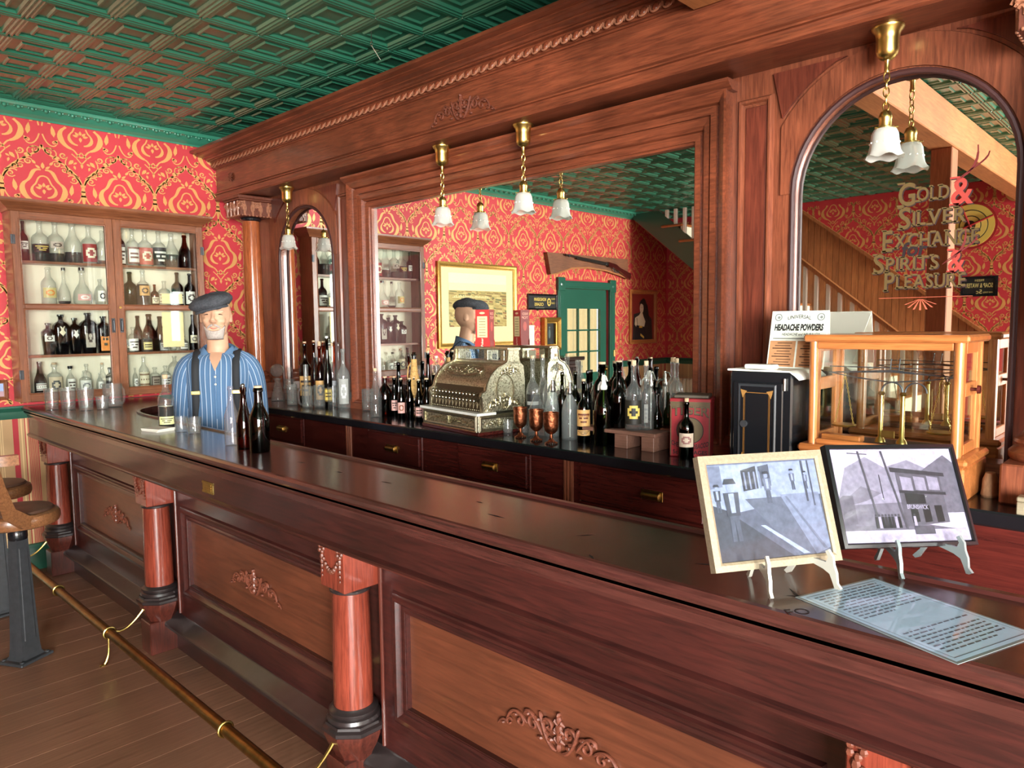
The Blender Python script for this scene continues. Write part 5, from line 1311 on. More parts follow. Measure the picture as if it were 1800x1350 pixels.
hh = q.z-ZK; mb = MB(); mb.lathe([(.036, 0), (.042, .01), (.042, hh*.42), (.036, hh*.55), (.022, hh*.70), (.017, hh*.84), (.016, hh*.92)], 24); STRAW = plain('straw', srgb(196, 152, 88), .7, noise=.5, nscale=120, bump=.6); mb.build('straw_jacket', STRAW, wk)
mb = MB()
for k in range(11):
    z = hh*(.06+.075*k); r = np.interp(z/hh, [0, .42, .55, .7, .84, .92], [.042, .042, .036, .022, .017, .016])+.001; mb.tube([(r*math.cos(t), r*math.sin(t), z) for t in np.linspace(0, 2*PI, 21)[:-1]], .0022, 5, closed=True)
mb.build('straw_rings', STRAW, wk); mb = MB(); mb.lathe([(.013, hh*.9), (.012, hh*.97), (.016, hh*.975), (.015, hh)], 14); mb.lathe([(.011, hh), (.011, hh+.01)], 10); mb.build('neck', G['olive'], wk)
mb = MB(); mb.tube([(-.016, -.01, hh*.86), (-.036, -.012, hh*.80), (-.046, -.012, hh*.66), (-.042, -.01, hh*.52)], .004, 6); mb.build('handle', STRAW, wk)
# --- copper goblets and tumblers
def goblet(q, hh, R, lab):
    o = thing('copper_goblet', lab, 'goblet', q, 0, 'hammered copper goblets')
    mb = MB(); mb.lathe([(.006, hh*.30), (R*.5, hh*.34), (R*.86, hh*.43), (R*.97, hh*.55), (R, hh*.75), (R, hh*.95), (R*1.05, hh*.965), (R*1.05, hh), (R*.95, hh), (R*.93, hh*.6), (R*.5, hh*.40), (.001, hh*.38)], 28); mb.build('bowl', Mt['copper'], o)
    mb = MB(); mb.lathe([(.010, .012), (.006, hh*.14), (.008, hh*.22), (.006, hh*.30)], 12); mb.build('stem', Mt['copper'], o)
    for k in range(14):
        a = 2*PI*k/14; m2 = MB(); m2.tube([(.006*math.cos(a), .006*math.sin(a), hh*.15), (R*.4*math.cos(a), R*.4*math.sin(a), hh*.07), (R*.86*math.cos(a), R*.86*math.sin(a), .003)], [.0035, .003, .0022], 5); m2.build('foot_wire', Mt['copper'], o)
    return o
for (px, py0, py1, w, lab) in ((915, 716, 769, 24, 'hammered copper goblet beside the tumbler and register'), (943, 720, 775, 25, 'hammered copper goblet between its two neighbours'), (969, 725, 780, 27, 'hammered copper goblet before the seltzer siphon')):
    q = onz(px, py1, ZK); goblet(q, ony(px, py0, q.y).z-ZK, w/2*depth(q)/FPX, lab)
q = onz(893, 763, ZK); tumbler('glass tumbler standing between the register and the goblets', q, .068, .027)
q = ony(921, 760, 2.53); tumbler('glass tumbler hidden behind the first copper goblet', (q.x, 2.53, ZK), .07, .027)
# --- jugs, siphons, tall bottles
back('tall clear bottle with black label behind the copper goblets', 936, 628, 24, 2.58, prof='whiskey', label=(.10, .52, BLK, (.6, .6, .58), 0, 2.4), cork=('cork', .008))
back('tall clear corked bottle against the mirror behind the jugs', 954, 626, 20, 2.66, prof='longneck', cork=('cork', .008))
back('round clear glass jug with ring handle', 968, 637, 35, 2.60, prof='round', handle=True)
back('smaller round clear jug beside the ring handled jug', 992, 634, 27, 2.66, prof='round')
back('olive glass bottle between the two siphons', 988, 654, 19, 2.60, g='olive', prof='whiskey')
back('dark olive bottle behind the frosted siphon', 1011, 653, 21, 2.66, g='olive', prof='whiskey')
back('dark square shouldered bottle behind the cocktail bottle', 1033, 651, 18, 2.665, g='dark', prof='whiskey')
def siphon(lab, px, py0, py1, w, g, liquid=None, head='steel', y=None):
    q = onz(px, py1, ZK)
    if y: q = ony(px, py1, y); q.z = ZK
    R = w/2*depth(q)/FPX; top = ony(px, py0, q.y).z-ZK; hb = top*.80
    o = thing('soda_siphon', lab, 'siphon', q, 0, 'soda siphons on the back counter')
    pr = P_['siphon']; mb = MB(); mb.lathe([(max(r, .001)*R, z/.83*hb) for r, z in pr][1:], 24); mb.build('glass', G[g], o, 50)
    if liquid: mb = MB(); mb.lathe([(r*R*.94, max(z/.83*hb, .004)) for r, z in pr[1:5]], 24); mb.build('liquid', G[liquid], o, 50)
    m = Mt[head]; d = -.6; c, s = math.cos(d), math.sin(d); hd = MB()
    hd.lathe([(R*.28, hb-.004), (R*.34, hb), (R*.36, hb+.012), (R*.26, hb+.02), (R*.20, hb+.035), (R*.24, hb+.04), (R*.16, top)], 16); hd.build('head', m, o)
    sp = MB(); sp.tube([(0, 0, hb+.022), (-.018, .006, hb+.026), (-.032, .010, hb+.012), (-.036, .011, hb-.008)], [.006, .006, .005, .0045], 8); sp.build('spout', m, o)
    lv = MB(); lv.tube([(0, 0, top-.004), (.016, -.005, top-.006), (.026, -.008, top-.026)], [.004, .0035, .003], 6); lv.build('lever', m, o)
    tb = MB(); tb.tube([(0, 0, .01), (0, 0, hb)], .003, 6); tb.build('dip_tube', Mt['white'], o)
    return o
siphon('frosted soda siphon with metal head behind the copper goblets', 972, 668, 766, 29, 'frost')
siphon('frosted soda siphon between the goblets and cocktail bottle', 1002, 672, 772, 29, 'frost')
siphon('large green soda siphon half filled with dark liquid', 1061, 659, 781, 37, 'green', 'inkliquid', 'white')
q = ony(944, 760, 2.51); o = bottle('flask', 'conical clear flask with metal rim behind the copper goblets', (q.x, 2.51, ZK), ony(944, 682, 2.51).z-ZK, .043, prof='cone', cat='flask')
kb('black cocktail bottle with tan and cream labels', 1026, 670, 777, 24, g='dark', cork=('cork', .01), label=(.27, .54, TAN, (.4, .2, .1), 0, 2.3))
o = bpy.data.objects[-1] if False else None
# second little label on the cocktail bottle
ck = [t for t in bpy.data.objects if t.get('label') == 'black cocktail bottle with tan and cream labels'][0]
gl_ = [c for c in children(ck) if c.name.startswith('glass')][0]; R_ = max(v.co.x for v in gl_.data.vertices); H_ = max(v.co.z for v in gl_.data.vertices)
label_patch(R_, H_*.12, H_*.21, math.atan2(-ck.location.y, -ck.location.x), 2.2, TAN, INK, 0).build('paper_label', LBL, ck, 60)
mb = MB(); f_ = math.atan2(-ck.location.y, -ck.location.x); vs, fs = text_geo('Cocktail', .016, .004, .3); mb.col = (.45, .18, .10)
mb.add([((R_+.0014)*math.cos(f_+x/R_), (R_+.0014)*math.sin(f_+x/R_), H_*.43+z) for x, z in vs], fs); mb.build('label_lettering', LBL, ck, 0)
# --- risers and what stands on them
rz = thing('wooden_riser', 'low brown wooden riser bench with two end blocks on the counter', 'riser', (0, 0, 0))
RH = .075; zr = ZK+RH
mb = MB(); mb.bbox(-1.98, -1.60, 2.50, 2.625, zr-.016, zr, .002); mb.build('shelf_board', W['riser'], rz)
mb = MB(); mb.bbox(-1.80, -1.735, 2.502, 2.60, ZK, zr-.016, .002); mb.build('end_block', W['riser'], rz)
mb = MB(); mb.bbox(-1.665, -1.605, 2.50, 2.62, ZK, zr-.016, .002); mb.build('end_block', W['riser'], rz)
def rs(lab, px, py0, w, y, **kw): return back(lab, px, py0, w, y, zr, **kw)
rs('large clear bottle with black and gold picture label on the riser', 1114, 640, 30, 2.555, cork=('cork', .016), label=(.10, .46, (.14, .13, .10), YEL, 1, 2.5), prof='whiskey')
rs('large clear corked bottle beside the picture label bottle', 1136, 640, 27, 2.59, cork=('cork', .014), label=(.12, .4, (.5, .5, .48), (.4, .4, .4), 0, .5), prof='whiskey')
rs('tall black bottle with long neck on the riser', 1088, 650, 28, 2.565, g='dark', prof='whiskey')
back('huge black demijohn with cork behind the green siphon', 1058, 640, 43, 2.655, g='dark', prof='jug', cork=('cork', .01))
back('huge black demijohn with a rolled lip behind the riser', 1088, 636, 36, 2.665, g='dark', prof='jug', cork=('cork', .006))
siphon('clear siphon with pewter spout behind the corked bottles', 1144, 655, 740, 22, 'clear', None, 'steel', 2.655)
back('small green bottle between the corked bottles and the tin', 1155, 692, 18, 2.665, g='green', prof='wine')
# --- tobacco tin
tn = thing('tobacco_tin', 'red square tobacco tin with tiger lettering on the counter', 'tin', (0, 0, 0))
a = onz(1176, 801, ZK); b = onz(1248, 801, ZK); u = (b-a); tw = u.length; u.normalize(); n_ = Vector((-u.y, u.x, 0))
u = Vector((math.cos(.38), math.sin(.38), 0)); n_ = Vector((-u.y, u.x, 0)); a = Vector((-1.515, 2.475, ZK)); tw = .155; th = .235; td = .125
T = basis(a, u, n_); mb = MB(); mb.T = T; mb.bbox(0, tw, 0, td, 0, th-.02, .003); mb.bbox(-.001, tw+.001, -.001, td+.001, th-.02, th-.006, .002); mb.build('can', plain('red_tin_paint', srgb(148, 30, 38), .4, noise=.3, nscale=20), tn)
mb = MB(); mb.T = T; mb.bbox(.012, tw-.008, .012, td-.012, th-.006, th+.008, .003); mb.build('lid', plain('tarnished_tin', srgb(96, 88, 76), .45, .6), tn)
Tf = basis(a+u*tw/2-n_*.0004, u, (0, 0, 1)); mb = MB(); OL = (.36, .29, .18)
flat(mb, rect2(-tw/2+.003, tw/2-.003, th-.042, th-.008), Tf, OL, .0002); flat(mb, rect2(-tw/2+.002, -tw/2+.006, .004, th-.01), Tf, OL, .0003); flat(mb, rect2(tw/2-.006, tw/2-.002, .004, th-.01), Tf, OL, .0003)
Tt = basis(a+u*tw/2-n_*.0004+Vector((0, 0, .158)), u, (0, 0, 1)); text(mb, 'TIGER', Tt, .052, (.08, .04, .03), .0004, width=.142, bold=.03, arch=.010)
Tt = basis(a+u*tw/2-n_*.0006+Vector((-.0, 0, .160)), u, (0, 0, 1)); text(mb, 'TIGER', Tt, .050, OL, .0006, width=.138, bold=.015, arch=.010)
flat(mb, circ2(0, .105, .052, 28), Tf, (.08, .04, .03), .0004); flat(mb, circ2(0, .105, .049, 28), Tf, OL, .0006)
Tt = basis(a+u*tw/2-n_*.0004+Vector((0, 0, .048)), u, (0, 0, 1)); text(mb, 'CHEWING TOBACCO', Tt, .026, (.08, .04, .03), .0006, width=.142, bold=.02, arch=-.016)
Tt = basis(a+u*tw/2-n_*.0004+Vector((0, 0, .012)), u, (0, 0, 1)); text(mb, '5c PACKAGES', Tt, .022, (.08, .04, .03), .0006, width=.132, bold=.02); mb.build('painted_front', Mt['print'], tn, 0)
kb('small dark corked bottle with cream label before the red tin', 1206, 706, 806, 27, g='dark', prof='whiskey', cork=('cork', .014), label=(.22, .46, (.82, .74, .66), (.6, .4, .38), 1, 2.1))
# --- cash register
RX, RYY, RR = -2.455, 2.335, math.radians(-8)
cr_ = thing('cash_register', 'ornate nickel plated cash register with curved lid and rows of keys', 'cash register', (RX, RYY, ZK), RR)
NK, nt_, b_ = newmat('embossed_nickel'); b_.inputs['Metallic'].default_value = 1; b_.inputs['Roughness'].default_value = .42
tc_ = N(nt_, 'ShaderNodeTexCoord'); vo = N(nt_, 'ShaderNodeTexVoronoi'); vo.feature = 'SMOOTH_F1'; vo.inputs['Scale'].default_value = 120; nz_ = N(nt_, 'ShaderNodeTexNoise'); nz_.inputs['Scale'].default_value = 70; nz_.inputs['Distortion'].default_value = 2.5
nt_.links.new(tc_.outputs['Object'], vo.inputs['Vector']); nt_.links.new(tc_.outputs['Object'], nz_.inputs['Vector'])
ad_ = N(nt_, 'ShaderNodeMath', operation='ADD'); nt_.links.new(vo.outputs['Distance'], ad_.inputs[0]); nt_.links.new(nz_.outputs['Fac'], ad_.inputs[1])
bp_ = N(nt_, 'ShaderNodeBump'); bp_.inputs['Strength'].default_value = .6; bp_.inputs['Distance'].default_value = .003; nt_.links.new(ad_.outputs[0], bp_.inputs['Height']); nt_.links.new(bp_.outputs['Normal'], b_.inputs['Normal'])
rp_ = N(nt_, 'ShaderNodeValToRGB'); rp_.color_ramp.elements[0].position = .55; rp_.color_ramp.elements[1].position = 1.1; rp_.color_ramp.elements[0].color = srgb(128, 120, 94); rp_.color_ramp.elements[1].color = srgb(206, 200, 174); nt_.links.new(ad_.outputs[0], rp_.inputs['Fac']); nt_.links.new(rp_.outputs['Color'], b_.inputs['Base Color'])
NP = plain('plain_nickel', srgb(190, 180, 152), .32, 1, noise=.4, nscale=60)
rw = .50; z = 0
mb = MB(); mb.bbox(-rw, .004, -.004, .30, 0, .018, .003); mb.build('wooden_base', W['back_drawer'], cr_)
mb = MB(); mb.bbox(-rw+.006, 0, 0, .295, .018, .095, .003); dw = mb.build('cash_drawer', NK, cr_)
for (c, ux, nn, w_) in (((-rw/2, -.001, .056), (1, 0, 0), (0, -1, 0), rw-.06), ((.0005, .12, .056), (0, 1, 0), (1, 0, 0), .20)):
    m2 = MB(); m2.frame(c, ux, (0, 0, 1), nn, w_, .044, [(0, 0), (0, .003), (.004, .005), (.010, .005), (.013, .002), (.016, .004), (.02, 0)]); m2.build('drawer_frame', NP, dw)
mb = MB(); mb.bbox(-rw-.006, .008, -.012, .10, .095, .108, .002); mb.build('marble_ledge', Mt['marble'], cr_)
side = [(.03, .108), (.03, .17), (.024, .185), (.03, .20), (.052, .21), (.06, .24), (.085, .285), (.125, .318), (.165, .332), (.18, .34), (.185, .35), (.19, .40), (.255, .40), (.26, .34), (.285, .32), (.292, .25), (.292, .108)]
for x0, x1 in ((-.030, -.012), (-rw+.02, -rw+.038)):
    m2 = MB(); m2.prism(side, x0, x1, 'x'); m2.build('side_plate', NK, cr_)
m2 = MB(); m2.tube([(-.010, y, z) for y, z in side[:13]], .004, 6); m2.build('side_rim', NP, cr_)
m2 = MB(); m2.tube([(-.011, .17+.052*math.cos(t), .21+.075*math.sin(t)) for t in np.linspace(0, 2*PI, 25)[:-1]], .004, 6, closed=True); m2.build('side_medallion', NP, cr_)
lid = [(.06, .235), (.066, .248), (.09, .280), (.13, .310), (.17, .325), (.19, .33), (.28, .33), (.28, .11), (.06, .11)]
mb = MB(); mb.prism(lid, -rw+.036, -.029, 'x'); mb.build('curved_lid', NK, cr_)
m2 = MB(); L_ = [(.066, .248), (.09, .280), (.13, .310), (.17, .325)]
def onlid(s): 
    k = min(int(s*3), 2); f = s*3-k; return (L_[k][0]*(1-f)+L_[k+1][0]*f, L_[k][1]*(1-f)+L_[k+1][1]*f+.003)
pts = []
for t in np.linspace(0, 2*PI, 33)[:-1]:
    y, z = onlid(.5+.32*math.sin(t)); pts.append((-rw/2-.01+.15*math.cos(t), y-.002, z+.002))
m2.tube(pts, .004, 6, closed=True); m2.build('lid_oval', NP, cr_)
for (nm, w_, h_, loc, rot) in (('drawer_scrolls', .40, .040, (-rw/2, -.001, .056), (0, 0, 0)), ('side_scrolls', .22, .085, (-.011, .165, .150), (0, 0, PI/2)), ('side_scrolls', .13, .05, (-.011, .20, .30), (0, 0, PI/2)), ('drawer_side_scrolls', .18, .040, (.001, .12, .056), (0, 0, PI/2)), ('lid_scrolls', .34, .060, (-rw/2-.01, .108, .298), (math.radians(-56), 0, 0))):
    sc_ = scroll_carving(MB(), w_, h_, .006).build(nm, NP, cr_); sc_.location = loc; sc_.rotation_euler = rot
# keyboard: slotted front and two rows of keys
mb = MB(); mb.prism([(.034, .108), (.034, .13), (.062, .232), (.075, .235), (.075, .108)], -rw+.038, -.030, 'x'); mb.build('key_panel', plain('dark_bronze', srgb(74, 62, 44), .45, .8), cr_)
sl = MB(); sl.bbox(-.0012, .0012, -.003, 0, 0, .03, .0004); slm = sl.mesh('slot', NP)
ky = MB(); ky.tube([(0, 0, 0), (0, -.028, -.006)], .0028, 6); ky.ball((0, -.031, -.006), .0085, 10, 6, (1, .6, 1)); kym = ky.mesh('key', NP)
for k in range(13):
    x = -rw+.07+k*(rw-.14)/12
    link('slot', slm, cr_, (x+.012, .036, .124)); link('key', kym, cr_, (x, .052, .196)); link('key', kym, cr_, (x+.012, .044, .168))
m2 = MB()
for k in range(26): m2.ball((-rw+.05+k*(rw-.09)/25, .030, .116), .004, 6, 4)
m2.build('beading', NP, cr_)
# indicator box on top
mb = MB(); mb.bbox(-rw+.03, -.012, .19, .265, .33, .345, .002); mb.bbox(-rw+.03, -.012, .188, .267, .398, .410, .002); tp = mb.build('indicator_case', NP, cr_)
for x in (-rw+.045, -.20, -.065): m2 = MB(); m2.bbox(x-.016, x+.016, .193, .262, .345, .398, .002); m2.build('case_post', NK, tp)
m2 = MB(); m2.box(-rw+.06, -.08, .196, .199, .345, .398); m2.build('indicator_glass', G['pane'], tp)
for (x, s_) in ((-rw+.115, '53'), (-.155, '02')):
    m2 = MB(); m2.box(x-.022, x+.022, .215, .217, .345, .385); t_ = m2.build('number_tab', plain('tab_white', srgb(196, 188, 168), .5) if 'tab_white' not in bpy.data.materials else bpy.data.materials['tab_white'], cr_)
    m2 = MB(); text(m2, s_, basis((x, .2145, .352), (1, 0, 0), (0, 0, 1)), .036, (.08, .08, .08), .0005, bold=.02); m2.build('number', Mt['print'], t_, 0)
# --- red advertising column on the register
rt = thing('cigar_advert_card', 'red and pink four sided advertising card standing on the cash register', 'card', (0, 0, 0))
q0 = ony(838, 616, 2.55); zb_ = ZK+.412; hc_ = .185; cw, cd = .078, .052; ang = .30
ctr = Vector((q0.x+.035, 2.575, zb_)); ux_ = Vector((math.cos(ang), math.sin(ang), 0)); nx_ = Vector((math.sin(ang), -math.cos(ang), 0))
for sgn, nm in ((1, 'front_face'), (-1, 'rear_face')):
    T1 = basis(ctr+nx_*sgn*cd/2-ux_*sgn*cw/2, ux_*sgn, (0, 0, 1)); mb = MB()
    shp = [(-.004, 0), (cw+.004, 0), (cw+.004, .026), (cw, .038), (cw, hc_), (0, hc_), (0, .038), (-.004, .026)]
    flat(mb, shp, T1, (.74, .20, .19), 0); flat(mb, rect2(.010, cw-.010, .046, .152), T1, (.90, .80, .60), .0006)
    for k in range(7): flat(mb, rect2(.020, cw-.020, .056+k*.0135, .0585+k*.0135), T1, (.42, .34, .24), .001)
    flat(mb, circ2(cw/2, hc_-.017, .016, 14, .35), T1, (.92, .76, .60), .001); text(mb, 'Poker', basis(T1 @ Vector((cw/2+.005, .021, .0012)), (0, 0, 1), -ux_*sgn), .018, (.95, .90, .80), .0004); mb.build(nm, Mt['print'], rt, 0)
for sgn in (1, -1):
    T2 = basis(ctr+ux_*sgn*cw/2-nx_*sgn*-cd/2*1.0 if False else ctr+ux_*sgn*cw/2+nx_*sgn*cd/2, -nx_*sgn, (0, 0, 1)); mb = MB()
    flat(mb, rect2(0, cd, 0, hc_), T2, (.42, .12, .10), 0); flat(mb, circ2(cd/2, .10, .011, 16, 2.2), T2, (.60, .24, .20), .0006)
    for s_, zz in (('RED', .158), ('TOP', .138)): text(mb, s_, basis(T2 @ Vector((cd/2, zz, .001)), -nx_*sgn, (0, 0, 1)), .019, (.78, .55, .48))
    mb.build('side_face', Mt['print'], rt, 0)
# --- black safe with gold lines
sf = thing('small_safe', 'small black enamel safe with gold line ornament on its door', 'safe', (0, 0, 0))
SX0, SX1, SY0, SY1, SZ = -1.205, -.985, 2.36, 2.60, ZK+.355
mb = MB(); mb.bbox(SX0, SX1, SY0, SY1, ZK, SZ, .006); mb.build('body', Mt['black'], sf)
mb = MB(); cxs = (SX0+SX1)/2-.008; mb.bbox(SX0+.016, SX1-.028, SY0-.008, SY0, ZK+.02, SZ-.035, .004); dS = mb.build('door', Mt['black'], sf)
m2 = MB(); m2.frame((cxs, SY0-.008, ZK+.17), (1, 0, 0), (0, 0, 1), (0, -1, 0), .120, .27, [(0, 0), (0, .003), (.004, .004), (.008, 0)]); m2.build('door_moulding', plain('worn_black_edge', srgb(70, 72, 76), .3, .4), dS)
m2 = MB(); T = basis((cxs, SY0-.0086, ZK+.17), (1, 0, 0), (0, 0, 1)); gd = (.55, .36, .14)
for x in (-.046, .046): flat(m2, rect2(x-.0012, x+.0012, -.11, .105), T, gd, .0004); flat(m2, rect2(x+.004*(-1 if x > 0 else 1)-.0006, x+.004*(-1 if x > 0 else 1)+.0006, -.11, .105), T, gd, .0004)
flat(m2, rect2(-.040, .040, .112, .1145), T, gd, .0004)
for sx in (-1, 1):
    for sz in (-1, 1): flat(m2, [(sx*.058, sz*.124), (sx*.034, sz*.118), (sx*.042, sz*.108), (sx*.050, sz*.094), (sx*.054, sz*.108)], T, (.62, .44, .22), .0006)
m2.build('gold_lines', Mt['print'], dS, 0)
m2 = MB(); m2.cyl((cxs-.044, SY0-.008, ZK+.175), (cxs-.044, SY0-.016, ZK+.175), .012, 14); m2.build('keyhole_cover', Mt['iron'], dS)
m2 = MB(); m2.tube([(SX1-.022, SY0-.006, SZ-.02), (SX1-.022, SY0-.006, SZ-.06)], .005, 8); m2.build('hinge', Mt['steel'], sf)
# --- newspaper on the safe
nwp = MB(); n = 16
for (x0, x1, dz, y0, y1) in ((SX0-.005, SX1+.026, .004, SY0-.01, SY1-.02),):
    vs = []
    for i in range(n+1):
        x = x0+(x1-x0)*i/n; dr_ = max(0, x-SX1+.005); zz = SZ+dz-.6*dr_+ (-6*dr_*dr_)
        for y in (y0, y1): vs += [(x, y, zz+.003+.0015*math.sin(i*.8)), (x, y, zz-.003)]
    fs = []
    for i in range(n):
        b0 = i*4; fs += [(b0, b0+4, b0+6, b0+2), (b0+1, b0+3, b0+7, b0+5), (b0, b0+1, b0+5, b0+4), (b0+2, b0+6, b0+7, b0+3)]
    fs += [(0, 2, 3, 1), (n*4, n*4+1, n*4+3, n*4+2)]; nwp.add(vs, fs)
o = nwp.build('newspaper', Mt['paper'], None, 60); tag(o, 'folded newspaper drooping over the top of the black safe', 'newspaper')
mb = MB(); mb.bbox(SX0+.05, SX0+.155, SY0+.0, SY0+.045, SZ+.0085, SZ+.024, .004); o = mb.build('folded_leaflet', Mt['paper']); tag(o, 'small folded printed leaflet on the newspaper', 'leaflet')
# --- headache powders counter card
hb = thing('counter_card', 'white and brown headache powders display card leaning behind the glass case', 'display card', (0, 0, 0))
w_, h_ = .195, .20; o0 = Vector((-1.118, 2.455, SZ+.009)); up = Vector((.0, .22, .975)).normalized(); T = basis(o0+Vector((w_/2, 0, 0)), (1, 0, 0), up)
mb = MB(); mb.col = None; mb.T = T; mb.box(-w_/2, w_/2, 0, h_, -.003, 0); mb.T = None; mb.build('board', Mt['paper'], hb)
mb = MB(); flat(mb, rect2(-w_/2, w_/2, 0, h_), T, (.83, .84, .78), .0005)
for s_ in (-1, 1):
    flat(mb, rect2(-w_/2+.004 if s_ < 0 else .003, -.003 if s_ < 0 else w_/2-.004, .004, .095), T, (.70, .50, .34), .001)
    cx_ = s_*(w_/4)
    for k in range(9): flat(mb, rect2(cx_-.034+.008*(k % 3), cx_+.034-.006*(k % 2), .010+k*.0095, .0125+k*.0095+.001*(k % 3 == 0)), T, (.28, .18, .12), .0014)
text(mb, 'HEADACHE POWDERS', basis(T @ Vector((0, .132, .001)), (1, 0, 0), up), .030, (.06, .06, .06), .0003, width=.168, bold=.05, shear=.12)
text(mb, 'UNIVERSAL', basis(T @ Vector((0, .168, .001)), (1, 0, 0), up), .018, (.12, .12, .12), .0003, width=.080, arch=.006)
text(mb, 'HEADACHE and NEURALGIA', basis(T @ Vector((.01, .114, .001)), (1, 0, 0), up), .012, (.15, .15, .13), .0003, width=.13, shear=.2); flat(mb, rect2(-.085, .085, .102, .1045), T, (.3, .3, .28), .001)
for s_ in (-1, 1): flat(mb, circ2(s_*.073, .178, .013, 18), T, (.4, .42, .4), .001); flat(mb, circ2(s_*.073, .178, .010, 18), T, (.78, .80, .75), .0014); flat(mb, circ2(s_*.073+.002, .177, .005, 10), T, (.45, .47, .45), .0018)
mb.build('printed_face', Mt['print'], hb, 0)
mb = MB(); mb.add([(-1.118+.0, 2.455+.047, SZ+.009+.19), (-.923, 2.455+.047, SZ+.009+.19), (-.955, 2.60, SZ+.009), (-1.10, 2.60, SZ+.009), (-1.118, 2.455+.050, SZ+.009+.19), (-.923, 2.455+.050, SZ+.009+.19), (-.955, 2.603, SZ+.009), (-1.10, 2.603, SZ+.009)], [(0, 1, 2, 3), (7, 6, 5, 4), (0, 3, 7, 4), (1, 5, 6, 2)]); mb.build('back_leg', Mt['paper'], hb)
# --- balance in its glazed case
cs = thing('scale_case', 'glazed oak case with rounded corners holding an assay balance', 'case', (0, 0, 0))
KX0, KX1, KY0, KY1, KZ0, KZ1 = -.935, -.498, 2.36, 2.615, ZK+.13, 1.505
mb = MB(); mb.bbox(KX0-.015, KX1+.015, KY0-.018, KY1+.01, ZK, ZK+.105, .006); d_ = mb.build('base_drawer', W['oak_x'], cs); mb = MB(); mb.bbox(KX0-.022, KX1+.022, KY0-.025, KY1+.012, ZK+.105, ZK+.13, .008); mb.build('base_moulding', W['oak_x'], cs)
mb = MB(); mb.bbox(KX0-.012, KX1+.015, KY0-.014, KY1+.008, KZ1-.022, KZ1, .006); mb.build('top_board', W['oak_x'], cs)
for (x, y) in ((KX0+.014, KY0+.014), (KX1-.014, KY0+.014), (KX0+.014, KY1-.014), (KX1-.014, KY1-.014)):
    m2 = MB(); m2.lathe([(.014, KZ0), (.014, KZ1-.022)], 16, (x, y, 0)); m2.bbox(x-.013, x+.013, y-.013 if y > 2.5 else y, y if y > 2.5 else y+.013, KZ0, KZ1-.022, .002); m2.build('corner_post', W['oak'], cs)
for (x0, x1, y0, y1, z0, z1) in ((KX0+.028, KX1-.028, KY0+.004, KY0+.024, KZ0, KZ0+.016), (KX0+.028, KX1-.028, KY0+.004, KY0+.024, KZ1-.045, KZ1-.022)):
    m2 = MB(); m2.bbox(x0, x1, y0, y1, z0, z1, .002); m2.build('front_rail', W['oak_x'], cs)
for x0, x1 in ((KX0+.005, KX0+.02), (KX1-.02, KX1-.005)):
    dd_ = MB(); dd_.bbox(x0, x1, KY0+.03, KY0+.06, KZ0, KZ1-.022, .002); sd = dd_.build('side_door', W['oak'], cs)
    for (y0, y1, z0, z1) in ((KY1-.06, KY1-.03, KZ0, KZ1-.022), (KY0+.06, KY1-.06, KZ0, KZ0+.03), (KY0+.06, KY1-.06, KZ1-.055, KZ1-.022), (KY0+.06, KY1-.06, KZ0+.17, KZ0+.21)):
        m2 = MB(); m2.bbox(x0, x1, y0, y1, z0, z1, .002); m2.build('door_rail', W['oak'], sd)
    for z0, z1 in ((KZ0+.03, KZ0+.17), (KZ0+.21, KZ1-.055)): m2 = MB(); m2.box((x0+x1)/2-.001, (x0+x1)/2+.001, KY0+.06, KY1-.06, z0, z1); m2.build('pane', G['pane'], sd)
    if x0 > -.7: m2 = MB(); m2.tube([(x1, KY0+.115, KZ0+.19), (x1+.016, KY0+.115, KZ0+.19), (x1+.018, KY0+.115, KZ0+.19), (x1+.026, KY0+.115, KZ0+.19)], [.005, .005, .013, .012], 12); m2.build('knob', W['back_drawer'], sd)
for y in (KY0+.012, KY1-.012): m2 = MB(); m2.box(KX0+.028, KX1-.028, y-.001, y+.001, KZ0+.016, KZ1-.045 if y < 2.5 else KZ1-.022); m2.build('pane', G['pane'], cs)
bal = thing('assay_balance', 'brass beam balance with chains and twin pillars inside the oak case', 'balance', ((KX0+KX1)/2, 2.47, KZ0))
zq = 0.0; mb = MB(); mb.bbox(-.15, .15, -.05, .05, 0, .012, .003); mb.build('bed', plain('dark_slate', srgb(44, 38, 36), .4), bal)
for x in (-.022, .040):
    m2 = MB(); m2.lathe([(.016, .012), (.014, .02), (.007, .03), (.007, .16), (.011, .165), (.007, .172)], 14, (x, -.02, 0)); m2.build('pillar', Mt['brass'], bal)
m2 = MB(); m2.bbox(-.012, .026, -.045, -.04, .03, .052, .001); m2.build('name_plate', Mt['brass'], bal)
DB = Mt['iron']
m2 = MB(); m2.tube([(-.19, 0, .225), (0, 0, .235), (.18, 0, .222)], [.002, .005, .002], 6); m2.tube([(-.19, 0, .245), (.18, 0, .245)], .002, 6); m2.tube([(-.10, 0, .21), (0, 0, .20), (.10, 0, .21)], .0025, 6); m2.tube([(-.19, 0, .225), (-.1, 0, .21)], .002, 6); m2.tube([(.18, 0, .222), (.1, 0, .21)], .002, 6); m2.build('beam', DB, bal)
for c in (0.008, .075): m2 = MB(); m2.tube([(c+.03*math.cos(t), -.018, .172+.03*math.sin(t)) for t in np.linspace(0, PI, 12)], .003, 6); m2.build('arch_bracket', DB, bal)
for x in (-.005, .02): m2 = MB(); m2.tube([(x, 0, .235), (x+.004, -.004, .27)], .0018, 6); m2.ball((x+.004, -.004, .272), .003, 8, 5); m2.build('pointer', DB, bal)
lk = MB(); lk.tube([(.0022*math.cos(t), 0, .0042*math.sin(t)) for t in np.linspace(0, 2*PI, 9)[:-1]], .0009, 4, closed=True); lkm = lk.mesh('chain_link', Mt['brass'])
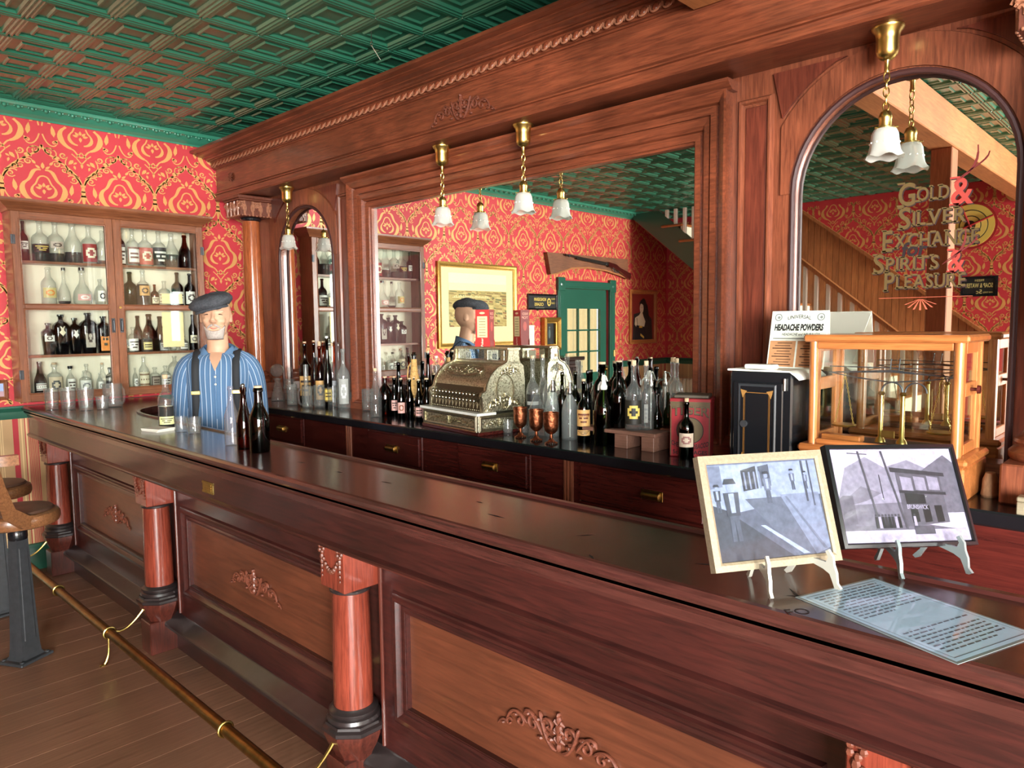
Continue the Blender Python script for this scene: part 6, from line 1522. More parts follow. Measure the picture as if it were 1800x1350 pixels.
for sx_ in (-.14, .14):
    for dx in (-.03, .03):
        for k in range(24):
            f = (k+.5)/24; link('chain_link', lkm, bal, (sx_+dx*f, 0, .222-f*.17), (0, -dx/.17, (PI/2 if k % 2 else 0)))
    m2 = MB(); m2.lathe([(.002, .050), (.036, .050), (.038, .055), (.037, .057)], 20, (sx_, 0, 0)); m2.build('pan', Mt['brass'], bal)
mb = MB(); mb.bbox(KX0+.035, KX0+.155, KY0+.03, KY0+.075, KZ0+.0, KZ0+.03, .003); o = mb.build('weight_box', W['oak_x'], None); tag(o, 'narrow oak weight box inside the balance case', 'box')
# --- things at the right end
mb = MB(); q = onz(1790, 897, ZK); bx = thing('small_wooden_box', 'small pale dovetailed wooden box by the column foot', 'box', (-.33, 2.372, ZK))
m2 = MB(); m2.bbox(-.025, .075, -.045, -.002, 0, .034, .002); m2.build('box_body', W['lightframe'], bx); m2 = MB(); m2.bbox(-.026, .076, -.046, -.001, .0345, .048, .003); m2.build('lid', W['lightframe'], bx)
hp = MB(); q = ony(1712, 850, 2.50)
for k in range(1): hp.lathe([(.001, .004), (.05, .0), (.055, .006), (.05, .02), (.046, .05), (.03, .07), (.001, .072)], 20, (-.462, 2.50, ZK), sy=.7)
o = hp.build('felt_hat', plain('tan_felt', srgb(150, 112, 80), .9, noise=.4, nscale=60), None); tag(o, 'crumpled tan felt hat between the case and the column', 'hat'); 
o.data.transform(Matrix.Translation((.462, -2.50, -ZK))); o.location = (-.452, 2.525, ZK); o.scale = (.42, 1.0, 1.0)
# ================================================================== ON THE FRONT BAR
for (px, py0, py1, w, lab) in ((92, 683, 721, 24, 'fluted shot tumbler on the bar nearest the wall end'), (121, 682, 721, 26, 'fluted shot tumbler second along the bar from the wall'), (152, 682, 722, 27, 'fluted shot tumbler third along the bar from the wall'), (181, 697, 720, 22, 'short fluted tumbler in front of the ribbed pitcher')):
    q = onz(px, py1, ZT); R = w/2*depth(q)/FPX; tumbler(lab, q, ony(px, py0, q.y).z-ZT, R, 8, 'fluted tumblers at the wall end of the bar')
q = onz(199, 716, ZT); mug('ribbed glass pitcher with handle behind the shot tumblers', q, ony(199, 675, q.y).z-ZT, 31/2*depth(q)/FPX, .5, None, 'ribbed_pitcher', 'pitcher', True, 16)
bar = dict(group=None)
pxbottle('bottle', 'clear corked bottle with dark wine and small yellow label by the tumblers', 294, 664, 750, 27, ZT, prof='wine', liquid=('inkliquid', .42), label=(.06, .22, (.84, .84, .60), INK, 0, 2.0), cork=('cork', .014))
for (px, py0, py1, w, lab) in ((319, 733, 760, 23, 'clear whiskey tumbler next to the paper pad'), (342, 734, 763, 25, 'clear whiskey tumbler standing before the mannequin')):
    q = onz(px, py1, ZT); R = w/2*depth(q)/FPX; tumbler(lab, q, ony(px, py0, q.y).z-ZT, R, 10, 'whiskey tumblers before the mannequin')
q = onz(278, 757, ZT); mb = MB()
for k in range(4): mb.T = Matrix.Translation((q.x, q.y, ZT+k*.0035)) @ Matrix.Rotation(.2+.05*k, 4, 'Z'); mb.bbox(-.06, .06, -.045, .045, 0, .0033, .0005)
mb.T = None; o = mb.build('paper_pad', Mt['paper'], None); tag(o, 'small stack of cream paper coasters beside the wine bottle', 'paper pad')
pxbottle('bottle', 'tall pale violet clear bottle on the bar', 409, 679, 783, 25, ZT, prof='longneck', g='lilac')
o = pxbottle('bottle', 'tall reddish amber swing top bottle on the bar', 431, 681, 789, 27, ZT, prof='champagne', g='red2')
mb = MB(); gl_ = [c for c in children(o) if c.name.startswith('glass')][0]; H_ = max(v.co.z for v in gl_.data.vertices)
mb.ball((0, 0, H_+.006), .009, 10, 6); mb.build('swing_stopper', Mt['steel'], o)
mb = MB(); mb.tube([(.011, 0, H_-.03), (.017, 0, H_-.012), (.012, 0, H_+.006), (0, 0, H_+.012), (-.012, 0, H_+.006), (-.017, 0, H_-.012), (-.011, 0, H_-.03)], .0016, 6); mb.build('bail_wire', Mt['steel'], o)
pxbottle('bottle', 'broad black beer bottle with cork on the bar', 457.5, 682, 794, 35, ZT, prof='beer', g='dark', cork=('cork', .008))
# ---- framed photographs on easels
def framed(name, lab, c, yaw, tilt, roll, w, h, fmat, fw_, art, fd=.014):
    o = thing(name, lab, 'picture frame', (0, 0, 0))
    ax = Vector((math.cos(yaw), math.sin(yaw), 0)); n0 = Vector((-math.sin(yaw), math.cos(yaw), 0))
    up = Vector((0, 0, 1))*math.cos(tilt)+n0*math.sin(tilt)
    a = ax*math.cos(roll)+up*math.sin(roll); b = -ax*math.sin(roll)+up*math.cos(roll)
    cc = Vector(c)+b*h/2; nn = a.cross(b)
    mb = MB(); mb.frame(cc, a, b, nn, w-2*fw_, h-2*fw_, [(0, -.004), (0, .003), (fw_*.3, .006), (fw_, .004), (fw_, -fd), (-.0, -fd)]); mb.build('frame', fmat, o)
    T = basis(cc-nn*.001, a, b); mb = MB(); art(mb, T, w-2*fw_, h-2*fw_); mb.build('photograph', Mt['gloss'], o, 0)
    mb = MB(); mb.T = basis(cc-nn*fd, a, b); mb.box(-w/2+.006, w/2-.006, -h/2+.006, h/2-.006, -.003, .001); mb.build('backing', Mt['fabric'], o)
    return o, a, b, nn, cc
def art_saloon(mb, T, w, h):
    g = lambda v, t=0: (v*.58, v*.63, min(v*.78, 1))  # blue cast in the print stands in for sky reflected on its glazing
    R2 = lambda x0, x1, y0, y1, v, z=.0004: flat(mb, rect2((x0-.5)*w, (x1-.5)*w, (y0-.5)*h, (y1-.5)*h), T, g(v), z)
    Pp = lambda pts, v, z=.0008: flat(mb, [((x-.5)*w, (y-.5)*h) for x, y in pts], T, g(v), z)
    R2(0, 1, 0, 1, .42, 0); Pp([(0, .45), (1, .62), (1, 1), (0, 1)], .74, .0002)
    Pp([(0, 0), (.66, 0), (.12, .52), (0, .58)], .30, .0004); Pp([(.30, .62), (.98, .62), (.98, .0), (.70, 0)], .46, .0005); Pp([(.62, .64), (.98, .64), (1, .06), (.86, 0)], .62, .0006)
    Pp([(.0, .74), (.12, .76), (.12, .98), (0, .98)], .55, .0005); Pp([(.30, .70), (.44, .72), (.44, .96), (.30, .92)], .25, .0006); Pp([(.46, .74), (.56, .74), (.56, .97), (.46, .95)], .38, .0006)
    for k in range(5): R2(.32+k*.045, .335+k*.045, .72, .90, .6, .0008)
    R2(.86, .88, .55, 1, .35, .0008); R2(.92, .935, .5, 1, .38, .0008); R2(0, 1, .985, 1, .5, .0009)
    def man(x, y, s, coat=.32):
        Pp([(x-.055*s, y), (x-.01*s, y), (x, y+.28*s), (x+.01*s, y), (x+.055*s, y), (x+.05*s, y+.34*s), (x-.05*s, y+.34*s)], .38, .0010)
        Pp([(x-.07*s, y+.32*s), (x+.07*s, y+.32*s), (x+.085*s, y+.62*s), (x-.085*s, y+.62*s)], coat, .0012); Pp([(x-.025*s, y+.36*s), (x+.025*s, y+.36*s), (x+.03*s, y+.61*s), (x-.03*s, y+.61*s)], .75, .0014)
        flat(mb, circ2((x-.5)*w, (y+.69*s-.5)*h, .04*s*w, 14, 1.2), T, g(.72), .0014); Pp([(x-.075*s, y+.73*s), (x+.075*s, y+.73*s), (x+.05*s, y+.80*s), (x-.05*s, y+.80*s)], .25, .0016)
    man(.18, .20, .80); man(.52, .56, .42, .5); man(.76, .68, .28, .45); man(.88, .68, .24, .45); man(.06, .5, .36, .3)
    Pp([(.40, .34), (.44, .34), (.80, .02), (.74, .02)], .78, .0009); Pp([(.66, .62), (.68, .62), (.97, .05), (.94, .05)], .52, .0010)
def art_street(mb, T, w, h):
    g = lambda v: (v*.66, v*.63, min(v*.74, 1))  # bluish tint: sky reflection on the glazing, put into the print colours
    Pp = lambda pts, v, z=.0008: flat(mb, [((x-.5)*w, (y-.5)*h) for x, y in pts], T, g(v), z)
    Pp([(0, 0), (1, 0), (1, 1), (0, 1)], .86, 0); Pp([(0, .45), (.10, .80), (.28, .92), (.42, .80), (.62, .88), (.74, .80), (1, .60), (1, .3), (0, .3)], .62, .0002); Pp([(0, .4), (.2, .6), (.4, .5), (.6, .62), (.6, .3), (0, .3)], .52, .0003)
    Pp([(0, 0), (1, 0), (1, .14), (.5, .10), (0, .16)], .80, .0004); Pp([(.0, .13), (.9, .13), (.6, .20), (0, .20)], .45, .0005)
    Pp([(.10, .18), (.52, .18), (.52, .42), (.10, .40)], .50, .0006); Pp([(.10, .40), (.52, .42), (.52, .62), (.22, .44)], .66, .0007); Pp([(.0, .18), (.12, .2), (.12, .5), (.04, .5), (0, .46)], .42, .0007)
    Pp([(.50, .16), (.86, .20), (.86, .72), (.50, .78)], .40, .0008); Pp([(.70, .74), (.93, .93), (1.0, .84), (1.0, .3), (.86, .3), (.86, .72)], .46, .0007); Pp([(.46, .75), (.90, .69), (.90, .73), (.46, .80)], .25, .0010)
    for k in range(3): Pp([(.53+k*.11, .55), (.62+k*.11, .54), (.62+k*.11, .68), (.53+k*.11, .70)], .66, .0010)
    Pp([(.50, .52), (.88, .49), (.88, .52), (.50, .55)], .22, .0011); Pp([(.54, .40), (.70, .40), (.70, .50), (.54, .52)], .16, .0010)
    for k in range(3): Pp([(.56+k*.10, .20), (.62+k*.10, .21), (.62+k*.10, .38), (.56+k*.10, .38)], .14, .0010)
    text(mb, 'BRUNSWICK', basis(T @ Vector(((.62-.5)*w, (.345-.5)*h, .0012)), T.to_3x3() @ Vector((1, -.04, 0)), T.to_3x3() @ Vector((.04, 1, 0))), .012, g(.85), .0002, width=.17*w)
    for (x0, x1) in ((.22, .29), (.41, .50)): Pp([(x0, .98), (x0+.015, .98), (x1+.012, .14), (x1-.006, .14)], .34, .0013)
    Pp([(.14, .955), (.30, .94), (.30, .95), (.14, .965)], .34, .0013); Pp([(.36, .45), (.365, .45), (.365, .72), (.36, .72)], .2, .0013)
    for k in range(9):
        x = .27+k*.026+(.10 if k == 8 else 0); v = (.15, .75, .12, .2, .13, .18, .7, .12, .75)[k]
        Pp([(x-.012, .15), (x+.012, .15), (x+.010, .27), (x-.010, .27)], v, .0014); flat(mb, circ2((x-.5)*w, (.285-.5)*h, .009*w, 8), T, g(.3), .0015)
    Pp([(.56, .08), (.72, .08), (.72, .16), (.56, .17)], .35, .0014)
f1, a1, b1, n1, c1 = framed('framed_photograph', 'saloon interior photograph in a pale oak frame on a white easel', (-.551, 1.282, 1.10), 1.036, .348, -.007, .268, .211, W['lightframe'], .016, art_saloon)
f2, a2, b2, n2, c2 = framed('framed_photograph', 'street corner building photograph in a thin black frame on a clear easel', (-.401, 1.597-.055, 1.108), .941, .424, -.035, .290, .205, plain('black_frame', srgb(18, 18, 20), .3), .009, art_street)
CLR = plain('acrylic', srgb(160, 172, 172), .18, coat=.4); CLR.node_tree.nodes['Principled BSDF'].inputs['Transmission Weight'].default_value = .45
def easel(lab, c, yaw, w, mat, tilt):
    """flat-sided S-curve easel: two legs with hooked feet, a cross bar and a rear strut"""
    o = thing('display_easel', lab, 'easel', (c[0], c[1], ZT), yaw)
    prof = [(-.052, 0), (-.046, -.0), (-.040, .014), (-.034, .026), (-.020, .032), (.0, .036), (.03, .040), (.03, .047), (-.012, .046), (-.026, .046), (-.030, .056), (-.024, .066), (-.030, .070), (-.040, .058), (-.042, .044), (-.048, .030), (-.050, .012), (-.058, .004)]
    for s in (-1, 1):
        mb = MB(); mb.T = Matrix.Translation((s*w/2, 0, 0)) @ Matrix.Rotation(s*.25, 4, 'Z'); mb.prism([(y, z) for y, z in prof], -.003, .003, 'x'); mb.T = None; mb.build('leg', mat, o)
        mb = MB(); mb.T = Matrix.Translation((s*w/2, 0, 0)) @ Matrix.Rotation(s*.25, 4, 'Z'); mb.prism([(.022, .046), (.030, .04), (.052, .004), (.06, 0), (.066, .004), (.05, .022), (.04, .06), (.05, .13), (.042, .132), (.03, .06)], -.003, .003, 'x'); mb.T = None; mb.build('rear_strut', mat, o)
    mb = MB(); mb.T = Matrix.Identity(4); mb.prism([(-w/2-.006, .036), (-w*.2, .044), (0, .05), (w*.2, .044), (w/2+.006, .036), (w/2+.006, .05), (-w/2-.006, .05)], .030, .034, 'y'); mb.build('cross_bar', mat, o)
    return o
def under(c, b, n, h): q = c-b*(h/2); return (q.x-n.x*.0, q.y-n.y*.0)
u = under(c1, b1, n1, .211); easel('white plastic easel carrying the pale framed photograph', (u[0]+.010, u[1]+.012), 1.036, .115, Mt['easel'], .35)
u = under(c2, b2, n2, .205); easel('clear acrylic easel carrying the black framed photograph', (u[0]+.008, u[1]+.010), .941, .120, CLR, .42)
# ---- laminated sheet
P0, P1, P2, P3 = [onz(*p, ZT) for p in ((1414, 1051.7), (1566, 1025), (1805, 1127), (1665.7, 1155))]
ux = (P3-P0); uy = (P1-P0); wS, hS = .288, .205
ux.normalize(); uy = (uy-ux*uy.dot(ux)).normalized(); cS = (P0+P1+P2+P3)/4
T = basis((cS.x, cS.y, ZT), -uy, ux) if False else basis((cS.x-.004, cS.y+.004, ZT+.0012), uy, -ux)
sh = thing('laminated_sheet', 'laminated pale blue information sheet lying on the bar', 'sheet', (0, 0, 0))
mb = MB(); mb.T = T; mb.bbox(-hS/2, hS/2, -wS/2, wS/2, -.001, .0002, .0001); mb.build('laminate', CLR, sh)
mb = MB(); flat(mb, rect2(-hS/2+.005, hS/2-.005, -wS/2+.005, wS/2-.005), T, (.70, .83, .93), .0006)
bl = (.16, .18, .22)
for (x0, x1, y0, y1) in ((-.090, .090, .130, .1312), (-.090, .090, -.1312, -.130), (-.090, -.0892, -.13, .13), (.0892, .090, -.13, .13)): flat(mb, rect2(x0, x1, y0, y1), T, bl, .0009)
random.seed(3)
for k in range(25):
    if 11 <= k <= 16: continue
    y = .120-k*.0098; x = -.080; end = (.080 if k not in (10, 24, 18) else random.uniform(-.02, .05))
    while x < end:
        l = random.uniform(.006, .018); flat(mb, rect2(x, min(x+l, end), y, y+.0030), T, (.28, .31, .36), .0009); x += l+.003
mb.build('printed_page', printed('laminated_print', .3, 1.0, .03), sh, 0)
# ================================================================== MANNEQUIN BARTENDER
FZ = math.radians(-33)                       # facing direction
mq = thing('mannequin', 'mannequin bartender in grey flat cap, blue striped shirt and dark braces', 'mannequin', (-3.93, 1.775, 0), FZ)
# local frame: +x forward, +y its left, z up
SKIN = plain('painted_skin', srgb(206, 160, 130), .5, noise=.12, nscale=14)
def ell_loft(mb, rings, seg=28, uv=None):
    """rings: (cx, cy, cz, rx, ry[, ax]) horizontal ellipses from bottom to top"""
    vs, fs = [], []
    for (cx, cy, cz, rx, ry) in rings:
        for k in range(seg):
            a = 2*PI*k/seg; vs.append((cx+rx*math.cos(a), cy+ry*math.sin(a), cz))
    for i in range(len(rings)-1):
        for k in range(seg): fs.append((i*seg+k, i*seg+(k+1) % seg, (i+1)*seg+(k+1) % seg, (i+1)*seg+k))
    fs += [tuple(range(seg))[::-1], tuple((len(rings)-1)*seg+k for k in range(seg))]
    mb.add(vs, fs); return mb
HC = Vector((.015, 0, 1.60))                 # head centre
body = MB()
# legs, pelvis, trunk, neck
for s in (-1, 1): body.tube([(0, s*.09, .08), (0, s*.09, .45), (.0, s*.09, .85), (0, s*.07, .95)], [.05, .06, .085, .09], 14); body.ball((.05, s*.09, .05), .06, 10, 8, (1.8, .8, .8))
ell_loft(body, [(0, 0, .84, .10, .14), (0, 0, .95, .105, .145), (0, 0, 1.05, .10, .135), (0, 0, 1.18, .10, .14), (-.005, 0, 1.28, .10, .145), (-.01, 0, 1.345, .082, .13), (-.015, 0, 1.385, .066, .10), (-.012, 0, 1.42, .056, .066)])
body.tube([(-.02, 0, 1.38), (-.012, 0, 1.45), (.0, 0, 1.52)], [.066, .056, .055], 18)
for s in (-1, 1):
    body.ball((-.01, s*.140, 1.325), .052, 14, 10)
    body.tube([(-.01, s*.150, 1.32), (-.015, s*.184, 1.20), (.0, s*.196, 1.07), (.04, s*.188, .95), (.06, s*.180, .87)], [.046, .043, .038, .033, .027], 14)
    hx, hy, hz = .066, s*.178, .84
    body.ball((hx+.004, hy, hz-.012), .036, 10, 8, (.75, .45, 1.2))
    for j in range(4): body.tube([(hx-.02+j*.016, hy, hz-.04), (hx-.016+j*.016, hy-s*.006, hz-.072+.004*abs(j-1.5)), (hx-.008+j*.016, hy-s*.02, hz-.098+.005*abs(j-1.5))], [.0085, .008, .007], 8)
    body.tube([(hx+.026, hy, hz), (hx+.042, hy-s*.012, hz-.026), (hx+.044, hy-s*.022, hz-.05)], [.010, .009, .008], 8)
# skull, jaw, brow, nose, cheeks, ears
B = lambda x, y, z, r, sc=(1, 1, 1): body.ball((HC.x+x, HC.y+y, HC.z+z), r, 20, 14, sc)
B(-.012, 0, .022, .100, (1.02, .78, 1.06)); B(.012, 0, -.045, .072, (1.0, .84, 1.06)); B(.040, 0, -.092, .036, (.9, 1.0, .72)); B(.038, 0, -.02, .06, (.82, .92, 1.1))
B(.100, 0, -.018, .015, (1.0, .9, 1.0)); body.tube([(HC.x+.086, 0, HC.z+.024), (HC.x+.100, 0, HC.z+.002), (HC.x+.112, 0, HC.z-.018)], [.009, .011, .013], 10)
for s in (-1, 1):
    B(.062, s*.034, -.018, .024, (.9, 1, .9)); B(.072, s*.030, .030, .018, (.7, 1.5, .5)); B(.092, s*.012, -.022, .008)
    B(-.012, s*.078, -.004, .022, (.75, .28, 1.3))
    B(.066, s*.024, -.062, .02, (.8, 1.1, .7))
bo = body.build('body', SKIN, mq, 60)
rm_ = bo.modifiers.new('remesh', 'REMESH'); rm_.mode = 'VOXEL'; rm_.voxel_size = .0055; rm_.use_smooth_shade = True
smo = bo.modifiers.new('smooth', 'SMOOTH'); smo.factor = .5; smo.iterations = 5
# face paint
fp = MB()
for s in (-1, 1):
    y = s*.031
    fp.tube([(HC.x+.083-.3*abs(t)*.03, y+t*.016, HC.z+.012+.004*(1-t*t)) for t in np.linspace(-1, 1, 7)], [.001, .002, .0028, .003, .0028, .002, .001], 6)
fp.build('eye_lines', plain('eye_line_paint', srgb(70, 48, 40), .6), mq)
fp = MB()
for s in (-1, 1): fp.tube([(HC.x+.092-.010*abs(t+.3*s), s*.033+t*.018, HC.z+.034+.003*(1-t*t)) for t in np.linspace(-1, 1, 6)], [.001, .003, .0035, .0035, .003, .001], 6)
fp.build('eyebrows', plain('brow_paint', srgb(176, 150, 128), .7), mq)
GREY = plain('grey_whiskers', srgb(186, 174, 166), .85, noise=.4, nscale=160, bump=.5)
bd_ = MB()                                    # short white beard round the chin, and a moustache
vs, fs = [], []; nu, nv = 22, 7
for j in range(nv):
    for i in range(nu):
        a = -.95+1.9*i/(nu-1); f = j/(nv-1)
        z = -.118+.044*f+.030*(abs(a)/.95)**2*f; r = .078*math.cos((z+.055)*5.0)**.5 if abs(z+.055) < .25 else .05
        rx = (.087 if f > .25 else .070+.068*f)-.010*(1-f); ry = .064-.018*(1-f)
        vs.append((HC.x+.004+rx*math.cos(a), ry*math.sin(a)*1.02, HC.z+z))
for j in range(nv-1):
    for i in range(nu-1): fs.append((j*nu+i, j*nu+i+1, (j+1)*nu+i+1, (j+1)*nu+i))
bd_.add(vs, fs); be = bd_.build('beard', GREY, mq, 60); sd_ = be.modifiers.new('thick', 'SOLIDIFY'); sd_.thickness = .006; sd_.offset = 0
mo = MB()
for s in (-1, 1): mo.tube([(HC.x+.099, s*.003, HC.z-.040), (HC.x+.096, s*.014, HC.z-.043), (HC.x+.085, s*.027, HC.z-.052), (HC.x+.076, s*.034, HC.z-.064)], [.005, .0065, .005, .002], 8)
mo.build('moustache', GREY, mq)
lp = MB(); lp.tube([(HC.x+.093-.012*t*t, t*.022, HC.z-.060+.008*t*t) for t in np.linspace(-1, 1, 9)], [.001, .002, .003, .0035, .0038, .0035, .003, .002, .001], 6); lp.build('smiling_mouth', plain('lip_paint', srgb(196, 120, 104), .5), mq)
# ---- shirt with stripes that follow the cloth
SHIRT, nt_, b_ = newmat('striped_shirt_cloth'); Lk = nt_.links.new
uvn = N(nt_, 'ShaderNodeUVMap'); sp_ = N(nt_, 'ShaderNodeSeparateXYZ'); Lk(uvn.outputs[0], sp_.inputs[0])
fr_ = N(nt_, 'ShaderNodeMath', operation='FRACT'); Lk(sp_.outputs[0], fr_.inputs[0])
rp = N(nt_, 'ShaderNodeValToRGB'); rp.color_ramp.interpolation = 'CONSTANT'; e_ = rp.color_ramp.elements
e_[0].position = 0; e_[0].color = srgb(180, 194, 210); e_[1].position = .13; e_[1].color = srgb(78, 112, 148)
for p_, c_ in ((.45, srgb(64, 96, 132)), (.55, srgb(106, 136, 170)), (.60, srgb(72, 104, 140))): x_ = e_.new(p_); x_.color = c_
Lk(fr_.outputs[0], rp.inputs['Fac']); Lk(rp.outputs['Color'], b_.inputs['Base Color']); b_.inputs['Roughness'].default_value = .85
def cloth_loft(name, rings, seg, stripes, parent, mat, wr=.004, seed=0, close=False, thick=0):
    """rings of 3D points already placed; UV u counts stripes round the tube"""
    vs, fs, uv = [], [], []
    for i, ring in enumerate(rings):
        for k, p in enumerate(ring):
            p = Vector(p); c = sum((Vector(q) for q in ring), Vector())/len(ring); d = (p-c).normalized() if (p-c).length > 1e-6 else Vector()
            a = 2*PI*k/len(ring)
            w = math.sin(i*1.1+2.3*math.sin(a*2+seed)+seed)*math.cos(a*3+i*.35+seed*2)
            vs.append(p+d*w*wr)
    n = len(rings[0])
    for i in range(len(rings)-1):
        for k in range(n):
            fs.append((i*n+k, i*n+(k+1) % n, (i+1)*n+(k+1) % n, (i+1)*n+k)); uv += [(k/n*stripes, i), ((k+1)/n*stripes, i), ((k+1)/n*stripes, i+1), (k/n*stripes, i+1)]
    me = bpy.data.meshes.new(name); me.from_pydata([tuple(v) for v in vs], [], fs); me.materials.append(mat)
    ul = me.uv_layers.new(name='UVMap'); ul.data.foreach_set('uv', [c for q in uv for c in q])
    me.polygons.foreach_set('use_smooth', [True]*len(me.polygons))
    o = link(name, me, parent)
    if thick: m_ = o.modifiers.new('thick', 'SOLIDIFY'); m_.thickness = thick
    s_ = o.modifiers.new('subdiv', 'SUBSURF'); s_.levels = 1; s_.render_levels = 1
    return o
def ering(cx, cy, cz, rx, ry, n=36, front=0.0):
    return [(cx+rx*math.cos(2*PI*k/n), cy+ry*math.sin(2*PI*k/n), cz+front*math.cos(2*PI*k/n)) for k in range(n)]
T_ = [(.005, 0, .86, .135, .170), (.005, 0, .93, .130, .168), (.005, 0, 1.00, .127, .165), (.005, 0, 1.07, .125, .163), (.003, 0, 1.14, .126, .165), (.0, 0, 1.21, .130, .170), (-.003, 0, 1.27, .130, .176), (-.006, 0, 1.325, .122, .180), (-.010, 0, 1.362, .108, .176), (-.014, 0, 1.390, .094, .155), (-.018, 0, 1.412, .082, .122), (-.020, 0, 1.436, .072, .084)]
rings = [ering(*t, front=-(.03 if i == len(T_)-1 else .012 if i == len(T_)-2 else 0)) for i, t in enumerate(T_)]
tor = cloth_loft('shirt', rings, 36, 40, mq, SHIRT, .0045, .4)
def sleeve(s):
    path = [(-.012, s*.105, 1.395), (-.012, s*.140, 1.362), (-.014, s*.168, 1.305), (-.016, s*.182, 1.24), (-.016, s*.190, 1.17), (-.008, s*.196, 1.10), (.004, s*.198, 1.03), (.022, s*.194, .96), (.042, s*.188, .90), (.052, s*.184, .868)]
    rad = [.030, .056, .066, .064, .062, .059, .056, .053, .049, .042]; out = []
    for i, p in enumerate(path):
        a = Vector(path[min(i+1, len(path)-1)])-Vector(path[max(i-1, 0)]); a.normalize(); u = Vector((1, 0, 0)); v = a.cross(u).normalized(); u = v.cross(a).normalized()
        out.append([Vector(p)+(u*math.cos(2*PI*k/20)+v*math.sin(2*PI*k/20))*rad[i] for k in range(20)])
    return cloth_loft('sleeve', out, 20, 17, tor, SHIRT, .0055, 1.3*s+2)
sleeve(1); sleeve(-1)
# collar: two points folded over an open neck
for s in (-1, 1):
    pts_i = [(-.075, s*.01, 1.470), (-.055, s*.062, 1.462), (-.005, s*.078, 1.448), (.035, s*.056, 1.430), (.058, s*.026, 1.400)]
    pts_o = [(-.098, s*.012, 1.440), (-.078, s*.080, 1.430), (-.012, s*.104, 1.416), (.058, s*.090, 1.396), (.104, s*.048, 1.356)]
    mb = MB(); mb.add(pts_i+pts_o, [(k, k+1, 6+k, 5+k) for k in range(4)])
    o = mb.build('collar', plain('shirt_collar_cloth', srgb(92, 126, 164), .85) if s < 0 else bpy.data.materials['shirt_collar_cloth'], tor, 60)
    m_ = o.modifiers.new('thick', 'SOLIDIFY'); m_.thickness = .006; s2 = o.modifiers.new('subdiv', 'SUBSURF'); s2.levels = 2; s2.render_levels = 2
# opening of the shirt: skin V and placket
mb = MB(); mb.add([(.050, -.030, 1.412), (.050, .030, 1.412), (.092, -.030, 1.382), (.092, .030, 1.382), (.131, 0, 1.315)], [(0, 1, 3, 2), (2, 3, 4)]); o = mb.build('open_neck', SKIN, tor, 60)
mb = MB(); mb.tube([(.142, .002, 1.30), (.146, .002, 1.24), (.143, .002, 1.16), (.143, .002, 1.06)], .0035, 6); mb.build('placket', bpy.data.materials['shirt_collar_cloth'], tor)
for z in (1.285, 1.245): mb = MB(); mb.ball((.147, .004, z), .006, 8, 6, (.5, 1, 1)); mb.build('button', Mt['cream'], tor)
# braces
def surf(y, z, side=1):
    for a, b in zip(T_[:-1], T_[1:]):
        if a[2] <= z <= b[2]:
            f = (z-a[2])/(b[2]-a[2]); cx, rx, ry = [a[i]*(1-f)+b[i]*f for i in (0, 3, 4)]; q = min(abs(y/ry), .98); return cx+side*rx*math.sqrt(1-q*q)
    return 0
for s in (-1, 1):
    vs = []; ctr = [(s*.112, .90), (s*.108, 1.0), (s*.104, 1.1), (s*.102, 1.2), (s*.102, 1.28), (s*.102, 1.33), (s*.102, 1.365)]
    path = [(surf(y, z)+.008, y, z) for y, z in ctr]+[(.03, s*.102, 1.412), (-.03, s*.100, 1.426)]+[(surf(s*.10, z, -1)-.008, s*yy, z) for z, yy in ((1.37, .100), (1.30, .085), (1.2, .06), (1.1, .045), (.95, .06))]
    for p in path: vs += [(p[0], p[1]-.019, p[2]), (p[0]-.002, p[1]+.019, p[2])]
    n = len(path); mb = MB(); mb.add(vs, [(2*k, 2*k+1, 2*k+3, 2*k+2) for k in range(n-1)]); o = mb.build('brace', Mt['fabric'], mq, 60); m_ = o.modifiers.new('thick', 'SOLIDIFY'); m_.thickness = .004; m_.offset = 0
    p = path[3]; mb = MB(); mb.bbox(p[0]-.002, p[0]+.006, p[1]-.023, p[1]+.023, p[2]-.010, p[2]+.010, .002); mb.build('brace_clip', Mt['brass'], o)
# trousers
mb = MB()
for s in (-1, 1): mb.tube([(0, s*.092, .05), (0, s*.092, .4), (0, s*.088, .8), (0, s*.06, .92)], [.085, .085, .105, .11], 16)
mb.build('trousers', plain('dark_trousers', srgb(44, 42, 44), .85), mq, 60)
# flat cap, pulled down over the right eye
cp = MB(); vs, fs = [], []; sg = 32
CP = [(.103, .083, .030, 0), (.112, .095, .040, .002), (.128, .112, .052, .006), (.132, .116, .066, .010), (.122, .106, .082, .012), (.098, .085, .096, .010), (.058, .05, .106, .006), (.008, .008, .109, .002)]
for (rx, ry, z, fx) in CP:
    for k in range(sg):
        a = 2*PI*k/sg; fw2 = max(0, math.cos(a)); vs.append((HC.x-.008+fx+rx*math.cos(a)*(1+.05*fw2), ry*math.sin(a), HC.z+.024+z-.020*fw2*(1 if z < .08 else .5)+.004*math.sin(5*a+z*60)))
for i in range(len(CP)-1):
    for k in range(sg): fs.append((i*sg+k, i*sg+(k+1) % sg, (i+1)*sg+(k+1) % sg, (i+1)*sg+k))
fs.append(tuple((len(CP)-1)*sg+k for k in range(sg))); cp.add(vs, fs)
cap = cp.build('flat_cap', Mt['wool'], mq, 70)
pk = MB(); vs = []
for i in range(13):
    a = -1.15+2.3*i/12
    for (r, dz) in ((.098, .012), (.150-.045*(abs(a)/1.15)**2, -.010)): vs.append((HC.x-.004+r*math.cos(a), .90*r*math.sin(a), HC.z+.050+dz))
pk.add(vs, [(2*i, 2*i+1, 2*i+3, 2*i+2) for i in range(12)]); o = pk.build('cap_peak', Mt['wool'], cap, 60); m_ = o.modifiers.new('thick', 'SOLIDIFY'); m_.thickness = .007
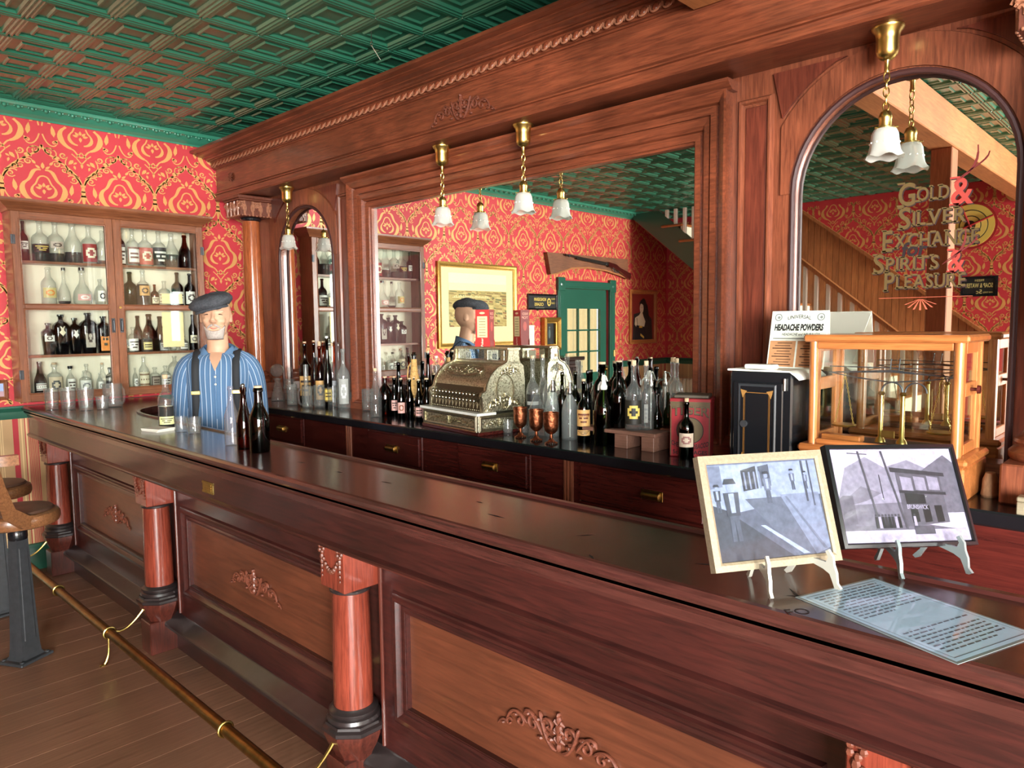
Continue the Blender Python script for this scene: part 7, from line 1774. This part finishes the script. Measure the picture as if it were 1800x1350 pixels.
piv = Matrix.Translation(HC) @ Matrix.Rotation(math.radians(15), 4, 'X') @ Matrix.Translation(-HC)
for ob in (cap, o): ob.data.transform(piv)
# ================================================================== THINGS ON THE WALLS AND FLOOR
def wallpic(name, lab, cat, y0, y1, z0, z1, fmat, fw_, art=None, depth_=.03, mat_=None, tilt=0):
    """picture on wall_left; y0 < y1"""
    o = thing(name, lab, cat, (0, 0, 0)); c = (XW+.002, (y0+y1)/2, (z0+z1)/2); w, h = y1-y0, z1-z0
    mb = MB(); mb.frame(c, (0, 1, 0), (0, 0, 1), (1, 0, 0), w-2*fw_, h-2*fw_, [(0, 0), (0, depth_*.45), (fw_*.2, depth_*.5), (fw_*.35, depth_*.8), (fw_*.7, depth_), (fw_, depth_*.8), (fw_, 0)]); mb.build('frame', fmat, o)
    T = basis((XW+.006, c[1], c[2]), (0, 1, 0), (0, 0, 1)); mb = MB(); art(mb, T, w-2*fw_, h-2*fw_); mb.build('picture', Mt['print'], o, 0)
    return o
def art_valley(mb, T, w, h):
    flat(mb, rect2(-w/2, w/2, -h/2, h/2), T, (.88, .84, .62), 0); a, b = w*.40, h*.30; z = .001
    flat(mb, rect2(-a, a, -b*.95, h*.43), T, (.80, .84, .72), z); flat(mb, rect2(-a, a, h*.20, h*.30), T, (.90, .86, .66), z+.0004)
    flat(mb, rect2(-a, a, -b*.95, h*.20), T, (.70, .62, .36), z+.0006)
    random.seed(5)
    for k in range(16):
        y = h*.20-(h*.20+b*.95)*(k/16)**1.2; x = -a
        while x < a:
            l = random.uniform(.02, .10); x1 = min(x+l, a); t = random.uniform(.004, .012)+.010*k/16
            c = random.choice([(.56, .48, .26), (.64, .55, .30), (.46, .36, .18), (.78, .70, .46), (.52, .34, .18), (.40, .40, .24)])
            flat(mb, [(x, y-t), (x1, y-t*.6), (x1, max(y-t*1.8, -b*.95)), (x, max(y-t*2.2, -b*.95))], T, c, z+.0008+k*.00005); x = x1+random.uniform(.0, .05)
    for k in range(26): x = -a*.4+k*a*1.3/26; flat(mb, rect2(x, x+a*.03, h*.10, h*.10+random.uniform(.012, .03)), T, (.90, .82, .58), z+.0022)
    for k in range(9): flat(mb, rect2(-.14+k*.034, -.118+k*.034, -h*.40, -h*.375), T, (.45, .42, .34), z)
    flat(mb, rect2(-.08, .08, -h*.432, -h*.424), T, (.5, .47, .4), z)
wallpic('framed_landscape', 'large gilt framed landscape print with a wide cream mat', 'picture', -.31, .80, 1.314, 2.158, Mt['gilt'], .05, art_valley)
def art_lady(mb, T, w, h):
    P2_ = lambda pts, c, z: flat(mb, [(x*w, y*h) for x, y in pts], T, c, z)
    P2_([(-.5, -.5), (.5, -.5), (.5, .5), (-.5, .5)], (.56, .16, .13), 0); P2_([(-.45, -.5), (.45, -.5), (.40, .06), (.14, .10), (-.2, .08), (-.40, -.05)], (.20, .17, .16), .0006)
    flat(mb, circ2(-.03*w, .21*h, .145*w, 24, 1.55), T, (.14, .10, .09), .0008); P2_([(-.22, .25), (-.04, .40), (.10, .36), (.12, .1), (-.30, -.10), (-.26, .1)], (.13, .10, .09), .0009)
    P2_([(.02, .10), (.10, .10), (.16, .04), (.34, -.02), (.36, -.16), (.22, -.28), (-.04, -.28), (-.12, -.10), (-.04, .0)], (.88, .78, .66), .0012)
    flat(mb, circ2(.05*w, .19*h, .085*w, 20, 1.45), T, (.90, .80, .68), .0014); P2_([(-.04, .26), (.10, .30), (.16, .24), (.14, .33), (.0, .35)], (.15, .11, .10), .0016)
    P2_([(-.08, -.22), (.28, -.18), (.36, -.5), (-.2, -.5)], (.12, .11, .13), .0016); P2_([(.26, -.02), (.28, -.02), (.24, -.2), (.22, -.2)], (.12, .11, .13), .0017); P2_([(.02, -.20), (.16, -.20), (.16, -.24), (.02, -.24)], (.86, .66, .24), .0019)
    P2_([(-.06, -.44), (.10, -.36), (.11, -.41), (-.05, -.48)], (.85, .70, .30), .0019)
    for (x, y) in ((.03, .205), (.09, .205)): flat(mb, circ2(x*w, y*h, .009*w, 8), T, (.12, .08, .08), .0018)
    P2_([(.045, .135), (.085, .135), (.065, .122)], (.62, .12, .12), .0018)
wallpic('portrait_painting', 'wood framed portrait of a dark haired woman in evening dress', 'picture', -3.05, -2.42, 1.27, 1.973, W['oak'], .055, art_lady)
def art_mirror(mb, T, w, h):
    flat(mb, rect2(-w/2, w/2, -h/2, h/2), T, (.05, .07, .07), 0); flat(mb, circ2(0, -.0, .018, 14, 3.0), T, (.30, .38, .38), .0005); flat(mb, circ2(0, .07, .012, 10), T, (.35, .42, .42), .0006)
wallpic('deep_gilt_shadowbox', 'deep gilt shadow box frame holding a dark picture', 'picture', -1.00, -.715, 1.25, 1.615, Mt['gilt'], .065, art_mirror, .075)
def art_cigar(mb, T, w, h):
    flat(mb, rect2(-w/2, w/2, -h/2, h/2), T, (.08, .08, .08), 0); cc = (.86, .74, .34)
    text(mb, 'MONOGRAM', basis(T @ Vector((.035, .012, .0008)), (0, 1, 0), (0, 0, 1)), .05, cc, .0002, width=.20, bold=.02); text(mb, 'CIGARS', basis(T @ Vector((.055, -.042, .0008)), (0, 1, 0), (0, 0, 1)), .048, cc, .0002, width=.15, bold=.02)
    flat(mb, circ2(-.115, 0, .032, 20, 1.4), T, cc, .0008); flat(mb, circ2(-.115, 0, .020, 16, 1.4), T, (.08, .08, .08), .0012); text(mb, 'N', basis(T @ Vector((-.115, -.012, .0016)), (0, 1, 0), (0, 0, 1)), .03, cc)
    for k in range(6): flat(mb, rect2(-.03+k*.025, -.012+k*.025, -.068, -.063), T, (.6, .6, .5), .0008)
    for (y_, s_) in ((.028, 'MILD'), (-.02, '5 CENT')): text(mb, s_, basis(T @ Vector((-.185, y_, .0008)), (0, 1, 0), (0, 0, 1)), .025, cc, .0002, width=.065)
wallpic('cigar_sign', 'black framed cigar sign with gold lettering beside the green door', 'sign', -.985, -.49, 1.70, 1.876, Mt['black'], .02, art_cigar, .02)
# typed notice
mb = MB(); y0, y1, z0, z1 = -.605, -.405, 1.262, 1.53; T = basis((XW+.002, (y0+y1)/2, (z0+z1)/2), (0, 1, 0), (0, 0, 1))
flat(mb, rect2(-.1, .1, -.134, .134), T, (.90, .90, .86), 0)
for k in range(15): flat(mb, rect2(-.08, .08-(.03 if k % 4 == 3 else 0), .10-k*.0145, .1025-k*.0145), T, (.62, .62, .60), .0004)
o = mb.build('typed_notice', Mt['print'], None, 0); tag(o, 'sheet of typed white paper pinned to the red wall', 'notice')
# rifle on a slab of wood
gb = thing('mounting_board', 'slab of rough bark edged wood mounted high on the red wall', 'board', (0, 0, 0))
pts = [(-.77, 2.337), (-2.32, 2.345), (-2.33, 2.10), (-2.15, 2.14), (-1.85, 2.185), (-1.5, 2.20), (-1.2, 2.18), (-.95, 2.11), (-.83, 2.095)]
mb = MB(); mb.prism([(y, z) for y, z in pts], XW+.002, XW+.055, 'x'); mb.build('slab', wood('rough_slab', srgb(92, 54, 34), srgb(150, 94, 62), .6, 'y', 6, 0, .6), gb)
mb = MB(); mb.tube([(XW+.054, y, z) for y, z in pts[2:]], [.006]+[.012]*5+[.006], 6); mb.build('bark_edge', plain('bark', srgb(176, 112, 68), .8), gb)
rf = thing('rifle', 'old lever rifle with dark stock hung on the wooden slab', 'rifle', (0, 0, 0)); X = XW+.085
mb = MB(); mb.tube([(X, -1.05, 2.325), (X, -1.9, 2.262)], [.011, .013], 10); mb.tube([(X, -1.25, 2.292), (X, -1.88, 2.245)], .009, 8); mb.build('barrel', plain('gunmetal', srgb(70, 62, 56), .4, .6), rf)
mb = MB(); mb.prism([(-1.86, 2.285), (-2.02, 2.262), (-2.10, 2.225), (-2.33, 2.165), (-2.32, 2.085), (-2.08, 2.185), (-1.98, 2.215), (-1.86, 2.225)], X-.014, X+.014, 'x'); mb.build('stock', W['back_drawer'], rf)
mb = MB(); mb.tube([(X, -1.96, 2.222), (X, -2.0, 2.175), (X, -2.06, 2.165), (X, -2.10, 2.195)], .006, 8); mb.build('lever', Mt['iron'], rf)
for y in (-1.10, -1.80): mb = MB(); mb.tube([(XW+.055, y, 2.335-.072*(-1.05-y)), (X+.02, y, 2.30-.072*(-1.05-y)), (X+.024, y, 2.34-.072*(-1.05-y))], .004, 6); mb.build('hook', Mt['iron'], rf)
# thermostat
mb = MB(); mb.bbox(XW+.036, XW+.05, -2.065, -2.035, 1.13, 1.21, .003); o = mb.build('thermometer_card', plain('yellow_card', srgb(214, 186, 110), .6)); tag(o, 'small yellow thermometer card on the door casing', 'thermometer')
# little framed picture by the cabinet
q0 = onx(0, 668, XW); q1 = onx(16, 702, XW)
wallpic('small_framed_print', 'small wood framed bluish print beside the wall cabinet', 'picture', q0.y-.10, q1.y-.005, q1.z, q0.z, W['cab'], .022, lambda mb, T, w, h: (flat(mb, rect2(-w/2, w/2, -h/2, h/2), T, (.62, .70, .86), 0), flat(mb, rect2(-w/2, w/2, -h/2, -h*.1), T, (.72, .58, .62), .0004)), .02)
# radiator in the corner
rd = thing('radiator', 'cream ribbed column radiator in the corner under the rail', 'radiator', (0, 0, 0))
sec = MB()
for y in (-.05, .05): sec.lathe([(.018, .08), (.026, .10), (.026, .76), (.018, .79), (.01, .80)], 12, (0, y, 0))
sec.bbox(-.018, .018, -.06, .06, .08, .13, .01); sec.bbox(-.018, .018, -.06, .06, .74, .80, .012); sm = sec.mesh('section', Mt['cream'])
for k in range(12): link('section', sm, rd, (-5.33+k*.052, -3.18, 0))
for x in (-5.33, -5.33+11*.052): mb = MB(); mb.bbox(x-.015, x+.015, -3.24, -3.12, 0, .09, .01); mb.build('foot', Mt['cream'], rd)
# dark parlour cabinet against the left wall
pv = thing('parlour_cabinet', 'dark carved parlour cabinet with lattice front against the red wall', 'cabinet', (0, 0, 0))
x0, x1, y0, y1 = XW+.03, -4.85, -.72, -.02
mb = MB(); mb.bbox(x0, x1, y0, y1, .06, 1.155, .006); mb.build('body', plain('ebony', srgb(40, 26, 22), .4, coat=.3), pv)
mb = MB(); mb.bbox(x0-.0, x1+.03, y0-.03, y1+.03, 1.155, 1.195, .008); mb.build('top', plain('ebony_top', srgb(46, 30, 26), .3, coat=.4), pv)
for (c, ux, nn, w_) in (((x1, (y0+y1)/2, .95), (0, 1, 0), (1, 0, 0), .5), (((x0+x1)/2, y1, .95), (1, 0, 0), (0, 1, 0), .36)):
    mb = MB(); mb.frame(c, ux, (0, 0, 1), nn, w_, .28, [(0, 0), (0, .010), (.02, .014), (.03, 0)]); mb.build('panel_moulding', plain('ebony_trim', srgb(58, 40, 34), .35) if 'ebony_trim' not in bpy.data.materials else bpy.data.materials['ebony_trim'], pv)
    n_ = 9 if w_ > .4 else 7
    for k in range(n_):
        for j in range(5):
            mb = MB(); u_ = Vector(ux); cc = Vector(c)+u_*(w_*(k+.5)/n_-w_/2)+Vector((0, 0, -.14+.28*(j+.5)/5))+Vector(nn)*.003; r = .026
            mb.tube([cc+u_*r*math.cos(t)+Vector((0, 0, r*math.sin(t))) for t in np.linspace(0, 2*PI, 9)[:-1]], .003, 4, closed=True); mb.build('lattice_ring', bpy.data.materials['ebony_trim'], pv)
for (x, y) in ((x0+.04, y0+.04), (x1-.04, y0+.04), (x0+.04, y1-.04), (x1-.04, y1-.04)): mb = MB(); mb.lathe([(.02, 0), (.03, .03), (.025, .06)], 12, (x, y, 0)); mb.build('foot', bpy.data.materials['ebony_trim'], pv)
# signs on the wall opposite the mirrors
def signf(name, lab, x, z, w, h, art):
    o = thing(name, lab, 'sign', (0, 0, 0)); c = (x, YO+.002, z)
    mb = MB(); mb.frame(c, (-1, 0, 0), (0, 0, 1), (0, 1, 0), w-.05, h-.05, [(0, 0), (0, .01), (.025, .016), (.025, 0)]); mb.build('frame', Mt['black'], o)
    T = basis((x, YO+.006, z), (-1, 0, 0), (0, 0, 1)); mb = MB(); art(mb, T, w-.05, h-.05); mb.build('painted_board', Mt['print'], o, 0); return o
def art_soap(mb, T, w, h):
    flat(mb, rect2(-w/2, w/2, -h/2, h/2), T, (.09, .10, .10), 0); cc = (.84, .80, .52)
    text(mb, 'SOAP & WATER', basis(T @ Vector((0, -.012, .0008)), (-1, 0, 0), (0, 0, 1)), .062, cc, .0002, width=w*.86, bold=.015); text(mb, '5c', basis(T @ Vector((0, -.075, .0008)), (-1, 0, 0), (0, 0, 1)), .06, cc); text(mb, 'FRESH', basis(T @ Vector((0, .05, .0008)), (-1, 0, 0), (0, 0, 1)), .03, cc)
    text(mb, 'HAND TOWELS', basis(T @ Vector((-w*.28, -.07, .0008)), (-1, 0, 0), (0, 0, 1)), .02, cc, width=w*.3)
q0 = Vector((-1.898, YO, 1.984)); q1 = Vector((-1.571, YO, 1.78))
signf('soap_sign', 'black framed soap and water sign with cream lettering', (q0.x+q1.x)/2, (q0.z+q1.z)/2, q1.x-q0.x, q0.z-q1.z, art_soap)
yd = thing('round_wheel_sign', 'round yellow and red target sign hanging on the red wall', 'sign', (-1.83, YO+.03, 2.50))
for k, (r, c_) in enumerate(((.24, (150, 34, 34)), (.215, (214, 190, 90)), (.16, (60, 52, 40)), (.15, (220, 198, 100)), (.10, (60, 52, 40)), (.09, (222, 200, 104)), (.05, (60, 44, 34)))):
    mb = MB(); mb.lathe([(r, 0), (r, .006+k*.003)], 40); o = mb.build('ring', plain('sign_paint_%d' % k, srgb(*c_), .5), yd); o.rotation_euler = (-PI/2, 0, 0)
for a in range(4): mb = MB(); mb.tube([(0, .03, 0), (.22*math.cos(a*PI/2+.4), .03, .22*math.sin(a*PI/2+.4))], .010, 8); mb.build('spoke', plain('sign_red', srgb(150, 34, 34), .5) if 'sign_red' not in bpy.data.materials else bpy.data.materials['sign_red'], yd)
# ================================================================== STOOLS
def stool(lab, x, y, rz):
    o = thing('bar_stool', lab, 'stool', (x, y, 0), rz, 'pedestal stools along the bar')
    mb = MB(); mb.bbox(-.085, .085, -.075, .075, 0, .014, .004)
    for sx in (-1, 1):
        for sy in (-1, 1): mb.lathe([(.010, .014), (.010, .018), (.004, .021)], 10, (sx*.066, sy*.055, 0))
    mb.build('base_plate', Mt['iron'], o)
    pr = [(.060, .014), (.050, .03), (.047, .06), (.044, .12), (.036, .40), (.030, .585)]
    mb = MB(); vs, fs = [], []
    for (r, z) in pr:
        for (sx, sy) in ((-1, -1), (1, -1), (1, 1), (-1, 1)): vs.append((sx*r, sy*r*.8, z))
    for i in range(len(pr)-1):
        for k in range(4): fs.append((i*4+k, i*4+(k+1) % 4, (i+1)*4+(k+1) % 4, (i+1)*4+k))
    fs.append((20, 21, 22, 23)); mb.add(vs, fs); mb.build('pedestal', Mt['iron'], o, 20)
    for (sx, ux, nn) in ((1, (0, 1, 0), (1, 0, 0)), (-1, (0, 1, 0), (-1, 0, 0))): pass
    for sy in (-1, 1): mb = MB(); mb.add([(-.030, sy*.0365, .10), (.030, sy*.0365, .10), (.022, sy*.0262, .54), (-.022, sy*.0262, .54), (-.026, sy*.0385, .10), (.026, sy*.0385, .10), (.019, sy*.0285, .53), (-.019, sy*.0285, .53)], [(4, 5, 6, 7), (0, 1, 5, 4), (1, 2, 6, 5), (2, 3, 7, 6), (3, 0, 4, 7)]); mb.build('pedestal_panel', Mt['iron'], o, 20)
    mb = MB(); mb.lathe([(.036, .575), (.040, .585), (.040, .61), (.034, .622), (.03, .645)], 18); mb.build('collar', Mt['black'], o)
    mb = MB(); mb.lathe([(.150, .645), (.168, .652), (.175, .668), (.175, .688), (.170, .702), (.150, .712), (.10, .706), (.001, .702)], 36); mb.build('seat', W['seat'], o)
    mb = MB(); mb.lathe([(.152, .7125), (.145, .722), (.10, .728), (.04, .727), (.001, .726)], 32); mb.build('seat_pad', plain('worn_leather', srgb(92, 66, 54), .4, noise=.4, nscale=20), o)
    for s in (-1, 1):
        mb = MB(); mb.T = Matrix.Translation((0, s*.150, 0)); mb.prism([(-.02, .655), (-.10, .66), (-.175, .72), (-.21, .86), (-.235, .98), (-.205, .985), (-.175, .87), (-.135, .76), (-.07, .715), (-.02, .705)], -.012, .012, 'y'); mb.T = None; mb.build('back_post', W['seat'], o)
    mb = MB(); n = 16; vs = []
    for i in range(n+1):
        t = -1.1+2.2*i/n
        for (r, z) in ((.185, .955), (.225, .955), (.225, 1.0), (.185, 1.0)): vs.append((-.02-r*math.cos(t), r*.92*math.sin(t), z))
    mb.add(vs, [(i*4+j, i*4+(j+1) % 4, (i+1)*4+(j+1) % 4, (i+1)*4+j) for i in range(n) for j in range(4)]+[(0, 1, 2, 3), (n*4, n*4+1, n*4+2, n*4+3)]); mb.build('back_rail', W['seat'], o)
    return o
s1 = stool('oak pedestal stool with worn leather pad beside the second bar column', -3.96, .805, math.radians(118))
s2 = stool('oak pedestal stool with worn leather pad near the wall end', -4.70, .86, math.radians(95))
